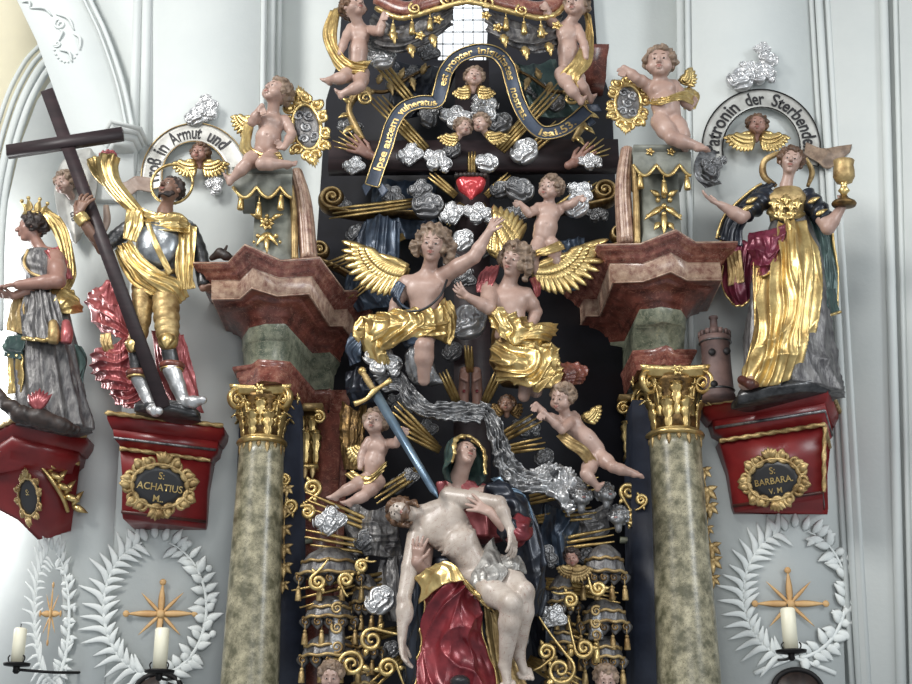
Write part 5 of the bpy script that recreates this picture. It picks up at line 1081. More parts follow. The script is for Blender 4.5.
ribbon(rt, [(372, 186, -34), (378, 168, -32), (386, 146, -30), (393, 124, -28), (404, 109, -26), (420, 103, -26), (436, 102, -24), (441, 90, -22), (446, 72, -22), (458, 58, -22), (478, 51, -20), (496, 54, -20), (507, 66, -20), (512, 82, -22), (518, 102, -24), (528, 121, -26), (542, 133, -28), (560, 131, -28), (574, 122, -30), (588, 110, -32)],
       7.6, 'scrollblue', 'goldb', [('Ipse autem', .045, .2), ('vulneratus', .215, .325), ('est propter', .375, .515), ('iniquitates', .53, .67), ('nostras.', .695, .79), ('Isai.53.', .84, .945)], 0, 1, 10.5, ink='goldb', N=220)
for a, b, c, d in (((372, 186), (366, 196), (362, 186), (368, 178)), ((376, 186), (382, 197), (388, 190), (380, 180)), ((586, 104), (598, 104), (602, 111), (590, 112)), ((586, 112), (596, 122), (590, 126), (582, 118))):
    build('ribbon_tail', sheet([[(*a, -34), (*b, -32)], [(*d, -34), (*c, -30)]], 8, 8, 1, .6, 1.6), M['scrollblue'], rt)
# ---------------------------------------------------------------- cherub heads
def cherub(x, y, d, r, yaw, pitch, roll, label, wings, hair='hairbr', skin='flesh', wm='goldb', seed=1):
    rt = thing('cherub_head', P(x, y+r*1.4, d), label, 'cherub head'); s = SDF(max(.5, r*.06)); c = P(x, y, d); R = hdir(yaw, pitch, roll); r = r*S(x, y, d); head_sdf(s, c, R, r, baby=True); s.cap(c-R[2]*r*.7-R[1]*.2*r, c-R[2]*r*1.1-R[1]*.4*r, r*.36, r*.3, k=.1*r)
    build('head', s.mesh(), M[skin], rt); face_parts(rt, c, R, r); hair_obj(rt, c, R, r, hair, seed=seed)
    for a0, a1, l0, l1, n, ox, oy in wings: wing(rt, P(x+ox, y+oy, d-r*.3), fan((x+ox, y+oy, d-2), a0, a1, l0, l1, n), r*.26, wm)
    return rt
cherub(474, 78, -16, 11, 5, 0, 4, 'cherub head with small gold wings framed by the arc of the banner', [(200, 262, 18, 12, 6, -5, 10), (-20, -82, 18, 12, 6, 5, 10)], 'hairgrey')
cherub(463, 128, -22, 10, 35, 5, 20, 'left one of two cherub heads kissing above the heart rays', [(185, 240, 22, 13, 6, -4, 8)], 'hairgrey', 'flesh', seed=4)
cherub(481, 124, -24, 10, -35, -5, -14, 'right one of two cherub heads kissing above the heart rays', [(-5, -50, 26, 15, 6, 4, 10)], 'hairgrey', 'flesh', seed=6)
cherub(507, 405, -4, 9, -10, 0, 5, 'dusky winged cherub head between the right angel and the putto', [(150, 220, 14, 12, 5, -3, 6), (30, -40, 14, 12, 5, 3, 6)], 'hairbr', 'fleshbr', 'golddk', seed=7)
cherub(572, 558, 8, 9, -12, -10, -8, 'small curly cherub head with gold ruffle at lower right', [(-10, -90, 22, 16, 8, 0, 8), (190, 262, 16, 14, 6, 0, 8)], 'hairdk', 'fleshdk', 'goldm', seed=8)
for x, y, r, lb, sd in ((331, 668, 13, 'curly cherub head at the bottom left edge, top of it only', 11), (606, 672, 13, 'curly cherub head at the bottom right edge, top of it only', 12)): cherub(x, y+8, 22, r, 0, -20, 0, lb, [], 'hairgrey', seed=sd)
for x, y, r, lb, sd, yw in ((606, 494, 11, 'dark silver head looking up among the rays at right, topmost', 21, 20), (618, 517, 11, 'dark silver head low beside the right pilaster', 22, -20), (581, 497, 12, 'dark silver head left of the pair at right', 23, 10)): cherub(x, y, 4, r, yw, 20, 0, lb, [], 'silverdk', 'silverdk', seed=sd)
# ---------------------------------------------------------------- top canopy
rt = thing('canopy', P(460, 40, -30), 'red and gold canopy with silver swags and tassels at the top edge', 'canopy')
build('canopy_band', tube([P(378, -2, -10), P(405, 9, 0), P(430, 2, 6), P(468, -8, 8), P(505, 2, 6), P(540, 9, 0), P(565, -2, -10)], [9, 10, 9], 20, flat=.7, n=50), M['redmarb'], rt)
build('gold_fringe', tube([P(376, 8, -4), P(392, 16, 4), P(404, 18, 6), P(420, 14, 10), P(440, 8, 12), P(468, 2, 14), P(496, 8, 12), P(520, 14, 10), P(540, 18, 6), P(556, 14, 0), P(566, 4, -6)], 2.6, 12, n=80, disp=lambda A, T: .3*np.abs(np.sin(T*70))), M['goldb'], rt)
for g, mt, sd in (([[(372, 12, -20), (384, 20, -10), (400, 24, -2), (424, 16, 2), (452, 4, 4)], [(366, 34, -24), (380, 40, -4), (404, 40, 10), (430, 30, 10), (454, 16, 0)], [(374, 46, -26), (392, 54, -10), (414, 50, 2), (436, 40, 0), (452, 26, -6)]], 'pewter', 1),
                  ([[(482, 8, 4), (506, 16, 2), (530, 24, -2), (548, 20, -10), (562, 12, -20)], [(484, 22, 0), (506, 36, 10), (532, 42, 10), (552, 38, -4), (564, 34, -22)], [(488, 34, -6), (510, 48, 0), (534, 54, 0), (552, 50, -10), (566, 44, -26)]], 'pewter', 2)):
    build('swag', sheet(g, 90, 50, 4, 9, 2, sd, along='c', crinkle=.2), M[mt], rt)
m = MB()
for p in [(393, 20), (412, 18), (430, 14), (506, 14), (524, 18), (541, 21)]: tassel(rt, p[0], p[1]+7, 14, .9)
for k, (x, y) in enumerate(((420, 36), (438, 20), (486, 16), (498, 28), (542, 34), (557, 26))): rosette(rt, P(x, y, 10), .9, 5, 'goldb', 'gilded_flower')
for x, y, s_ in ((415, 8, 1), (448, 0, 1.2), (488, 2, 1.2), (522, 10, 1)):
    build('gilded_scroll', tube(spiral(P(x, y, 14), 7*s_, 1.5, EX, EZ, 2, .15, 30), [1.8, 1.3, .8], 8), M['goldb'], rt)
# gilded acanthus hanging from the swags
for x, y in ((392, 30), (410, 44), (432, 34), (503, 34), (524, 46), (548, 42)):
    build('gilded_leaf', leaf(P(x, y, 14), P(x+3, y+14, 16), 5, EY, .15, 10, notch=.25), M['goldb'], rt)
for sx, lb in ((0, 'left'), (1, 'right')):
    rt = thing('gilded_branch', P(416 if not sx else 524, 100, -62), 'gilded leafy branch behind the '+lb+' limb of the banner', 'ornament'); X = (lambda x: x) if not sx else (lambda x: 940-x)
    build('stem', tube(PP([(X(352), 86, -66), (X(384), 92, -58), (X(408), 78, -58), (X(430), 66, -64)]), [2.4, 2.2, 1.4], 8, n=24), M['golddk'], rt)
    for k in range(7): build('branch_leaf', leaf(P(X(356+k*11), 89-k*2.4, -58), P(X(360+k*11), 89-k*2.4+(14 if k % 2 else -12), -54), 4, EY, .15, 9, notch=.2), M['goldm'], rt)
# bright church window seen through the opening of the altar top
m = MB().merge(box(P(463, 20, WC+1.2), V3(34, 0, 0), V3(0, .8, 0), V3(0, 0, 62))); struct('window_1', m, M['window'], smooth=False)
m = MB()
for k in range(-3, 4): m.merge(box(P(463+k*10, 20, WC+2.4), V3(.6, 0, 0), V3(0, .4, 0), V3(0, 0, 62)))
for k in range(-4, 5): m.merge(box(P(463, 20+k*12, WC+2.4), V3(34, 0, 0), V3(0, .4, 0), V3(0, 0, .6)))
struct('window_lead_bars', m, M['ironm'], smooth=False)
# gilded volutes left and right of the crossbeam
def volute_scroll(cx, cy, r, path, hand, label, start, mt='goldm', d=-70, w=5, turns=2.1):
    rt = thing('volute', P(cx, cy+r, d), label, 'volute'); c = P(cx, cy, d); sp = spiral(c, r, turns, EX, EZ, start, .1, 60, hand)
    body = np.concatenate([PP([(*q, d) for q in path]), sp[:1]]); pth = np.concatenate([catmull(body, 20)[:-1], sp])
    build('scroll', tube(pth, [w*.8, w, w*.8, w*.55, w*.3], 12, flat=2.2, up=(0, -1, 0)), M['golddk'], rt)
    build('scroll_edge', tube(pth-V3(0, w*2, 0), [1.2, 1.6, 1.5, 1.2, .8], 8), M[mt], rt); build('eye', ball(c-V3(0, w*1.5, 0), 2.6, 10), M['goldb'], rt); return rt
volute_scroll(333, 200, 13, [(424, 216), (392, 214), (362, 216)], -1, 'large gilded volute at the left end below the crossbeam', -1.6)
volute_scroll(604, 193, 13, [(520, 214), (552, 212), (582, 208)], 1, 'large gilded volute at the right end below the crossbeam', -1.6)
volute_scroll(320, 252, 11, [(384, 286), (360, 280), (336, 268)], -1, 'gilded volute behind the left pedestal', -1.6, w=4)
volute_scroll(619, 236, 11, [(560, 268), (590, 256)], 1, 'gilded volute behind the right pedestal', -1.6, w=4)
for sx, lb in ((1, 'left'), (-1, 'right')):
    X = lambda x: x if sx == 1 else 937-x
    rt = thing('rocaille_ornament', P(X(356), 150, -60), lb+' gilded rocaille ornament curling above the crossbeam', 'ornament')
    build('frame_scroll', tube(PP([(X(374), 92, -58), (X(356), 96, -56), (X(349), 110, -54), (X(356), 128, -54), (X(364), 140, -52)]), [2, 4.5, 3.6, 4.2, 2], 12, n=40, flat=1.5), M['goldm'], rt)
    build('frame_curl', tube(spiral(P(X(366), 98, -50), 8, 1.6, EX*sx, EZ, 2.5, .12, 36), [2.2, 1.6, 1], 8), M['goldb'], rt)
    m = MB()
    for a, b in (((352, 104), (342, 98)), ((350, 114), (338, 118)), ((354, 126), (342, 134)), ((362, 136), (352, 146))): m.merge(leaf(P(X(a[0]), a[1], -52), P(X(b[0]), b[1], -48), 3.6, EY, .15, 8))
    build('frame_leaves', m, M['goldb'], rt)
m = stack([lev([(578, 80), (584, 78), (606, 78)], -80, WC)+V3(0, 0, 0), lev([(576, 60), (584, 58), (607, 58)], -76, WC), lev([(574, 50), (584, 48), (609, 48)], -70, WC), lev([(574, 46), (584, 44), (609, 44)], -70, WC)])
tag(build('cornice_block', m, M['redmarbd'], smooth=False), 'red marble cornice block behind the upper right putto', 'cornice')
m = stack([lev([(328, 90), (350, 88), (366, 90)], -80, WC), lev([(326, 74), (350, 72), (368, 74)], -76, WC), lev([(324, 66), (350, 64), (370, 66)], -70, WC)])
# ---------------------------------------------------------------- dark draperies and ornaments filling the niche
def drape(name, label, g, mt, nf, amp, seed, along='r', nu=50, nv=60, hm=None, cat='drapery', **k):
    rt = thing(name, P(*g[-1][len(g[-1])//2]), label, cat); q = sheet(g, nu, nv, nf, amp, 2, seed, along=along, crinkle=.2, **k); build('cloth', q, M[mt], rt)
    if hm: build('hem', hem(q, hm, 1.0), M['goldb'], rt)
    return rt
drape('angel_cloak', 'slate blue cloak behind the left wing of the large angel', [[(362, 222, -60), (380, 214, -50), (400, 222, -50)], [(352, 250, -60), (374, 248, -44), (400, 250, -50)], [(344, 290, -64), (368, 286, -48), (398, 284, -54)], [(356, 312, -66), (380, 308, -56), (404, 306, -60)]], 'blue', 5, 7, 1)
drape('angel_cloak', 'blue grey cloak behind the right wing of the large angel', [[(560, 240, -60), (584, 236, -54)], [(552, 264, -56), (584, 262, -48)], [(548, 292, -60), (576, 290, -54)]], 'blue', 3, 6, 3)
drape('hanging_cloth', 'dark blue folds behind the sword hilt', [[(346, 372, -40), (362, 366, -26), (376, 372, -20)], [(344, 390, -34), (360, 388, -16), (384, 384, -14)], [(352, 408, -40), (366, 404, -26), (384, 402, -26)]], 'navy', 3, 6, 5)
drape('veil_cloth', 'crumpled silver veil sweeping above the veiled woman, left part', [[(376, 372, -10), (392, 368, 0), (410, 372, 4)], [(386, 392, -8), (404, 386, 8), (424, 384, 8)], [(408, 412, -6), (420, 402, 10), (436, 394, 10)], [(424, 438, -4), (432, 420, 12), (442, 410, 14)]], 'silverdk', 5, 7, 7, crinkle=None) if 0 else None
def veilpart(label, rows, seed, nf=4, amp=6, mt='silverdk'):
    rt = thing('silver_veil', P(*rows[-1][0]), label, 'veil'); q = sheet(rows, 50, 110, nf, amp, 2, seed, 3.2, crinkle=.9, cv=16); build('cloth', q, M[mt], rt)
veilpart('crumpled silver veil above the sword and the veiled woman', [[(372, 376, -8), (384, 392, -2)], [(398, 368, 0), (398, 390, 6)], [(414, 386, 6), (404, 402, 8)], [(430, 402, 8), (416, 412, 10)], [(448, 400, 10), (436, 418, 14)], [(470, 402, 10), (458, 420, 14)], [(492, 404, 8), (480, 420, 16)]], 7)
veilpart('silver veil falling to the right of the veiled woman', [[(480, 400, 8), (484, 420, 14)], [(500, 416, 10), (488, 430, 18)], [(510, 440, 10), (494, 450, 20)], [(520, 462, 6), (500, 472, 20)], [(540, 474, 6), (518, 488, 18)], [(560, 466, 8), (544, 492, 16)]], 8, 4, 7)
veilpart('silver veil end flying out right of the veiled woman', [[(530, 468, 2), (522, 486, 12)], [(550, 462, 6), (546, 492, 14)], [(570, 466, 4), (566, 506, 10)], [(586, 482, -4), (574, 516, 2)]], 9, 4, 8, 'silver')
def hanging_canopy(cx, y0, w, label, seed, d=-14, tiers=((0, 24, 1.0), (36, 22, .72))):
    """dome shaped silver lambrequin canopy with gilded bands and tassels"""
    rt = thing('lambrequin_canopy', P(cx, y0+90, d), label, 'canopy')
    for dy, h_, k in tiers:
        W = w*k; y = y0+dy
        build('dome', loft([(cx, y-h_*.55, d, W*.35, 8), (cx, y-h_*.3, d, W*.72, 13), (cx, y, d, W*.9, 17), (cx, y+h_*.45, d, W*1.05, 19), (cx, y+h_*.6, d, W*1.1, 20)], 30, 72, 9, .07, seed, .8), M['pewter'], rt)
        for yy, q in ((y+1, .93), (y+h_*.55, 1.12)): 
            a = np.linspace(0, 2*pi, 49); c = P(cx, yy, d); s_ = S(cx, yy, d); build('gilded_band', tube(c+np.stack([np.cos(a)*W*q*s_, -np.sin(a)*20*q*s_, 0*a+.8*np.sin(a*9)], 1), 1.5, 8), M['goldm'], rt)
        for i in range(5):
            x = cx+(i-2)*W*.5; yy = y+h_*.6; zz = d+17*sqrt(max(0, 1-((i-2)/2.3)**2)); c = P(x, yy, zz); m = leaf(c+EZ*3, c-EZ*9, 6.5, EY, .1, 8); build('scallop', m, M['pewter'], rt); build('scallop_scroll', tube(spiral(c-EZ*2+EY*2.5, 3.4, 1.3, EX, EZ, 2, .2, 20), [1.1, .7], 6), M['golddk'], rt)
        for x in (-1.05, -.35, .4, 1.05): tassel(rt, cx+x*W, y+h_*.6+14, d+14, .8, mt='goldm')
    return rt
hanging_canopy(330, 562, 30, 'domed silver canopy with gold bands and scallops at left in the niche', 3, -22, ((0, 24, 1.0), (46, 20, .8), (84, 20, .9)))
hanging_canopy(604, 560, 20, 'silver sleeve shaped canopy with gold tassels at right in the niche', 4, -22, ((0, 26, 1.0), (52, 22, 1.1), (88, 20, .9)))
hanging_canopy(366, 590, 14, 'narrow silver pendant canopy nearer the hanging arm at left', 6, -30, ((0, 26, 1.0), (48, 20, 1.1), (84, 20, .9)))
hanging_canopy(562, 590, 16, 'dark pendant canopy right of the blue mantle', 7, -34, ((0, 26, 1.0), (44, 20, 1.1), (80, 20, .9)))
def pendant(cx, y0, y1, label, d=-10, w=8):
    rt = thing('silver_pendant', P(cx, y1, d), label, 'pendant'); build('stem', loft([(cx, y0, d, w*.7, w*.6), (cx, y0*.7+y1*.3, d, w*.95, w*.8), (cx, y0*.3+y1*.7, d, w*1.1, w), (cx, y1, d, w*1.3, w*1.1)], 30, 40, 5, .12, 3), M['silverdk'], rt)
    for k in (.15, .5, .85): y = y0*(1-k)+y1*k; build('gilded_curl', tube(spiral(P(cx, y, d+w*.9), w*.7, 1.6, EX, EZ, k*5, .15, 26), [1.5, 1.1, .6], 6), M['goldm'], rt)
    tassel(rt, cx, y1+8, d+4, 1.1)
pendant(337, 600, 655, 'silver pendant with gilded curls hanging at lower left'); pendant(596, 606, 640, 'silver pendant with gilded curls hanging at lower right', -8, 7)
def rocaille(pts, label, d=-10, mt='goldb', w=2.2):
    rt = thing('rocaille_scroll', P(pts[0][0], pts[0][1]+pts[0][2], d), label, 'ornament')
    for i, (x, y, r, st, hd) in enumerate(pts):
        p = spiral(P(x, y, d+2*i), r, 1.7, EX, EZ, st, .12, 40, hd); tail = p[0]+(p[0]-p[2])*r*.55; pth = np.concatenate([catmull(np.array([tail+EZ*r*.3, tail*.5+p[0]*.5, p[0]]), 8)[:-1], p])
        build('curl', tube(pth, [w*.4, w, w*.9, w*.5], 8), M[mt], rt)
        for k in (0, 12): build('leaf', leaf(p[k], p[k]+nrm(p[k]-P(x, y, d+2*i))*r*.8, r*.28, EY, .15, 7), M[mt], rt)
    return rt
rocaille([(372, 640, 11, 1, 1), (352, 664, 12, 3, -1), (388, 668, 9, 0, 1)], 'gilded rocaille scrolls at the lower left of the niche', 8)
rocaille([(560, 670, 14, 1, -1), (584, 648, 9, 3, 1), (546, 652, 8, 5, 1)], 'gilded rocaille scrolls at the lower right of the niche', 8)
rocaille([(318, 582, 8, 2, 1), (346, 580, 7, 4, -1), (362, 566, 6, 1, 1)], 'gilded scrollwork under the left dome canopy', 2)
rocaille([(570, 600, 7, 2, -1), (598, 588, 7, 3, 1)], 'gilded scrollwork under the right sleeve canopy', 2)
rocaille([(312, 488, 9, 5, 1), (308, 512, 7, 2, -1)], 'gilded S scroll beside the left pilaster capital', -50, w=2.6)
rocaille([(629, 492, 9, 4, -1), (633, 518, 8, 1, 1)], 'gilded S scroll beside the right pilaster capital', -60, w=2.6)
rocaille([(290, 506, 7, 5, 1), (284, 480, 6, 2, -1)], 'gilded curls on the blue board by the left column', -42, w=2)
rocaille([(641, 500, 6, 5, 1)], 'gilded curl on the blue board by the right column', -44, w=2)
for i, (g, mt, sd) in enumerate((
  ([[(350, 500, -40), (372, 510, -20), (396, 500, -30)], [(344, 528, -40), (370, 530, -16), (400, 534, -26)], [(350, 556, -40), (376, 556, -20), (404, 560, -30)]], 'pewter', 31),
  ([[(380, 560, -34), (396, 556, -20), (410, 562, -20)], [(376, 586, -34), (394, 590, -18), (408, 590, -20)], [(384, 620, -36), (398, 622, -22), (412, 618, -20)]], 'pewter', 32),
  ([[(540, 500, -36), (560, 508, -20), (584, 504, -34)], [(536, 530, -36), (558, 534, -14), (580, 530, -34)], [(544, 560, -38), (560, 566, -20), (578, 560, -36)]], 'blue', 33),
  ([[(530, 590, -30), (552, 590, -20), (570, 600, -34)], [(528, 626, -34), (550, 630, -14), (568, 630, -34)], [(534, 670, -38), (552, 676, -20), (574, 670, -36)]], 'navy', 34),
  ([[(340, 400, -60), (356, 410, -44), (368, 400, -50)], [(338, 430, -60), (354, 436, -44), (366, 430, -50)], [(342, 470, -64), (354, 470, -50), (366, 470, -50)]], 'golddk', 35),
  ([[(560, 500, -60), (590, 510, -50), (614, 500, -70)], [(560, 530, -60), (586, 540, -46), (610, 534, -70)]], 'pewter', 36),
  ([[(395, 60, -80), (430, 66, -70), (460, 60, -80)], [(390, 84, -80), (424, 92, -60), (452, 86, -80)], [(388, 112, -84), (410, 118, -70), (440, 112, -84)]], 'navy', 37),
  ([[(500, 60, -80), (530, 64, -66), (556, 58, -80)], [(520, 84, -80), (540, 92, -60), (566, 86, -80)], [(530, 112, -84), (550, 118, -70), (584, 112, -84)]], 'green', 38),
  ([[(486, 222, -60), (500, 228, -50), (516, 222, -56)], [(484, 250, -60), (500, 252, -46), (514, 250, -56)]], 'blue', 39),
  ([[(376, 176, -90), (400, 180, -76), (440, 178, -90)], [(370, 200, -90), (396, 210, -70), (436, 204, -90)], [(374, 232, -92), (396, 240, -76), (440, 234, -92)]], 'blue', 40))):
    lb = ['tarnished silver folds left of the dead man head', 'tarnished folds behind the hanging arm', 'blue folds right of the mantle near the small cherub', 'dark folds behind the shins at lower right', 'aged gold folds behind the sword side putto', 'tarnished folds beneath the dark silver heads', 'dark folds behind the left limb of the banner', 'green folds behind the right limb of the banner', 'blue folds between the two large angels', 'blue grey folds left of the heart behind the volute'][i]
    drape('cloth_folds', lb, g, mt, 4, 7, sd)
# ---------------------------------------------------------------- corbels
def rope(root, path, r=2.2, mt='goldm', name='gilded_rope'):
    path = np.asarray(path); n = int(sum(np.linalg.norm(np.diff(path, axis=0), axis=1))/1.3)
    seg = [path[0]]
    pts = []
    for a, b in zip(path[:-1], path[1:]):
        k = max(2, int(np.linalg.norm(b-a)/1.2)); pts += [a+(b-a)*t for t in np.linspace(0, 1, k, endpoint=False)]
    pts.append(path[-1]); pts = np.array(pts); L_ = len(pts)
    return build(name, tube(pts, r, 12, disp=lambda A, T: .22*np.cos(2*A+T*L_*.55)), M[mt], root)
def cartouche(root, c, w, h, ax=EX, fr=EY, inner='black', mt='goldm', n=14, text=None, tmat='goldb', fs=1.0, po=.72):
    """oval panel in a carved frame; ax picture-right axis, fr outward normal"""
    ax = nrm(ax); fr = nrm(fr); up = nrm(np.cross(fr, ax)); up = up if up[2] > 0 else -up; a = np.linspace(0, 2*pi, 41)
    ov = lambda r, z: c+np.outer(np.cos(a)*w*r, ax)+np.outer(np.sin(a)*h*r, up)+fr*z
    op = build('oval_panel', stack([ov(po, -2)[:-1], ov(po, 2)[:-1], ov(po*.7, 2.3)[:-1]]) if np.dot(np.cross(ax, up), fr) < 0 else stack([ov(po, -2)[:-1][::-1], ov(po, 2)[:-1][::-1], ov(po*.7, 2.3)[:-1][::-1]]), M[inner], root, smooth=False)
    build('oval_frame', tube(ov(po+.02, 2.2), (w*.04+.5)*fs, 8), M[mt], root)
    m = MB()
    for i in range(n):
        q = i*2*pi/n+.2; e = ax*cos(q)*w+up*sin(q)*h; p = c+e*.84+fr*2; ee = nrm(e); s_ = np.cross(ee, fr)
        m.merge(tube(spiral(p, (w*.15+1)*fs, 1.5, ee, s_*(1 if i % 2 else -1), .5, .2, 22), [(w*.045+.6)*fs, (w*.04+.4)*fs, .5], 6))
        m.merge(leaf(c+e*.74+fr*1.5, c+e*1.06+s_*w*.1*(1 if i % 2 else -1)+fr*3, (w*.1+.6)*fs, fr, .15, 7))
    build('carved_frame', m, M[mt], root)
    for q in (pi/2, -pi/2):
        e = up*sin(q)*h; m = MB()
        for k in (-1, -.5, 0, .5, 1): m.merge(leaf(c+e*.8+fr*3, c+e*(1.2-.12*abs(k))+ax*k*w*.22+fr*4, w*.09+.6, fr, .15, 7))
        build('carved_crest', m, M[mt], root)
    if inner == 'pewter':
        for i, (u_, v_, q) in enumerate(((-.25, .35, 1), (.2, .3, -1), (0, 0, 1), (-.22, -.32, -1), (.24, -.3, 1))):
            p = c+ax*u_*w+up*v_*h+fr*2.4; build('silver_relief', tube(spiral(p, w*.24, 1.4, ax, up*q, i, .15, 24), [2.4, 1.8, .8], 8, flat=.8, up=fr), M['silverdk'], op)
    for tx, dy, sz in (text or []):
        v, f = font_mesh(tx, .012); x = v[:, 0]-(v[:, 0].min()+v[:, 0].max())/2; y = v[:, 1]-.35
        build('lettering', MB().add(c+np.outer(x*sz, ax)+np.outer(y*sz+dy, up)+fr*3.2, f), M[tmat], op, smooth=False)
def slab(root, name, levels, mt, d0=None): return build(name, stack(levels), M[mt], root, smooth=False)
def corbel(label, top, bot_top, low, d0, name='corbel'):
    """top: px polyline of the upper edge (left to right); returns root and top level"""
    pass
def levels_from(px, d0, spec):
    """front polyline on top; spec: (dz, inset) per level. inset moves points toward centroid-back"""
    T = lev(px, d0); out = []
    for dz, sx, dy in spec:
        c = T.mean(0); r = T.copy(); r[:, 0] = c[0]+(T[:, 0]-c[0])*sx; r[:, 1] = T[:, 1]+dy; r[:, 2] += dz
        b0, b1 = r[0].copy(), r[-1].copy(); b0[1] = b1[1] = -WL-1; out.append(np.array([b0, *r, b1]))
    return out
# Acatius bracket: front face seen almost square, right end lower
rt = thing('corbel', P(164, 530, -60), 'red and gold wall corbel with black oval name plate, under the armoured man', 'corbel')
tp = [(104, 430), (107, 413), (223, 426), (221, 434)]
Lv = levels_from(tp[1:3], 8, [(-14, .92, 5), (-6, .99, 1), (0, 1, 0)]); slab(rt, 'top_slab', Lv, 'redpaint'); rope(rt, Lv[-1][1:-1]+V3(0, -1, 0)); rope(rt, [Lv[-1][0], Lv[-1][1]])
slab(rt, 'cavetto', levels_from(tp[1:3], 8, [(-32, .76, 12), (-28, .78, 11), (-24, .86, 8), (-14, .9, 6)]), 'redpaint')
q = levels_from(tp[1:3], 8, [(-26, .86, 8), (-25, .87, 7)]); build('silver_fillet', tube(q[1][1:-1]+V3(0, 0, 2), 1.4, 8), M['silverdk'], rt)
B_ = levels_from(tp[1:3], 8, [(-98, .68, 30), (-92, .7, 27), (-60, .7, 18), (-33, .76, 12)]); slab(rt, 'bracket_body', B_, 'redpaint'); rope(rt, B_[-1][1:-1]+V3(0, -2, 0), 2.0)
build('base_edge', tube(B_[1][1:-1]+V3(0, -1, 0), 1.6, 8), M['brownpaint'], rt)
f0, f1 = B_[1][1], B_[1][2]; t0, t1 = B_[2][1], B_[2][2]; up_ = nrm((t0+t1)/2-(f0+f1)/2); ax_ = nrm((f1-f0)); fr_ = nrm(np.cross(ax_, up_)); fr_ = fr_ if fr_[1] < 0 else -fr_
cartouche(rt, P(159, 486, 0), 38, 28, ax_, fr_, 'black', 'goldm', 14, [('S:', 10, 9.5), ('ACHATIUS', -1, 9.5), ('M..', -12, 9)])
# Barbara bracket: corner turned to the left of its pier
rt = thing('corbel', P(782, 510, -60), 'red and gold wall corbel with grey oval name plate, under the woman with chalice', 'corbel')
tp = [(704, 404), (828, 386), (839, 412)]
Lv = levels_from(tp, -40, [(-15, .92, 5), (-6, .99, 1), (0, 1, 0)]); slab(rt, 'top_slab', Lv, 'redpaint'); rope(rt, Lv[-1][1:-1]+V3(0, -1, 0), 2.4)
slab(rt, 'cavetto', levels_from(tp, -40, [(-36, .76, 12), (-30, .78, 11), (-26, .86, 8), (-14, .9, 6)]), 'redpaint')
q = levels_from(tp, -40, [(-26, .86, 8), (-25, .87, 7)]); build('silver_fillet', tube(q[1][1:-1]+V3(0, 0, 2), 1.6, 8), M['silverdk'], rt)
B_ = levels_from(tp, -40, [(-106, .66, 26), (-100, .68, 24), (-66, .72, 16), (-36, .82, 12)]); slab(rt, 'bracket_body', B_, 'redpaint'); rope(rt, B_[-1][1:-1]+V3(0, -2, 0), 2.2)
rope(rt, [B_[3][2]+V3(1, -1, -2), B_[2][2]+V3(1, -1, 0), B_[1][2]+V3(1, -1, 0)], 2.0); build('base_edge', tube(B_[1][1:-1]+V3(0, -1, 0), 1.6, 8), M['brownpaint'], rt)
f0, f1 = B_[1][1], B_[1][2]; t0, t1 = B_[2][1], B_[2][2]; up_ = nrm((t0+t1)/2-(f0+f1)/2); ax_ = nrm((f1-f0)+(t1-t0)); fr_ = nrm(np.cross(ax_, up_)); fr_ = fr_ if fr_[1] < 0 else -fr_
cartouche(rt, (f0+f1+t0+t1)/4+fr_*2.5+up_*2, 37, 27, ax_, fr_, 'black', 'goldm', 14, [('S:', 9, 9.5), ('BARBARA.', -1, 9), ('V. M', -11, 7.5)])
# far left bracket: corner towards the viewer, angled sides
rt = thing('corbel', P(40, 535, -60), 'red and gold corner corbel at the far left, under the crowned woman', 'corbel')
tp = [(-50, 450), (14, 420), (86, 436)]
Lv = levels_from(tp, -92, [(-15, .92, 5), (-6, .99, 1), (0, 1, 0)]); slab(rt, 'top_slab', Lv, 'redpaint'); rope(rt, Lv[-1][1:-1]+V3(0, -1, 0), 2.6)
slab(rt, 'cavetto', levels_from(tp, -92, [(-36, .8, 10), (-28, .82, 9), (-24, .88, 6), (-14, .9, 5)]), 'redpaint')
ring_ = lambda pts: np.array([P(*q) for q in pts])
R0 = ring_([(-46, 478, -75), (-44, 476, -71), (20, 452, -26), (80, 464, -55), (80, 466, -75)]); R1 = ring_([(-20, 500, -75), (-18, 498, -72), (26, 480, -34), (77, 487, -58), (77, 489, -75)]); R2 = ring_([(18, 520, -75), (20, 518, -73), (38, 510, -48), (73, 514, -62), (73, 516, -75)]); R3 = ring_([(38, 540, -75), (40, 538, -74), (50, 538, -64), (71, 530, -68), (71, 532, -75)])
slab(rt, 'bracket_body', [R3, R2, R1, R0], 'redpaint'); rope(rt, R0[1:-1]+V3(0, -2, 0), 2.2)
m = MB()
for k in range(5):
    a = (40+k*8, 462+k*11); 
    for s_ in (-1, 1): m.merge(leaf(P(*a, -30-k*6), P(a[0]+14+s_*2, a[1]-4+s_*11, -34-k*6), 3.6, EY, .2, 8))
m.merge(tube(PP([(36, 460, -28), (50, 478, -34), (62, 496, -46), (68, 512, -56)]), [1.5, 2.4, 2], 8, n=16)); build('gilded_branch', m, M['goldb'], rt)
cartouche(rt, P(30, 497, -30), 20, 25, nrm(V3(1, -.65, -.15)), nrm(V3(-.55, -1, -.4)), 'black', 'goldm', 10, [('S:', 5, 8)])
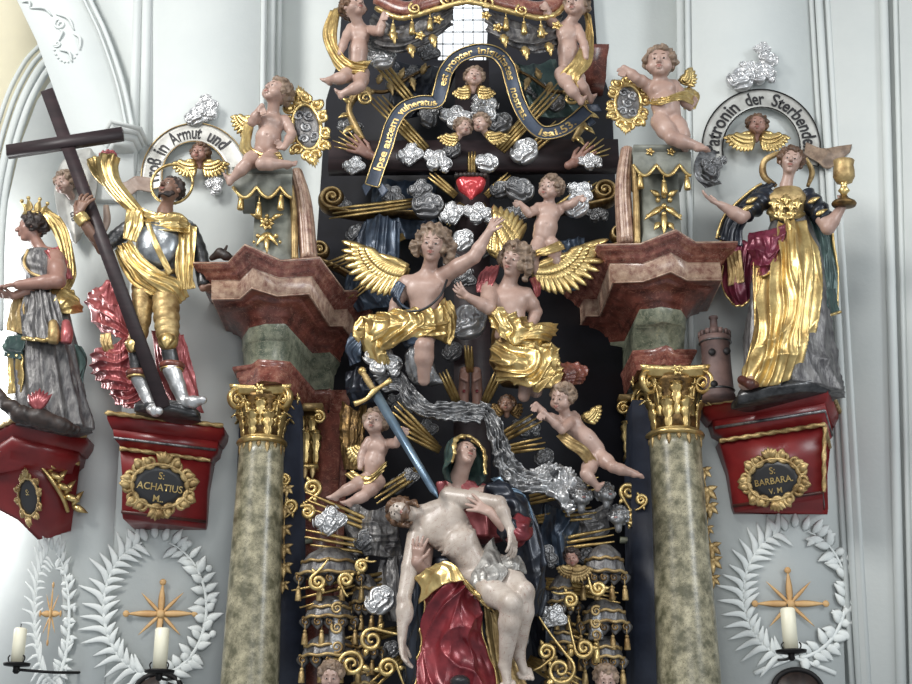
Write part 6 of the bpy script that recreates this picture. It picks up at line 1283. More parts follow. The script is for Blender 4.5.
# ---------------------------------------------------------------- armoured man with the cross
def achatius():
    root = thing('armoured_man', P(164, 412, 0), 'armoured man with halo and gold sash embracing a tall dark cross', 'statue')
    hc = P(170, 190, 20); R = hdir(-24, 16, 4); r = 14.5; s = SDF(.75); head_sdf(s, hc, R, r)
    s.chain([hc-R[2]*r*.6-R[1]*2, P(165, 212, 12)], [6, 7], 3)
    # gripping hand and bare forearm
    wv = P(78, 214, 42); s.chain([P(136, 224, 8), P(116, 238, 12), P(102, 250, 18), P(90, 232, 32), wv], [5, 5, 5, 5, 4.4], 2); hand_sdf(s, wv, V3(.35, -.15, 1), V3(.3, .9, 0), 27, curl=.3, thumb=1, spread=.5); s.chain([P(165, 212, 12), P(164, 232, 10), P(136, 224, 8)], [8, 10, 6], 3); s.chain([P(164, 232, 10), P(188, 228, 6), P(200, 256, 4), P(203, 288, 8)], [10, 6, 5, 4], 3)
    w2 = P(203, 288, 8); hand_sdf(s, w2, V3(.8, -.1, .1), V3(0, -.4, -1), 18, curl=.5, thumb=1)
    build('body', s.mesh(), M['fleshbr'], root); face_parts(root, hc, R, r, 'hairdk', looks=(-1, .6))
    hair_obj(root, hc, R, r, 'hairdk', amp=.1, seed=2, bald=.9, front=.1)
    b = SDF(.7); L = lambda x, y, z: hc+(R[0]*x+R[1]*y+R[2]*z)*r
    for i in range(9):
        a = -1.3+i*.325; b.cap(L(.56*sin(a), .05+.4*cos(a), -.5), L(.42*sin(a), .2+.42*cos(a), -.92), .13*r, .07*r, k=.05*r)
    build('beard', b.mesh(ripples(.6, .35, 4), 1), M['hairdk'], root)
    c = P(172, 184, 8); a = np.linspace(0, 2*pi, 60); build('halo', tube(c+np.stack([np.cos(a)*21.5, 0*a, np.sin(a)*22.5], 1), 1.5, 8, flat=1.4), M['goldb'], root)
    # cuirass and arms
    t = SDF(.9); torso_sdf(t, P(136, 222, 10), P(190, 226, 8), P(160, 288, 2), 27, 1.05, 19); t.ell(P(158, 244, 26), (22, 12, 26), k=6)
    build('cuirass', t.mesh(), M['steel'], root)
    for pts, rr in (([(136, 224, 8), (116, 238, 12), (101, 250, 18)], [9, 8, 6.5]), ([(188, 228, 6), (200, 256, 4), (204, 286, 8)], [9, 8, 6])):
        build('arm_armour', tube(PP(pts), rr, 18, n=24, disp=lambda A, T: .1*np.abs(np.sin(T*22))), M['armour'], root)
    build('forearm_sleeve', tube(PP([(104, 250, 20), (95, 238, 30), (85, 224, 38)]), [4.5, 5, 5.5], 14, n=12), M['fleshbr'], root)
    build('cuff', tube(PP([(85, 223, 39), (81, 218, 41), (78, 214, 43)]), [6.5, 7, 6], 20, n=10, disp=lambda A, T: .1*np.sin(A*7)), M['goldb'], root)
    # gold sleeve flying up with red lining
    build('raised_sleeve', tube(PP([(140, 214, 14), (126, 200, 12), (113, 184, 8), (108, 168, 6), (108, 158, 6)]), [5, 7, 8, 9.5, 11], 30, n=40, disp=lambda A, T: .16*np.sin(A*6+T*3)), M['goldb'], root)
    build('raised_sleeve', tube(PP([(118, 190, 6), (106, 182, 2), (98, 172, 0), (93, 160, 0)]), [4, 5, 6.5, 7], 24, n=30, disp=lambda A, T: .16*np.sin(A*5+T*3)), M['goldb'], root)
    m = ball(P(108, 156, 6), (10, 8, 4), 20); m2 = MB()
    for i in range(9): a = i*.7; m2.merge(tube(spiral(P(108, 156, 8)+V3(cos(a)*5, -2, sin(a)*2.4), 3.4, 1.3, EX, EZ, a, .2, 16), [1.6, 1.2], 8))
    m.merge(m2); build('sleeve_lining', m, M['redlt'], root)
    build('hanging_cuff', tube(PP([(106, 206, 4), (107, 220, 4), (104, 232, 4)]), [3, 4, 2.5], 12, n=12), M['fleshgrey'], root)
    # gold shawl and sash
    q = sheet([[(137, 206, 20), (158, 212, 28), (180, 212, 24), (189, 222, 16)], [(134, 216, 20), (156, 222, 34), (178, 222, 32), (193, 228, 16)], [(133, 228, 18), (158, 230, 36), (180, 232, 32), (196, 234, 12)]], 60, 40, 4, 5, 1.8, 3, along='c', crinkle=.15); build('shawl', q, M['goldb'], root)
    q = sheet([[(127, 208, 14), (142, 210, 26)], [(124, 222, 20), (142, 224, 32)], [(122, 238, 22), (136, 242, 30)]], 30, 34, 3, 3.4, 1.6, 5); build('shawl', q, M['goldb'], root)
    q = sheet([[(180, 222, 26), (197, 226, 16)], [(177, 246, 30), (195, 250, 20)], [(176, 270, 30), (193, 272, 18)], [(182, 290, 26), (196, 288, 14)]], 36, 60, 3.5, 4.4, 1.6, 7); build('shawl_end', q, M['goldb'], root)
    q = sheet([[(116, 246, 22), (130, 240, 28)], [(126, 262, 28), (142, 256, 34)], [(146, 280, 36), (160, 270, 36)], [(166, 294, 34), (180, 280, 28)], [(178, 306, 22), (190, 296, 14)]], 36, 70, 3.5, 4.4, 1.6, 9); build('sash', q, M['goldb'], root)
    q = sheet([[(114, 250, 16), (120, 246, 20)], [(122, 270, 24), (132, 262, 28)], [(132, 284, 26), (142, 276, 28)], [(150, 296, 26), (160, 290, 28)]], 24, 50, 2.5, 3.4, 1.4, 11); build('sash', q, M['gold'], root)
    build('strap', sheet([[(145, 222, 36), (150, 222, 36)], [(154, 248, 42), (160, 246, 42)], [(168, 276, 34), (173, 272, 34)]], 8, 30, 1, .8, 1.4), M['goldb'], root)
    build('belt', tube(PP([(140, 270, 16), (158, 274, 28), (178, 270, 18)]), 2.6, 10, n=20), M['goldm'], root)
    # skirted tassets and greaves
    for pts, rr in (([(144, 284, 12), (143, 302, 16), (139, 330, 20), (136, 346, 22)], [12, 11, 9.5, 8]), ([(166, 290, 14), (166, 305, 22), (167, 325, 26), (168, 340, 28)], [13, 13, 12, 10])):
        build('thigh_armour', tube(PP(pts), rr, 28, n=70, disp=lambda A, T: .1*np.abs(np.sin(T*20))-.05), M['goldm'], root)
    for c_, rr in (((134, 346, 26), (8, 8, 8)), ((168, 342, 32), (10, 9, 9))):
        m = ball(P(*c_), rr, 16); c0 = P(*c_); m.merge(leaf(c0+EZ*8+EY*5, c0-EZ*9+EY*7, 8, EY, .1, 8)); build('knee_guard', m, M['goldb'], root)
    for a, b_, cfx, bt, toe in ((P(135, 350, 22), P(139, 374, 20), (139, 374), [(140, 378, 20), (147, 394, 20), (153, 408, 22)], (159, 411, 32)), (P(168, 346, 28), P(172, 366, 24), (172, 366), [(172, 370, 24), (178, 386, 22), (184, 402, 20)], (203, 400, 34))):
        build('greave', tube([a, (a+b_)/2, b_], [7, 7.5, 7.5], 18, n=12), M['armour'], root)
        s = SDF(.8); s.chain(PP(bt), [9, 7, 6], 3); s.chain([P(*bt[-1]), P((bt[-1][0]+toe[0])/2, (bt[-1][1]+toe[1])/2+1, (bt[-1][2]+toe[2])/2), P(*toe)], [6, 5.6, 4], 3); build('boot', s.mesh(), M['silver'], root)
        c0 = P(cfx[0], cfx[1], 22); a_ = np.linspace(0, 2*pi, 33); build('boot_cuff', tube(c0+np.stack([np.cos(a_)*9.6, -np.sin(a_)*9, -a_*0], 1), 3.4, 10), M['redmarbd'], root); build('boot_cuff_edge', tube(c0+np.stack([np.cos(a_)*10.4, -np.sin(a_)*9.8, -a_*0-4], 1), 1.2, 8), M['goldb'], root)
    # red cloak lobes
    for g, nf, sd, al in (([[(92, 288, -10), (110, 278, 4), (124, 284, 10)], [(84, 300, -10), (106, 300, 14), (128, 310, 12)], [(92, 324, -14), (112, 322, 10), (130, 334, 8)], [(100, 334, -16), (118, 338, 6), (132, 346, 6)]], 5, 3, 'c'),
                          ([[(102, 346, -10), (118, 340, 10), (132, 330, 8)], [(90, 352, -8), (112, 358, 14), (134, 356, 10)], [(90, 372, -12), (112, 376, 12), (136, 378, 8)], [(104, 390, -14), (120, 392, 8), (138, 390, 6)]], 5.5, 5, 'c'),
                          ([[(112, 380, -8), (126, 376, 8), (140, 372, 4)], [(108, 396, -12), (126, 396, 8), (146, 392, 6)], [(120, 408, -16), (134, 410, 2), (152, 410, 2)]], 5, 7, 'c'),
                          ([[(150, 330, -6), (170, 330, 4), (184, 334, -6)], [(154, 360, -6), (174, 360, 4), (192, 362, -10)], [(160, 386, -10), (180, 386, 2), (200, 388, -14)], [(166, 410, -14), (188, 410, -2), (206, 412, -18)]], 5, 9, 'r')):
        build('cloak', sheet(g, 70, 80, nf, 6.5, 2, sd, 1.8, edge=1.4, along=al, crinkle=.25), M['redlt'], root)
    q = sheet([[(100, 334, 4), (110, 332, 8)], [(100, 342, 6), (112, 344, 10)], [(104, 352, 4), (114, 352, 8)]], 14, 20, 2, 2.5, 1.4, 4); build('cloak_lining', q, M['goldm'], root)
    build('plinth', loft([(168, 405, 6, 28, 20, 6), (168, 411, 6, 34, 26, 6), (168, 417, 4, 34, 24, 6)], 16, 60, 9, .08, 3), M['armour'], root)
achatius()
rt = thing('leaning_cross', P(160, 408, 30), 'tall dark wooden cross leaning to the left in the arms of the armoured man', 'cross')
build('upright', beam(P(47.5, 91.5, 34), P(164, 408, 30), 6.4, 4), M['wood'], rt, smooth=False); build('arm', beam(P(7.5, 152, 32.5), P(123, 134, 36.5), 6.2, 4.4), M['wood'], rt, smooth=False)
# ---------------------------------------------------------------- crowned woman at far left
def crowned():
    root = thing('crowned_woman', P(44, 425, -10), 'crowned woman in profile facing left with gold shawl and grey skirt', 'statue')
    hc = P(31, 228, 10); R = hdir(-78, -2, 0); r = 14.5; s = SDF(.75); head_sdf(s, hc, R, r, jaw=.92)
    s.chain([hc-R[2]*r*.6-R[1]*3, P(42, 252, 6)], [5.4, 6.4], 3)
    s.chain([P(42, 252, 6), P(50, 256, 6), P(56, 258, 10)], [7, 8, 8], 3); s.chain([P(50, 256, 6), P(48, 280, 10), P(30, 290, 22)], [8, 6, 5.5], 3); limb(s, P(56, 258, 10), P(58, 281, 26), P(18, 285, 34), [8.5, 9, 7.4, 7, 4.6], 3)
    hand_sdf(s, P(17, 285, 34), V3(-1, -.1, -.1), V3(0, .3, -1), 22, curl=.3, thumb=1, spread=.4); hand_sdf(s, P(14, 296, 26), V3(-1, -.1, .1), V3(0, .3, 1), 22, curl=.3, thumb=-1, spread=.4); s.cap(P(30, 290, 22), P(14, 296, 26), 5.5, 4.2)
    build('body', s.mesh(), M['fleshdk'], root); face_parts(root, hc, R, r, 'hairdk'); hair_obj(root, hc, R, r, 'hairdk', length=.3, amp=.12, seed=12, locks=[[(.5, -.6, .3, .3), (.3, -1.0, -.1, .28)], [(0, -.9, .4, .34)]*2])
    c = hc+R[2]*r*.95+R[1]*-.1*r; a = np.linspace(0, 2*pi, 30); m = tube(c+np.stack([np.cos(a)*9, -np.sin(a)*9, 0*a], 1), 2.2, 8)
    for i in range(7): q = i*2*pi/7; e = V3(cos(q), sin(q), 0); m.merge(leaf(c+e*9, c+e*13+EZ*13, 4, e, -.1, 8, tipcurl=.1)); m.merge(ball(c+e*13+EZ*14, 2.2, 8))
    build('crown', m, M['goldb'], root)
    build('bodice', loft([(42, 252, 4, 14, 12), (42, 262, 4, 22, 15), (44, 276, 4, 18, 14), (46, 290, 4, 19, 14)], 34, 60, 9, .1, 2), M['pewter'], root)
    build('bodice_edge', tube(PP([(28, 250, 14), (24, 262, 18), (30, 272, 20), (44, 278, 22)]), 1.6, 8, n=20), M['goldm'], root)
    q = sheet([[(38, 206, 2), (44, 214, 14)], [(52, 210, 0), (50, 222, 16)], [(66, 224, -4), (56, 234, 14)], [(74, 250, -6), (62, 252, 14)], [(76, 276, -6), (66, 276, 12)], [(68, 294, 0), (58, 288, 18)]], 40, 80, 3.5, 4.6, 1.8, 15, 1.4); build('shawl', q, M['goldb'], root)
    q = sheet([[(44, 250, 18), (58, 246, 12)], [(52, 262, 22), (68, 262, 8)], [(60, 280, 20), (74, 278, 4)]], 26, 40, 3, 3, 1.5, 16); build('rose_drape', q, M['redlt'], root)
    q = sheet([[(46, 292, 20), (58, 286, 18), (74, 290, 6)], [(48, 302, 26), (66, 300, 22), (82, 304, 6)], [(52, 312, 20), (70, 314, 16), (84, 312, 2)]], 40, 34, 3, 4, 1.6, 17, along='c'); build('waist_knot', q, M['goldb'], root)
    build('skirt', loft([(44, 288, 0, 19, 14), (42, 310, 4, 26, 20), (46, 350, 2, 32, 24), (50, 395, 0, 36, 26), (54, 430, -2, 40, 28)], 90, 110, 11, .13, 19, 1.4, .15), M['pewter'], root)
    ap = sheet([[(22, 292, 22), (40, 290, 30), (56, 294, 24)], [(20, 316, 28), (42, 318, 38), (64, 322, 28)], [(22, 338, 30), (44, 340, 40), (72, 338, 26)]], 60, 40, 6, 5, 1.8, 20); build('overskirt', ap, M['pewter'], root); build('overskirt_hem', hem(ap, 'b', 2.2, .6), M['goldb'], root)
    for x in (53, 66): build('rolled_fold', tube(PP([(x, 322, 34), (x+1, 334, 38), (x, 343, 38)]), [4, 6, 5], 14, n=12), M['redlt'] if x > 60 else M['goldm'], root)
    q = sheet([[(14, 292, 18), (24, 296, 26)], [(8, 312, 14), (24, 316, 28)], [(6, 330, 12), (22, 334, 26)]], 24, 40, 3, 4, 1.6, 21); build('side_drape', q, M['goldm'], root)
    q = sheet([[(6, 336, 12), (26, 334, 24)], [(2, 348, 10), (22, 350, 26)], [(4, 356, 10), (20, 360, 22)]], 26, 24, 2.5, 4, 1.6, 22, along='c'); build('side_drape', q, M['green'], root)
    q = sheet([[(8, 354, 12), (22, 354, 24)], [(8, 376, 10), (22, 378, 22)], [(6, 394, 8), (20, 392, 20)]], 24, 40, 3, 4, 1.6, 23); build('side_drape', q, M['goldb'], root)
    q = sheet([[(62, 338, 10), (82, 346, 0)], [(68, 362, 12), (88, 360, -4)], [(66, 384, 10), (84, 382, -4)], [(70, 412, 6), (86, 412, -8)], [(72, 430, 4), (84, 432, -10)]], 40, 70, 3, 6, 1.8, 24); build('mantle', q, M['green'], root)
    s = SDF(1.0); s.chain(PP([(-4, 388, 30), (6, 404, 36), (20, 414, 38), (40, 418, 36), (62, 426, 30), (76, 430, 22)]), [3, 5.5, 8, 8.5, 7, 4], 4); s.ell(P(10, 406, 40), (9, 6, 6), k=3); build('dragon', s.mesh(ripples(.8, .2, 3), 1), M['hairdk'], root)
    m = MB()
    for i in range(7): m.merge(leaf(P(38, 410, 42), P(28+i*4, 388+abs(i-3)*2, 40), 4, EY, .15, 8))
    build('red_plume', m, M['redlt'], root)
crowned()
# ---------------------------------------------------------------- banners on the walls
rt = thing('arched_banner', P(196, 190, -68), 'arched white lettered banner with scrolled cloud above, behind the haloed man', 'banner')
arc = lambda cx, cy, rx, ry, a0, a1, d, n=24: [(cx+rx*cos(radians(a)), cy-ry*sin(radians(a)), d) for a in np.linspace(a0, a1, n)]
ribbon(rt, arc(195, 177, 43, 44, 196, 4, -66), 11.4, 'cream', 'goldm', [('Troß', .03, .22), ('in', .26, .33), ('Armut', .37, .59), ('und', .64, .78)], 0, 1, 16, th=2, stretch=1.4)
build('banner_tail', sheet([[(152, 178, -64), (152, 192, -62)], [(136, 176, -60), (138, 190, -58)], [(124, 182, -60), (128, 196, -60)], [(112, 180, -62), (116, 194, -62)]], 14, 40, 1.5, 1.6, 1.6, 3), M['fleshgrey'], rt)
cloud(196, 117, 11, 'silver cloud on the top of the left arched banner, lower', -64, 1, 10); cloud(207, 108, 13, 'silver cloud on the top of the left arched banner, upper', -64, 2, 60)
cherub(200, 154, -58, 10.5, -10, 0, 4, 'cherub head with gold wings under the left arched banner', [(185, 262, 26, 16, 8, -4, 8), (-5, -82, 26, 16, 8, 4, 8)], 'hairbr', 'fleshdk', seed=41)
cloud(214, 184, 10, 'silver cloud below the cherub under the left arched banner', -62, 2, 60)
rt = thing('arched_banner', P(762, 160, -68), 'arched white lettered banner behind the head of the woman with the chalice', 'banner')
ribbon(rt, arc(761, 149, 49, 50, 196, -18, -66), 11.4, 'cream', 'ironm', [('Patronin', .05, .37), ('der', .42, .52), ('Sterbenden', .56, .93)], 0, 1, 16, th=2, stretch=1.4)
build('banner_tail', sheet([[(806, 142, -62), (804, 154, -60)], [(822, 148, -58), (818, 162, -56)], [(838, 146, -58), (830, 168, -58)], [(852, 144, -60), (850, 152, -60)]], 14, 40, 1.5, 1.6, 1.6, 3), M['hairgrey'], rt)
build('banner_tail', sheet([[(700, 150, -60), (716, 150, -60)], [(694, 164, -54), (716, 166, -52)], [(696, 178, -54), (718, 178, -52)], [(706, 188, -58), (722, 184, -56)]], 24, 40, 3, 3, 1.8, 6, along='c', crinkle=.4), M['silverdk'], rt)
cherub(757, 126, -56, 11.5, -8, 0, 8, 'cherub head with gold wings under the right arched banner', [(188, 262, 30, 18, 9, -4, 8), (-8, -82, 30, 18, 9, 4, 8)], 'hairbr', 'fleshdk', seed=42)
for x, y, r, kd, rot, lb in ((740, 80, 14, 1, 20, 'lower left'), (760, 74, 14, 2, 0, 'lower right'), (768, 60, 10, 1, 70, 'middle'), (762, 49, 8, 0, 10, 'topmost'), (748, 68, 9, 0, 40, 'second from the left')): cloud(x, y, r, 'silver cloud of the wisp above the right arched banner, '+lb, -62, kd, rot)
rt = thing('side_banner', P(76, 240, -60), 'white lettered banner curling behind the upper part of the leaning cross', 'banner')
build('cloth', sheet([[(76, 150, -60), (90, 148, -58), (98, 160, -60)], [(60, 164, -58), (82, 166, -50), (98, 184, -58)], [(54, 188, -58), (76, 196, -48), (94, 204, -58)], [(58, 214, -58), (74, 220, -50), (86, 226, -58)], [(70, 240, -58), (76, 244, -54), (80, 240, -58)]], 30, 60, 2, 2.6, 2, 3), M['cream'], rt)
v, f = font_mesh('us', .02); c = P(70, 212, -44); build('lettering', MB().add(c+np.outer(v[:, 0]*14, nrm(V3(.3, 0, -1)))+np.outer(v[:, 1]*14, nrm(V3(1, 0, .3))), f), M['ink'], rt, smooth=False)
cherub(65, 184, -34, 12, -30, -10, -12, 'cherub head on the side banner, half hidden behind the leaning cross', [], 'hairgrey', 'flesh', seed=43)
# ---------------------------------------------------------------- woman with chalice
def barbara():
    root = thing('chalice_woman', P(785, 392, -10), 'woman in gold and wine dress standing with outspread arms, left one raising a chalice', 'statue')
    hc = P(791, 162, 14); R = hdir(-10, -6, 14); r = 14.5; s = SDF(.75); head_sdf(s, hc, R, r, jaw=.92)
    s.chain([hc-R[2]*r*.6-R[1]*2, P(786, 186, 6), P(786, 194, 4)], [5.6, 6, 9], 3); s.chain([P(768, 198, 6), P(786, 197, 4), P(808, 198, 6)], [7, 9, 7], 3); s.chain([P(786, 197, 4), P(786, 300, 4), P(760, 376, 22), P(747, 384, 30)], [9, 9, 7, 5], 3)
    limb(s, P(768, 198, 6), P(741, 217, 22), P(721, 205, 28), [8, 7.5, 6.4, 6.4, 4], 3); hand_sdf(s, P(721, 205, 28), V3(-.95, -.2, .4), V3(0, -.7, 1), 25, curl=.25, thumb=1, spread=.35)
    limb(s, P(808, 198, 6), P(828, 228, 24), P(842, 207, 30), [8, 7.5, 6.6, 6.6, 4.4], 3); hand_sdf(s, P(842, 207, 30), V3(.1, -.2, 1), V3(0, 1, 0), 18, curl=.5, thumb=-1, spread=.2)
    s.ell(P(747, 384, 30), (8, 12, 5), k=2)
    build('body', s.mesh(), M['flesh'], root); face_parts(root, hc, R, r, looks=(-.5, -.5)); hair_obj(root, hc, R, r, 'hairbr', amp=.12, seed=22, front=.3)
    build('head_scarf', tube(PP([(776, 186, 0), (764, 176, -2), (764, 162, 0), (774, 155, 4), (784, 152, 6)]), [2, 3.4, 3, 3, 2], 16, n=40, disp=lambda A, T: .14*np.sin(A*4+T*5)), M['goldm'], root)
    build('head_scarf', tube(PP([(806, 158, 0), (812, 172, -2), (808, 186, 2)]), [1.8, 2.8, 2], 14, n=24, disp=lambda A, T: .14*np.sin(A*4+T*5)), M['goldm'], root)
    q = loft([(787, 190, 6, 14, 10), (786, 200, 8, 23, 15), (786, 212, 8, 18, 13), (787, 222, 6, 17, 13)], 40, 70, 10, .07, 3); build('bodice', q, M['goldm'], root)
    for x, y in ((774, 203), (781, 206), (791, 206), (798, 203), (786, 199), (780, 213), (792, 213), (786, 218)): build('bodice_flower', (lambda m: m)(MB().merge(leaf(P(x, y-5, 24), P(x, y+7, 25), 4, EY, .1, 7)).merge(leaf(P(x-6, y, 24), P(x+6, y+1, 25), 3, EY, .1, 7))), M['goldb'], root)
    build('collar', tube(PP([(770, 192, 8), (776, 200, 18), (787, 203, 22), (798, 200, 18), (804, 192, 8)]), 2.4, 10, n=30, disp=lambda A, T: .2*np.sin(T*50)), M['goldb'], root)
    build('waistband', tube(PP([(768, 212, 12), (778, 217, 22), (790, 218, 24), (804, 214, 14)]), 2.6, 10, n=30, disp=lambda A, T: .15*np.sin(T*30)), M['goldb'], root)
    for g, sd in (([(768, 196, 6), (756, 205, 12), (744, 214, 18)], 1), ([(806, 196, 6), (816, 208, 14), (826, 220, 20)], 2)): build('sleeve', tube(PP(g), [10, 11, 9.5], 30, n=40, disp=lambda A, T: .1*np.sin(T*18+A)), M['navy'], root)
    for x, y in ((752, 200), (748, 208), (814, 200), (822, 212)): build('sleeve_flower', MB().merge(leaf(P(x-6, y+3, 26), P(x+6, y-3, 26), 3, EY, .1, 7)), M['goldb'], root)
    # cloak: dark on both sides
    q = sheet([[(762, 184, 0), (776, 182, 6)], [(744, 196, -4), (758, 204, 8)], [(724, 216, -8), (742, 228, 6)], [(716, 238, -10), (742, 246, 6)]], 40, 60, 3, 4, 2, 5); build('cloak', q, M['navy'], root); build('cloak_hem', hem(q, 'l', 1.6, .4), M['goldb'], root)
    q = sheet([[(720, 236, -10), (744, 240, 4), (756, 244, 4)], [(722, 262, -14), (738, 266, 4), (754, 262, 4)], [(722, 286, -18), (736, 292, 0), (752, 284, 2)], [(732, 304, -20), (742, 306, -6), (750, 300, -4)]], 50, 60, 5, 5, 2, 6); build('cloak', q, M['purple'], root); build('cloak_hem', hem(q, 'lb', 1.2, .4), M['goldb'], root)
    q = sheet([[(726, 252, 0), (740, 250, 12)], [(727, 268, 0), (742, 268, 12)], [(728, 286, -4), (744, 282, 8)]], 30, 34, 4, 3.4, 1.6, 7); build('cloak_lining', q, M['goldm'], root)
    q = sheet([[(806, 190, 2), (818, 198, 0)], [(810, 212, 8), (830, 222, -2)], [(818, 240, 10), (834, 250, -6)], [(822, 270, 8), (838, 278, -8)], [(824, 306, 4), (838, 306, -10)]], 40, 80, 3, 5, 2, 8); build('cloak', q, M['green'], root); build('cloak_hem', hem(q, 'rb', 1.6, .4), M['goldb'], root)
    # wine drapery over the hips
    q = sheet([[(748, 232, 14), (768, 228, 30), (790, 222, 32)], [(746, 246, 16), (766, 248, 36), (784, 238, 38)], [(750, 262, 16), (764, 264, 36), (778, 254, 38)], [(752, 276, 12), (764, 276, 30), (774, 268, 34)]], 60, 50, 4, 6.5, 2, 9, along='c', crinkle=.2); build('hip_drapery', q, M['purple'], root); build('hip_drapery_hem', hem(q, 'b', 1.2), M['goldb'], root)
    # gold skirt
    g = [[(776, 222, 26), (788, 218, 32), (800, 218, 30), (810, 224, 20)],
         [(768, 252, 30), (784, 248, 42), (802, 248, 42), (820, 250, 22)],
         [(758, 284, 28), (778, 286, 46), (802, 286, 44), (825, 284, 20)],
         [(752, 318, 28), (772, 322, 50), (798, 322, 46), (822, 318, 22)],
         [(746, 352, 26), (768, 356, 48), (794, 352, 46), (814, 344, 24)],
         [(738, 380, 24), (758, 386, 40), (782, 384, 40), (800, 372, 26)]]
    sk = sheet(g, 120, 140, 5, 11, 2, 27, 2.4, edge=1.6, crinkle=.04); build('overskirt', sk, M['goldb'], root)
    q = sheet([[(752, 262, 20), (766, 262, 28)], [(752, 300, 18), (762, 300, 30)], [(752, 336, 16), (758, 336, 28)], [(742, 372, 10), (748, 376, 22)]], 24, 70, 3, 4, 1.8, 28); build('side_fold', q, M['gold'], root)
    build('underskirt', loft([(790, 218, 4, 18, 13), (790, 260, 4, 32, 22), (788, 310, 4, 40, 28), (790, 360, 2, 46, 32), (794, 392, 0, 50, 34, 6)], 90, 110, 12, .1, 30, 1.2, .15), M['pewter'], root)
    q = sheet([[(808, 300, 18), (824, 300, 8)], [(806, 330, 24), (828, 330, 8)], [(796, 362, 30), (830, 356, 6)], [(776, 386, 36), (834, 380, 4)]], 60, 90, 5.5, 6, 1.8, 31, 1.3); build('train', q, M['pewter'], root)
    q = sheet([[(824, 290, 10), (836, 288, 0)], [(826, 304, 12), (838, 304, -2)], [(828, 316, 8), (840, 312, -4)]], 24, 24, 2.5, 3, 1.6, 33); build('cloak_end', q, M['green'], root); build('cloak_end_hem', hem(q, 'b', 1.6, .4), M['goldb'], root)
    s = SDF(.7); s.chain(PP([(742, 380, 34), (750, 384, 42), (756, 384, 34)]), [4.5, 5, 4], 2); build('sandal', s.mesh(), M['brownpaint'], root)
    build('plinth', loft([(782, 386, 6, 44, 26, -7), (782, 394, 6, 50, 30, -7), (782, 402, 2, 50, 28, -7)], 16, 60, 9, .06, 3), M['armour'], root)
barbara()
rt = thing('chalice', P(845, 204, 34), 'gilded chalice with round foot raised beside the pilaster', 'chalice')
c = P(844, 201, 36); R_ = nrm(V3(.06, -.12, 1))
build('foot', lathe(c, [(1, -6), (11.5, -5), (12.5, -3), (11.5, -1), (5, 3), (3, 6)], 32, axis=R_), M['golddk'], rt); build('stem', lathe(c, [(2.6, 5), (3.4, 8), (6, 11), (3.6, 14), (3, 17), (5, 19)], 24, axis=R_), M['goldb'], rt)
build('cup', lathe(c, [(3, 18), (8, 20), (10.5, 26), (10.4, 32), (9.6, 38), (10.6, 43), (9.4, 43.5), (8.6, 38), (1, 36)], 32, axis=R_, disp=lambda A, Z: .5*np.cos(A*6+Z*.3)*(Z < 36)), M['goldm'], rt)
rt = thing('small_tower', P(719, 402, -20), 'small round dark tower with battlements beside the skirt of the woman', 'tower')
c = P(719, 400, -22); t_ = P(719, 336, -22)[2]-c[2]
build('tower_wall', lathe(c, [(17, 0), (16.6, 4), (15.6, 6), (14.6, t_*.5), (14.4, t_-10), (16, t_-8), (16.2, t_-2), (15, t_-2)], 36), M['brick'], rt)
for z in (8, t_-9): build('ledge', lathe(c+EZ*z, [(15.4, 0), (16.8, 1), (15.4, 2.4)], 36), M['armour'], rt)
for i in range(14): a = i*2*pi/14; e = V3(cos(a), sin(a), 0); build('merlon', box(c+e*15+EZ*(t_+1), e*1.6, np.cross(e, EZ)*2, EZ*2.6), M['brick'], rt, smooth=False)
build('turret', lathe(c+EZ*(t_-2), [(7, 0), (6.4, 8), (5, 11), (4, 12), (3.6, 20), (4.8, 21), (4.6, 23)], 24), M['brick'], rt)
for x, y in ((712, 352), (727, 351), (714, 384)): build('window_opening', MB().merge(lathe(P(x, y, -7.5), [(3.6, -1), (3.6, 1)], 16, axis=(0, 1, 0))), M['woodbk'], rt, smooth=False)
# ---------------------------------------------------------------- putti on the pedestals
pt = putto('putto', 'putto seated on the left pedestal with one hand to the face', 'putto statue', (262, 168, 30), (276, 93, 34, 15, -35, 10, 14), (260, 116, 24), (285, 120, 22), (266, 152, 20),
      [((252, 122, 34), (262, 106, 44), (.2, .9, -.1), 1), ((292, 134, 24), (284, 148, 32), (-.6, -.5, .1), -1)], [((256, 156, 24), (246, 165, 44), (231, 180, 40), (-.4, -.8, .2)), ((274, 158, 22), (262, 164, 50), (288, 164, 44), (.6, -.2, .2))], seed=51)
wing(pt, P(254, 120, 12), fan((254, 120, 8), 172, 232, 24, 22, 6), 3.2)
build('sash', sheet([[(246, 116, 14), (254, 118, 20)], [(240, 138, 18), (250, 138, 28)], [(240, 152, 24), (252, 148, 36)], [(262, 164, 36), (266, 154, 40)], [(284, 160, 30), (280, 152, 36)]], 20, 60, 2.5, 3.4, 1.5, 8), M['goldb'], pt)
rt = thing('cartouche', P(306, 168, 14), 'gilded oval rocaille shield with dark silver centre held by the left pedestal putto', 'cartouche')
cartouche(rt, P(307, 128, 16), 23, 42, nrm(V3(1, -.1, .22)), EY, 'pewter', 'goldb', 12, fs=1.5, po=.62)
pt = putto('putto', 'putto standing on the right pedestal with one leg stretched out', 'putto statue', (668, 146, 30), (660, 64, 34, 17, -12, -4, 4), (646, 84, 24), (674, 86, 22), (668, 118, 20),
      [((636, 78, 34), (624, 68, 36), (-.3, .9, 0), 1), ((684, 100, 20), (690, 108, 14), (.4, -.8, .1), -1)], [((660, 122, 24), (672, 138, 40), (700, 147, 38), (1, .1, .2)), ((674, 122, 20), (682, 132, 30), (684, 146, 26), (.4, -.7, .3))], seed=52)
wing(pt, P(680, 82, 10), fan((682, 82, 6), 55, -20, 18, 14, 6), 3.2)
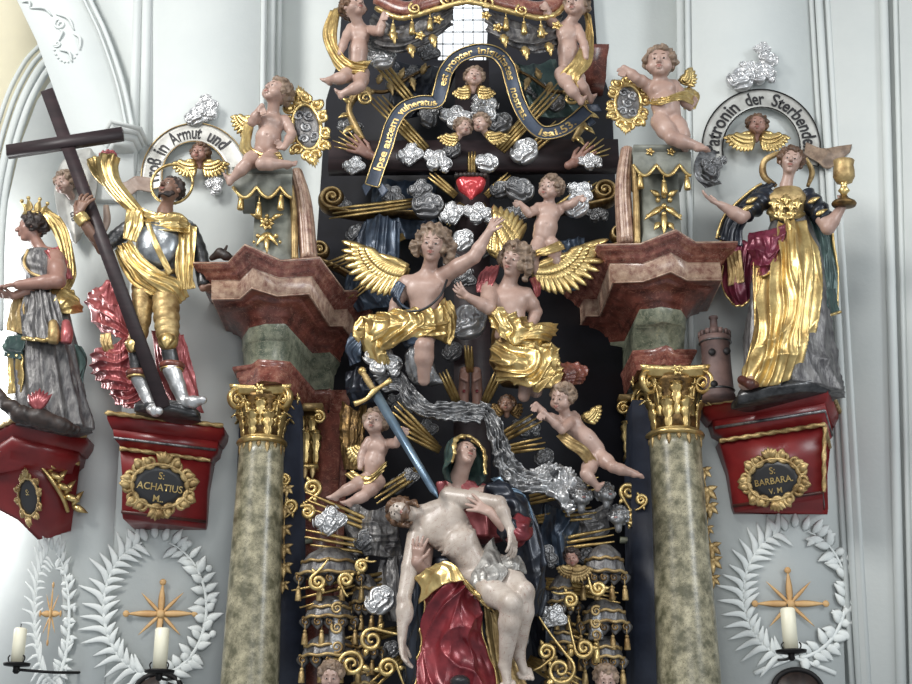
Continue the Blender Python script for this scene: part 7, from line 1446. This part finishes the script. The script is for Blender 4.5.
build('sash', sheet([[(648, 104, 26), (652, 98, 30)], [(662, 104, 40), (668, 96, 42)], [(680, 100, 34), (686, 90, 30)], [(694, 104, 20), (694, 90, 18)]], 20, 50, 2.5, 3.4, 1.5, 8), M['goldb'], pt)
build('sash', sheet([[(682, 88, 10), (690, 86, 6)], [(690, 96, 12), (700, 94, 6)], [(684, 108, 16), (696, 108, 12)]], 16, 30, 2, 3, 1.5, 9), M['goldb'], pt)
rt = thing('cartouche', P(626, 136, 14), 'gilded oval rocaille shield with dark silver centre held by the right pedestal putto', 'cartouche')
cartouche(rt, P(628, 104, 16), 22, 33, nrm(V3(1, .1, -.12)), EY, 'pewter', 'goldb', 12, fs=1.5, po=.62)
cloud(712, 168, 13, 'crumpled silver cloud under the outstretched foot of the right pedestal putto', -10, 3, 20, 'silverdk')
# small hand and crouching animal ornament on the left cornice
rt = thing('dark_ornament', P(222, 262, 10), 'small dark curled ornament lying on the left cornice', 'ornament'); s = SDF(.8); s.chain(PP([(212, 258, 14), (220, 253, 18), (226, 256, 20), (231, 258, 16)]), [3, 5, 4.5, 3], 2); s.cap(P(224, 252, 16), P(227, 246, 14), 2, 1.2); build('curl', s.mesh(), M['hairdk'], rt)
# ---------------------------------------------------------------- stucco wreaths, gold stars, candles
def wreath(cx, cy, rx, ry, d, label, seed, squash=1.0, n=17):
    rt = thing('stucco_wreath', P(cx, cy+ry, d), label, 'wreath'); rng = random.Random(seed)
    def at(a, sd, k=.78): return cx+sd*rx*k*cos(a), cy-ry*k*1.08*sin(a)
    for sd in (-1, 1):
        k = np.linspace(-pi/2+.1, pi/2-.25, 40); q = [at(a, sd) for a in k]
        build('stem', tube(PP([(x, y, d+1) for x, y in q]), [2, 1.6, .8], 8, flat=.6), M['stucco'], rt)
    for i in range(n):
        a = -pi/2+.2+(pi-.5)*i/n; x, y = at(a, -1)
        for q, ln in ((1, 24), (-1, 17)):
            tx, ty = -sin(a), -cos(a)   # along the stem, upwards
            nx, ny = -cos(a)*q, -sin(a)*q
            tx = sin(a)*-1 if 0 else sin(a); j = rng.uniform(.8, 1.15)*ln
            m1 = (x+(nx*.45+tx*.7)*j*.5*squash, y+(ny*.45+ty*.9)*j*.5); e = (x+(nx*.95+tx*.75)*j*squash, y+(ny*.95+ty*.75)*j)
            build('palm_frond', tube(PP([(x, y, d), (*m1, d+2.4), (*e, d+1.6)]), [1.0, 2.9*squash+.4, 2.4*squash+.3, .5], 8, n=9, flat=.45, up=(0, -1, 0)), M['stucco'], rt)
    for i in range(int(n*1.1)):
        a = -pi/2+.2+(pi-.4)*i/(n*1.1); x, y = at(a, 1)
        for q in (1, -1):
            ln = rng.uniform(12, 20); th = rng.uniform(-.7, .7)+math.atan2(sin(a)*q*.9+.5, cos(a)*q); e = (x+cos(th)*ln*squash, y-sin(th)*ln)
            build('laurel_leaf', leaf(P(x, y, d), P(*e, d+2.5), rng.uniform(3.6, 5.4)*squash+.4, EY, .12, 8, th=.6, tipcurl=-.05), M['stucco'], rt)
        if i % 3 == 1: build('berry', ball(P(x+rng.uniform(6, 14)*cos(a)*squash, y-10*sin(a), d+1), (3.8*squash, 2.6, 3.8), 10), M['stucco'], rt)
    for k in range(5):
        a = pi/2+(k-2)*.17; x, y = cx+(k-2)*9*squash, cy-ry*.92+abs(k-2)*3; build('crest_leaf', leaf(P(x, y+4, d), P(x+(k-2)*5*squash, y-12, d+2), 4.2*squash+.4, EY, .15, 8), M['stucco'], rt)
    for s_ in (-1, 1): build('crossed_stem', tube(PP([(cx-s_*4, cy+ry*.82, d+1), (cx+s_*rx*.35, cy+ry*.95, d+1), (cx+s_*rx*.62, cy+ry*1.05, d)]), [1.4, 2.2, 2.4], 8, n=12, flat=.7), M['stucco'], rt)
    return rt
wreath(155, 608, 66, 80, WL+3, 'white stucco wreath of palm and laurel on the wall below the armoured man corbel', 1)
wreath(795, 594, 66, 76, WL+1, 'white stucco wreath of palm and laurel on the wall below the chalice woman corbel', 2)
wreath(52, 616, 22, 76, WL+4, 'narrow white stucco wreath on the left pier seen at an angle', 3, .5)
def star_cross(cx, cy, rw, rh, d, label, squash=1):
    rt = thing('star_cross', P(cx, cy+rh, d), label, 'cross ornament'); c = P(cx, cy, d)
    for a in (0, 90, 180, 270):
        L_ = rw if a % 180 == 0 else rh; e = V3(cos(radians(a))*squash, 0, sin(radians(a))); s_ = np.array([-e[2]*squash, 0, e[0]/max(squash, .1)]); s_ = nrm(s_)
        build('arm', leaf(c+EY*1, c+e/max(np.linalg.norm(e), .1)*L_+EY*2, 3.4*(squash if a % 180 else 1), EY, .03, 12), M['ochre'], rt); build('arm_tip', ball(c+e/max(np.linalg.norm(e), .1)*L_+EY*2, (3.4*squash, 2, 3.4), 10), M['ochre'], rt)
    for a in (45, 135, 225, 315): e = V3(cos(radians(a))*squash, 0, sin(radians(a))); build('ray', leaf(c, c+e*rh*.95+EY*1, 1.6*squash+.3, EY, .02, 8), M['ochre'], rt)
    build('boss', ball(c+EY*2, (4.4*squash, 3, 4.4), 12), M['ochre'], rt)
star_cross(161, 614, 34, 31, WL+3, 'gold painted star cross inside the left stucco wreath'); star_cross(790, 604, 35, 33, WL+3, 'gold painted star cross inside the right stucco wreath'); star_cross(51, 614, 10, 28, WL+6, 'narrow gold painted star cross on the left pier', .32)
def candle(cx, yt, yb, w, d, label, arm):
    rt = thing('candle', P(cx, yb, d), label, 'candle'); c = P(cx, yb, d); h_ = P(cx, yt, d)[2]-c[2]; build('wax', lathe(c, [(w, 0), (w, h_-1.5), (w*.8, h_), (1, h_-.5)], 24), M['wax'], rt); build('wick', tube([c+EZ*h_, c+EZ*(h_+4)], .5, 6), M['ironm'], rt)
    hd = thing('candle_bracket', P(cx, yb+6, d), label.replace('white wax candle', 'black iron candle bracket').replace('standing', 'mounted'), 'candle holder')
    build('drip_pan', lathe(c-EZ*2, [(w*.5, -1.5), (w*2.0, -.5), (w*2.1, 1.8), (w*1.6, 1.6)], 28), M['ironm'], hd); build('socket', lathe(c-EZ*8, [(1.5, -2), (3.4, 0), (3, 3), (4, 6)], 20), M['ironm'], hd)
    build('arm', tube([c-EZ*6, c-EZ*7+V3(arm, 14, 0), V3((c+V3(arm*1.6, 0, 0))[0], -WL-1, c[2]-4)], 1.4, 8, n=14), M['ironm'], hd)
    for k in (-1, 1): build('prong', tube([c-EZ*3+V3(k*w*.9, -3, 0), c+V3(k*w*1.3, -3, 4), c+V3(k*w*1.05, -3, 7)], .7, 6, n=8), M['ironm'], hd)
candle(159.5, 628, 670, 6.8, -30, 'white wax candle standing in front of the left stucco wreath', 2); candle(791, 608, 650, 7, -30, 'white wax candle standing in front of the right stucco wreath', -2); candle(17, 628, 663, 6, -30, 'white wax candle standing at the far left edge', 30)
for cx, yt, rr, lb in ((158, 676, 24, 'left'), (798, 672, 24, 'right')):
    rt = thing('oval_frame', P(cx, yt+30, WL+4), 'top of a dark oval picture frame below the '+lb+' candle', 'frame'); c = P(cx, yt+rr*.8, WL+4); a = np.linspace(0, 2*pi, 41)
    build('frame', tube(c+np.stack([np.cos(a)*rr, 0*a, np.sin(a)*rr*.85], 1), 2.6, 10), M['ironm'], rt); build('panel', stack([c+np.stack([np.cos(a[:-1])*rr*.95, 0*a[:-1]+q, np.sin(a[:-1])*rr*.8], 1) for q in (-1, 1)]), M['hairdk'], rt, smooth=False)
# ---------------------------------------------------------------- groups and clean-up
GR = {'cloud': 'silver clouds of the altar', 'rays': 'golden ray bundles', 'cherub head': 'winged cherub heads', 'putto statue': 'putti of the altar', 'column': 'marble columns', 'corbel': 'name plate corbels', 'candle': 'wax candles on the wall', 'candle holder': 'iron candle brackets', 'wreath': 'stucco wreaths', 'cross ornament': 'gold star crosses', 'volute': 'gilded volutes', 'pedestal': 'pedestals with putti', 'entablature': 'stepped entablatures', 'angel statue': 'large angels', 'veil': 'silver veil pieces', 'cartouche': 'shields held by putti', 'carved hand': 'carved hands on the crossbeam', 'garland': 'bellflower garlands'}
for o in list(bpy.data.objects):
    if o.parent is None and 'category' in o and o['category'] in GR and 'group' not in o: o['group'] = GR[o['category']]
    if '_o' in o: del o['_o']
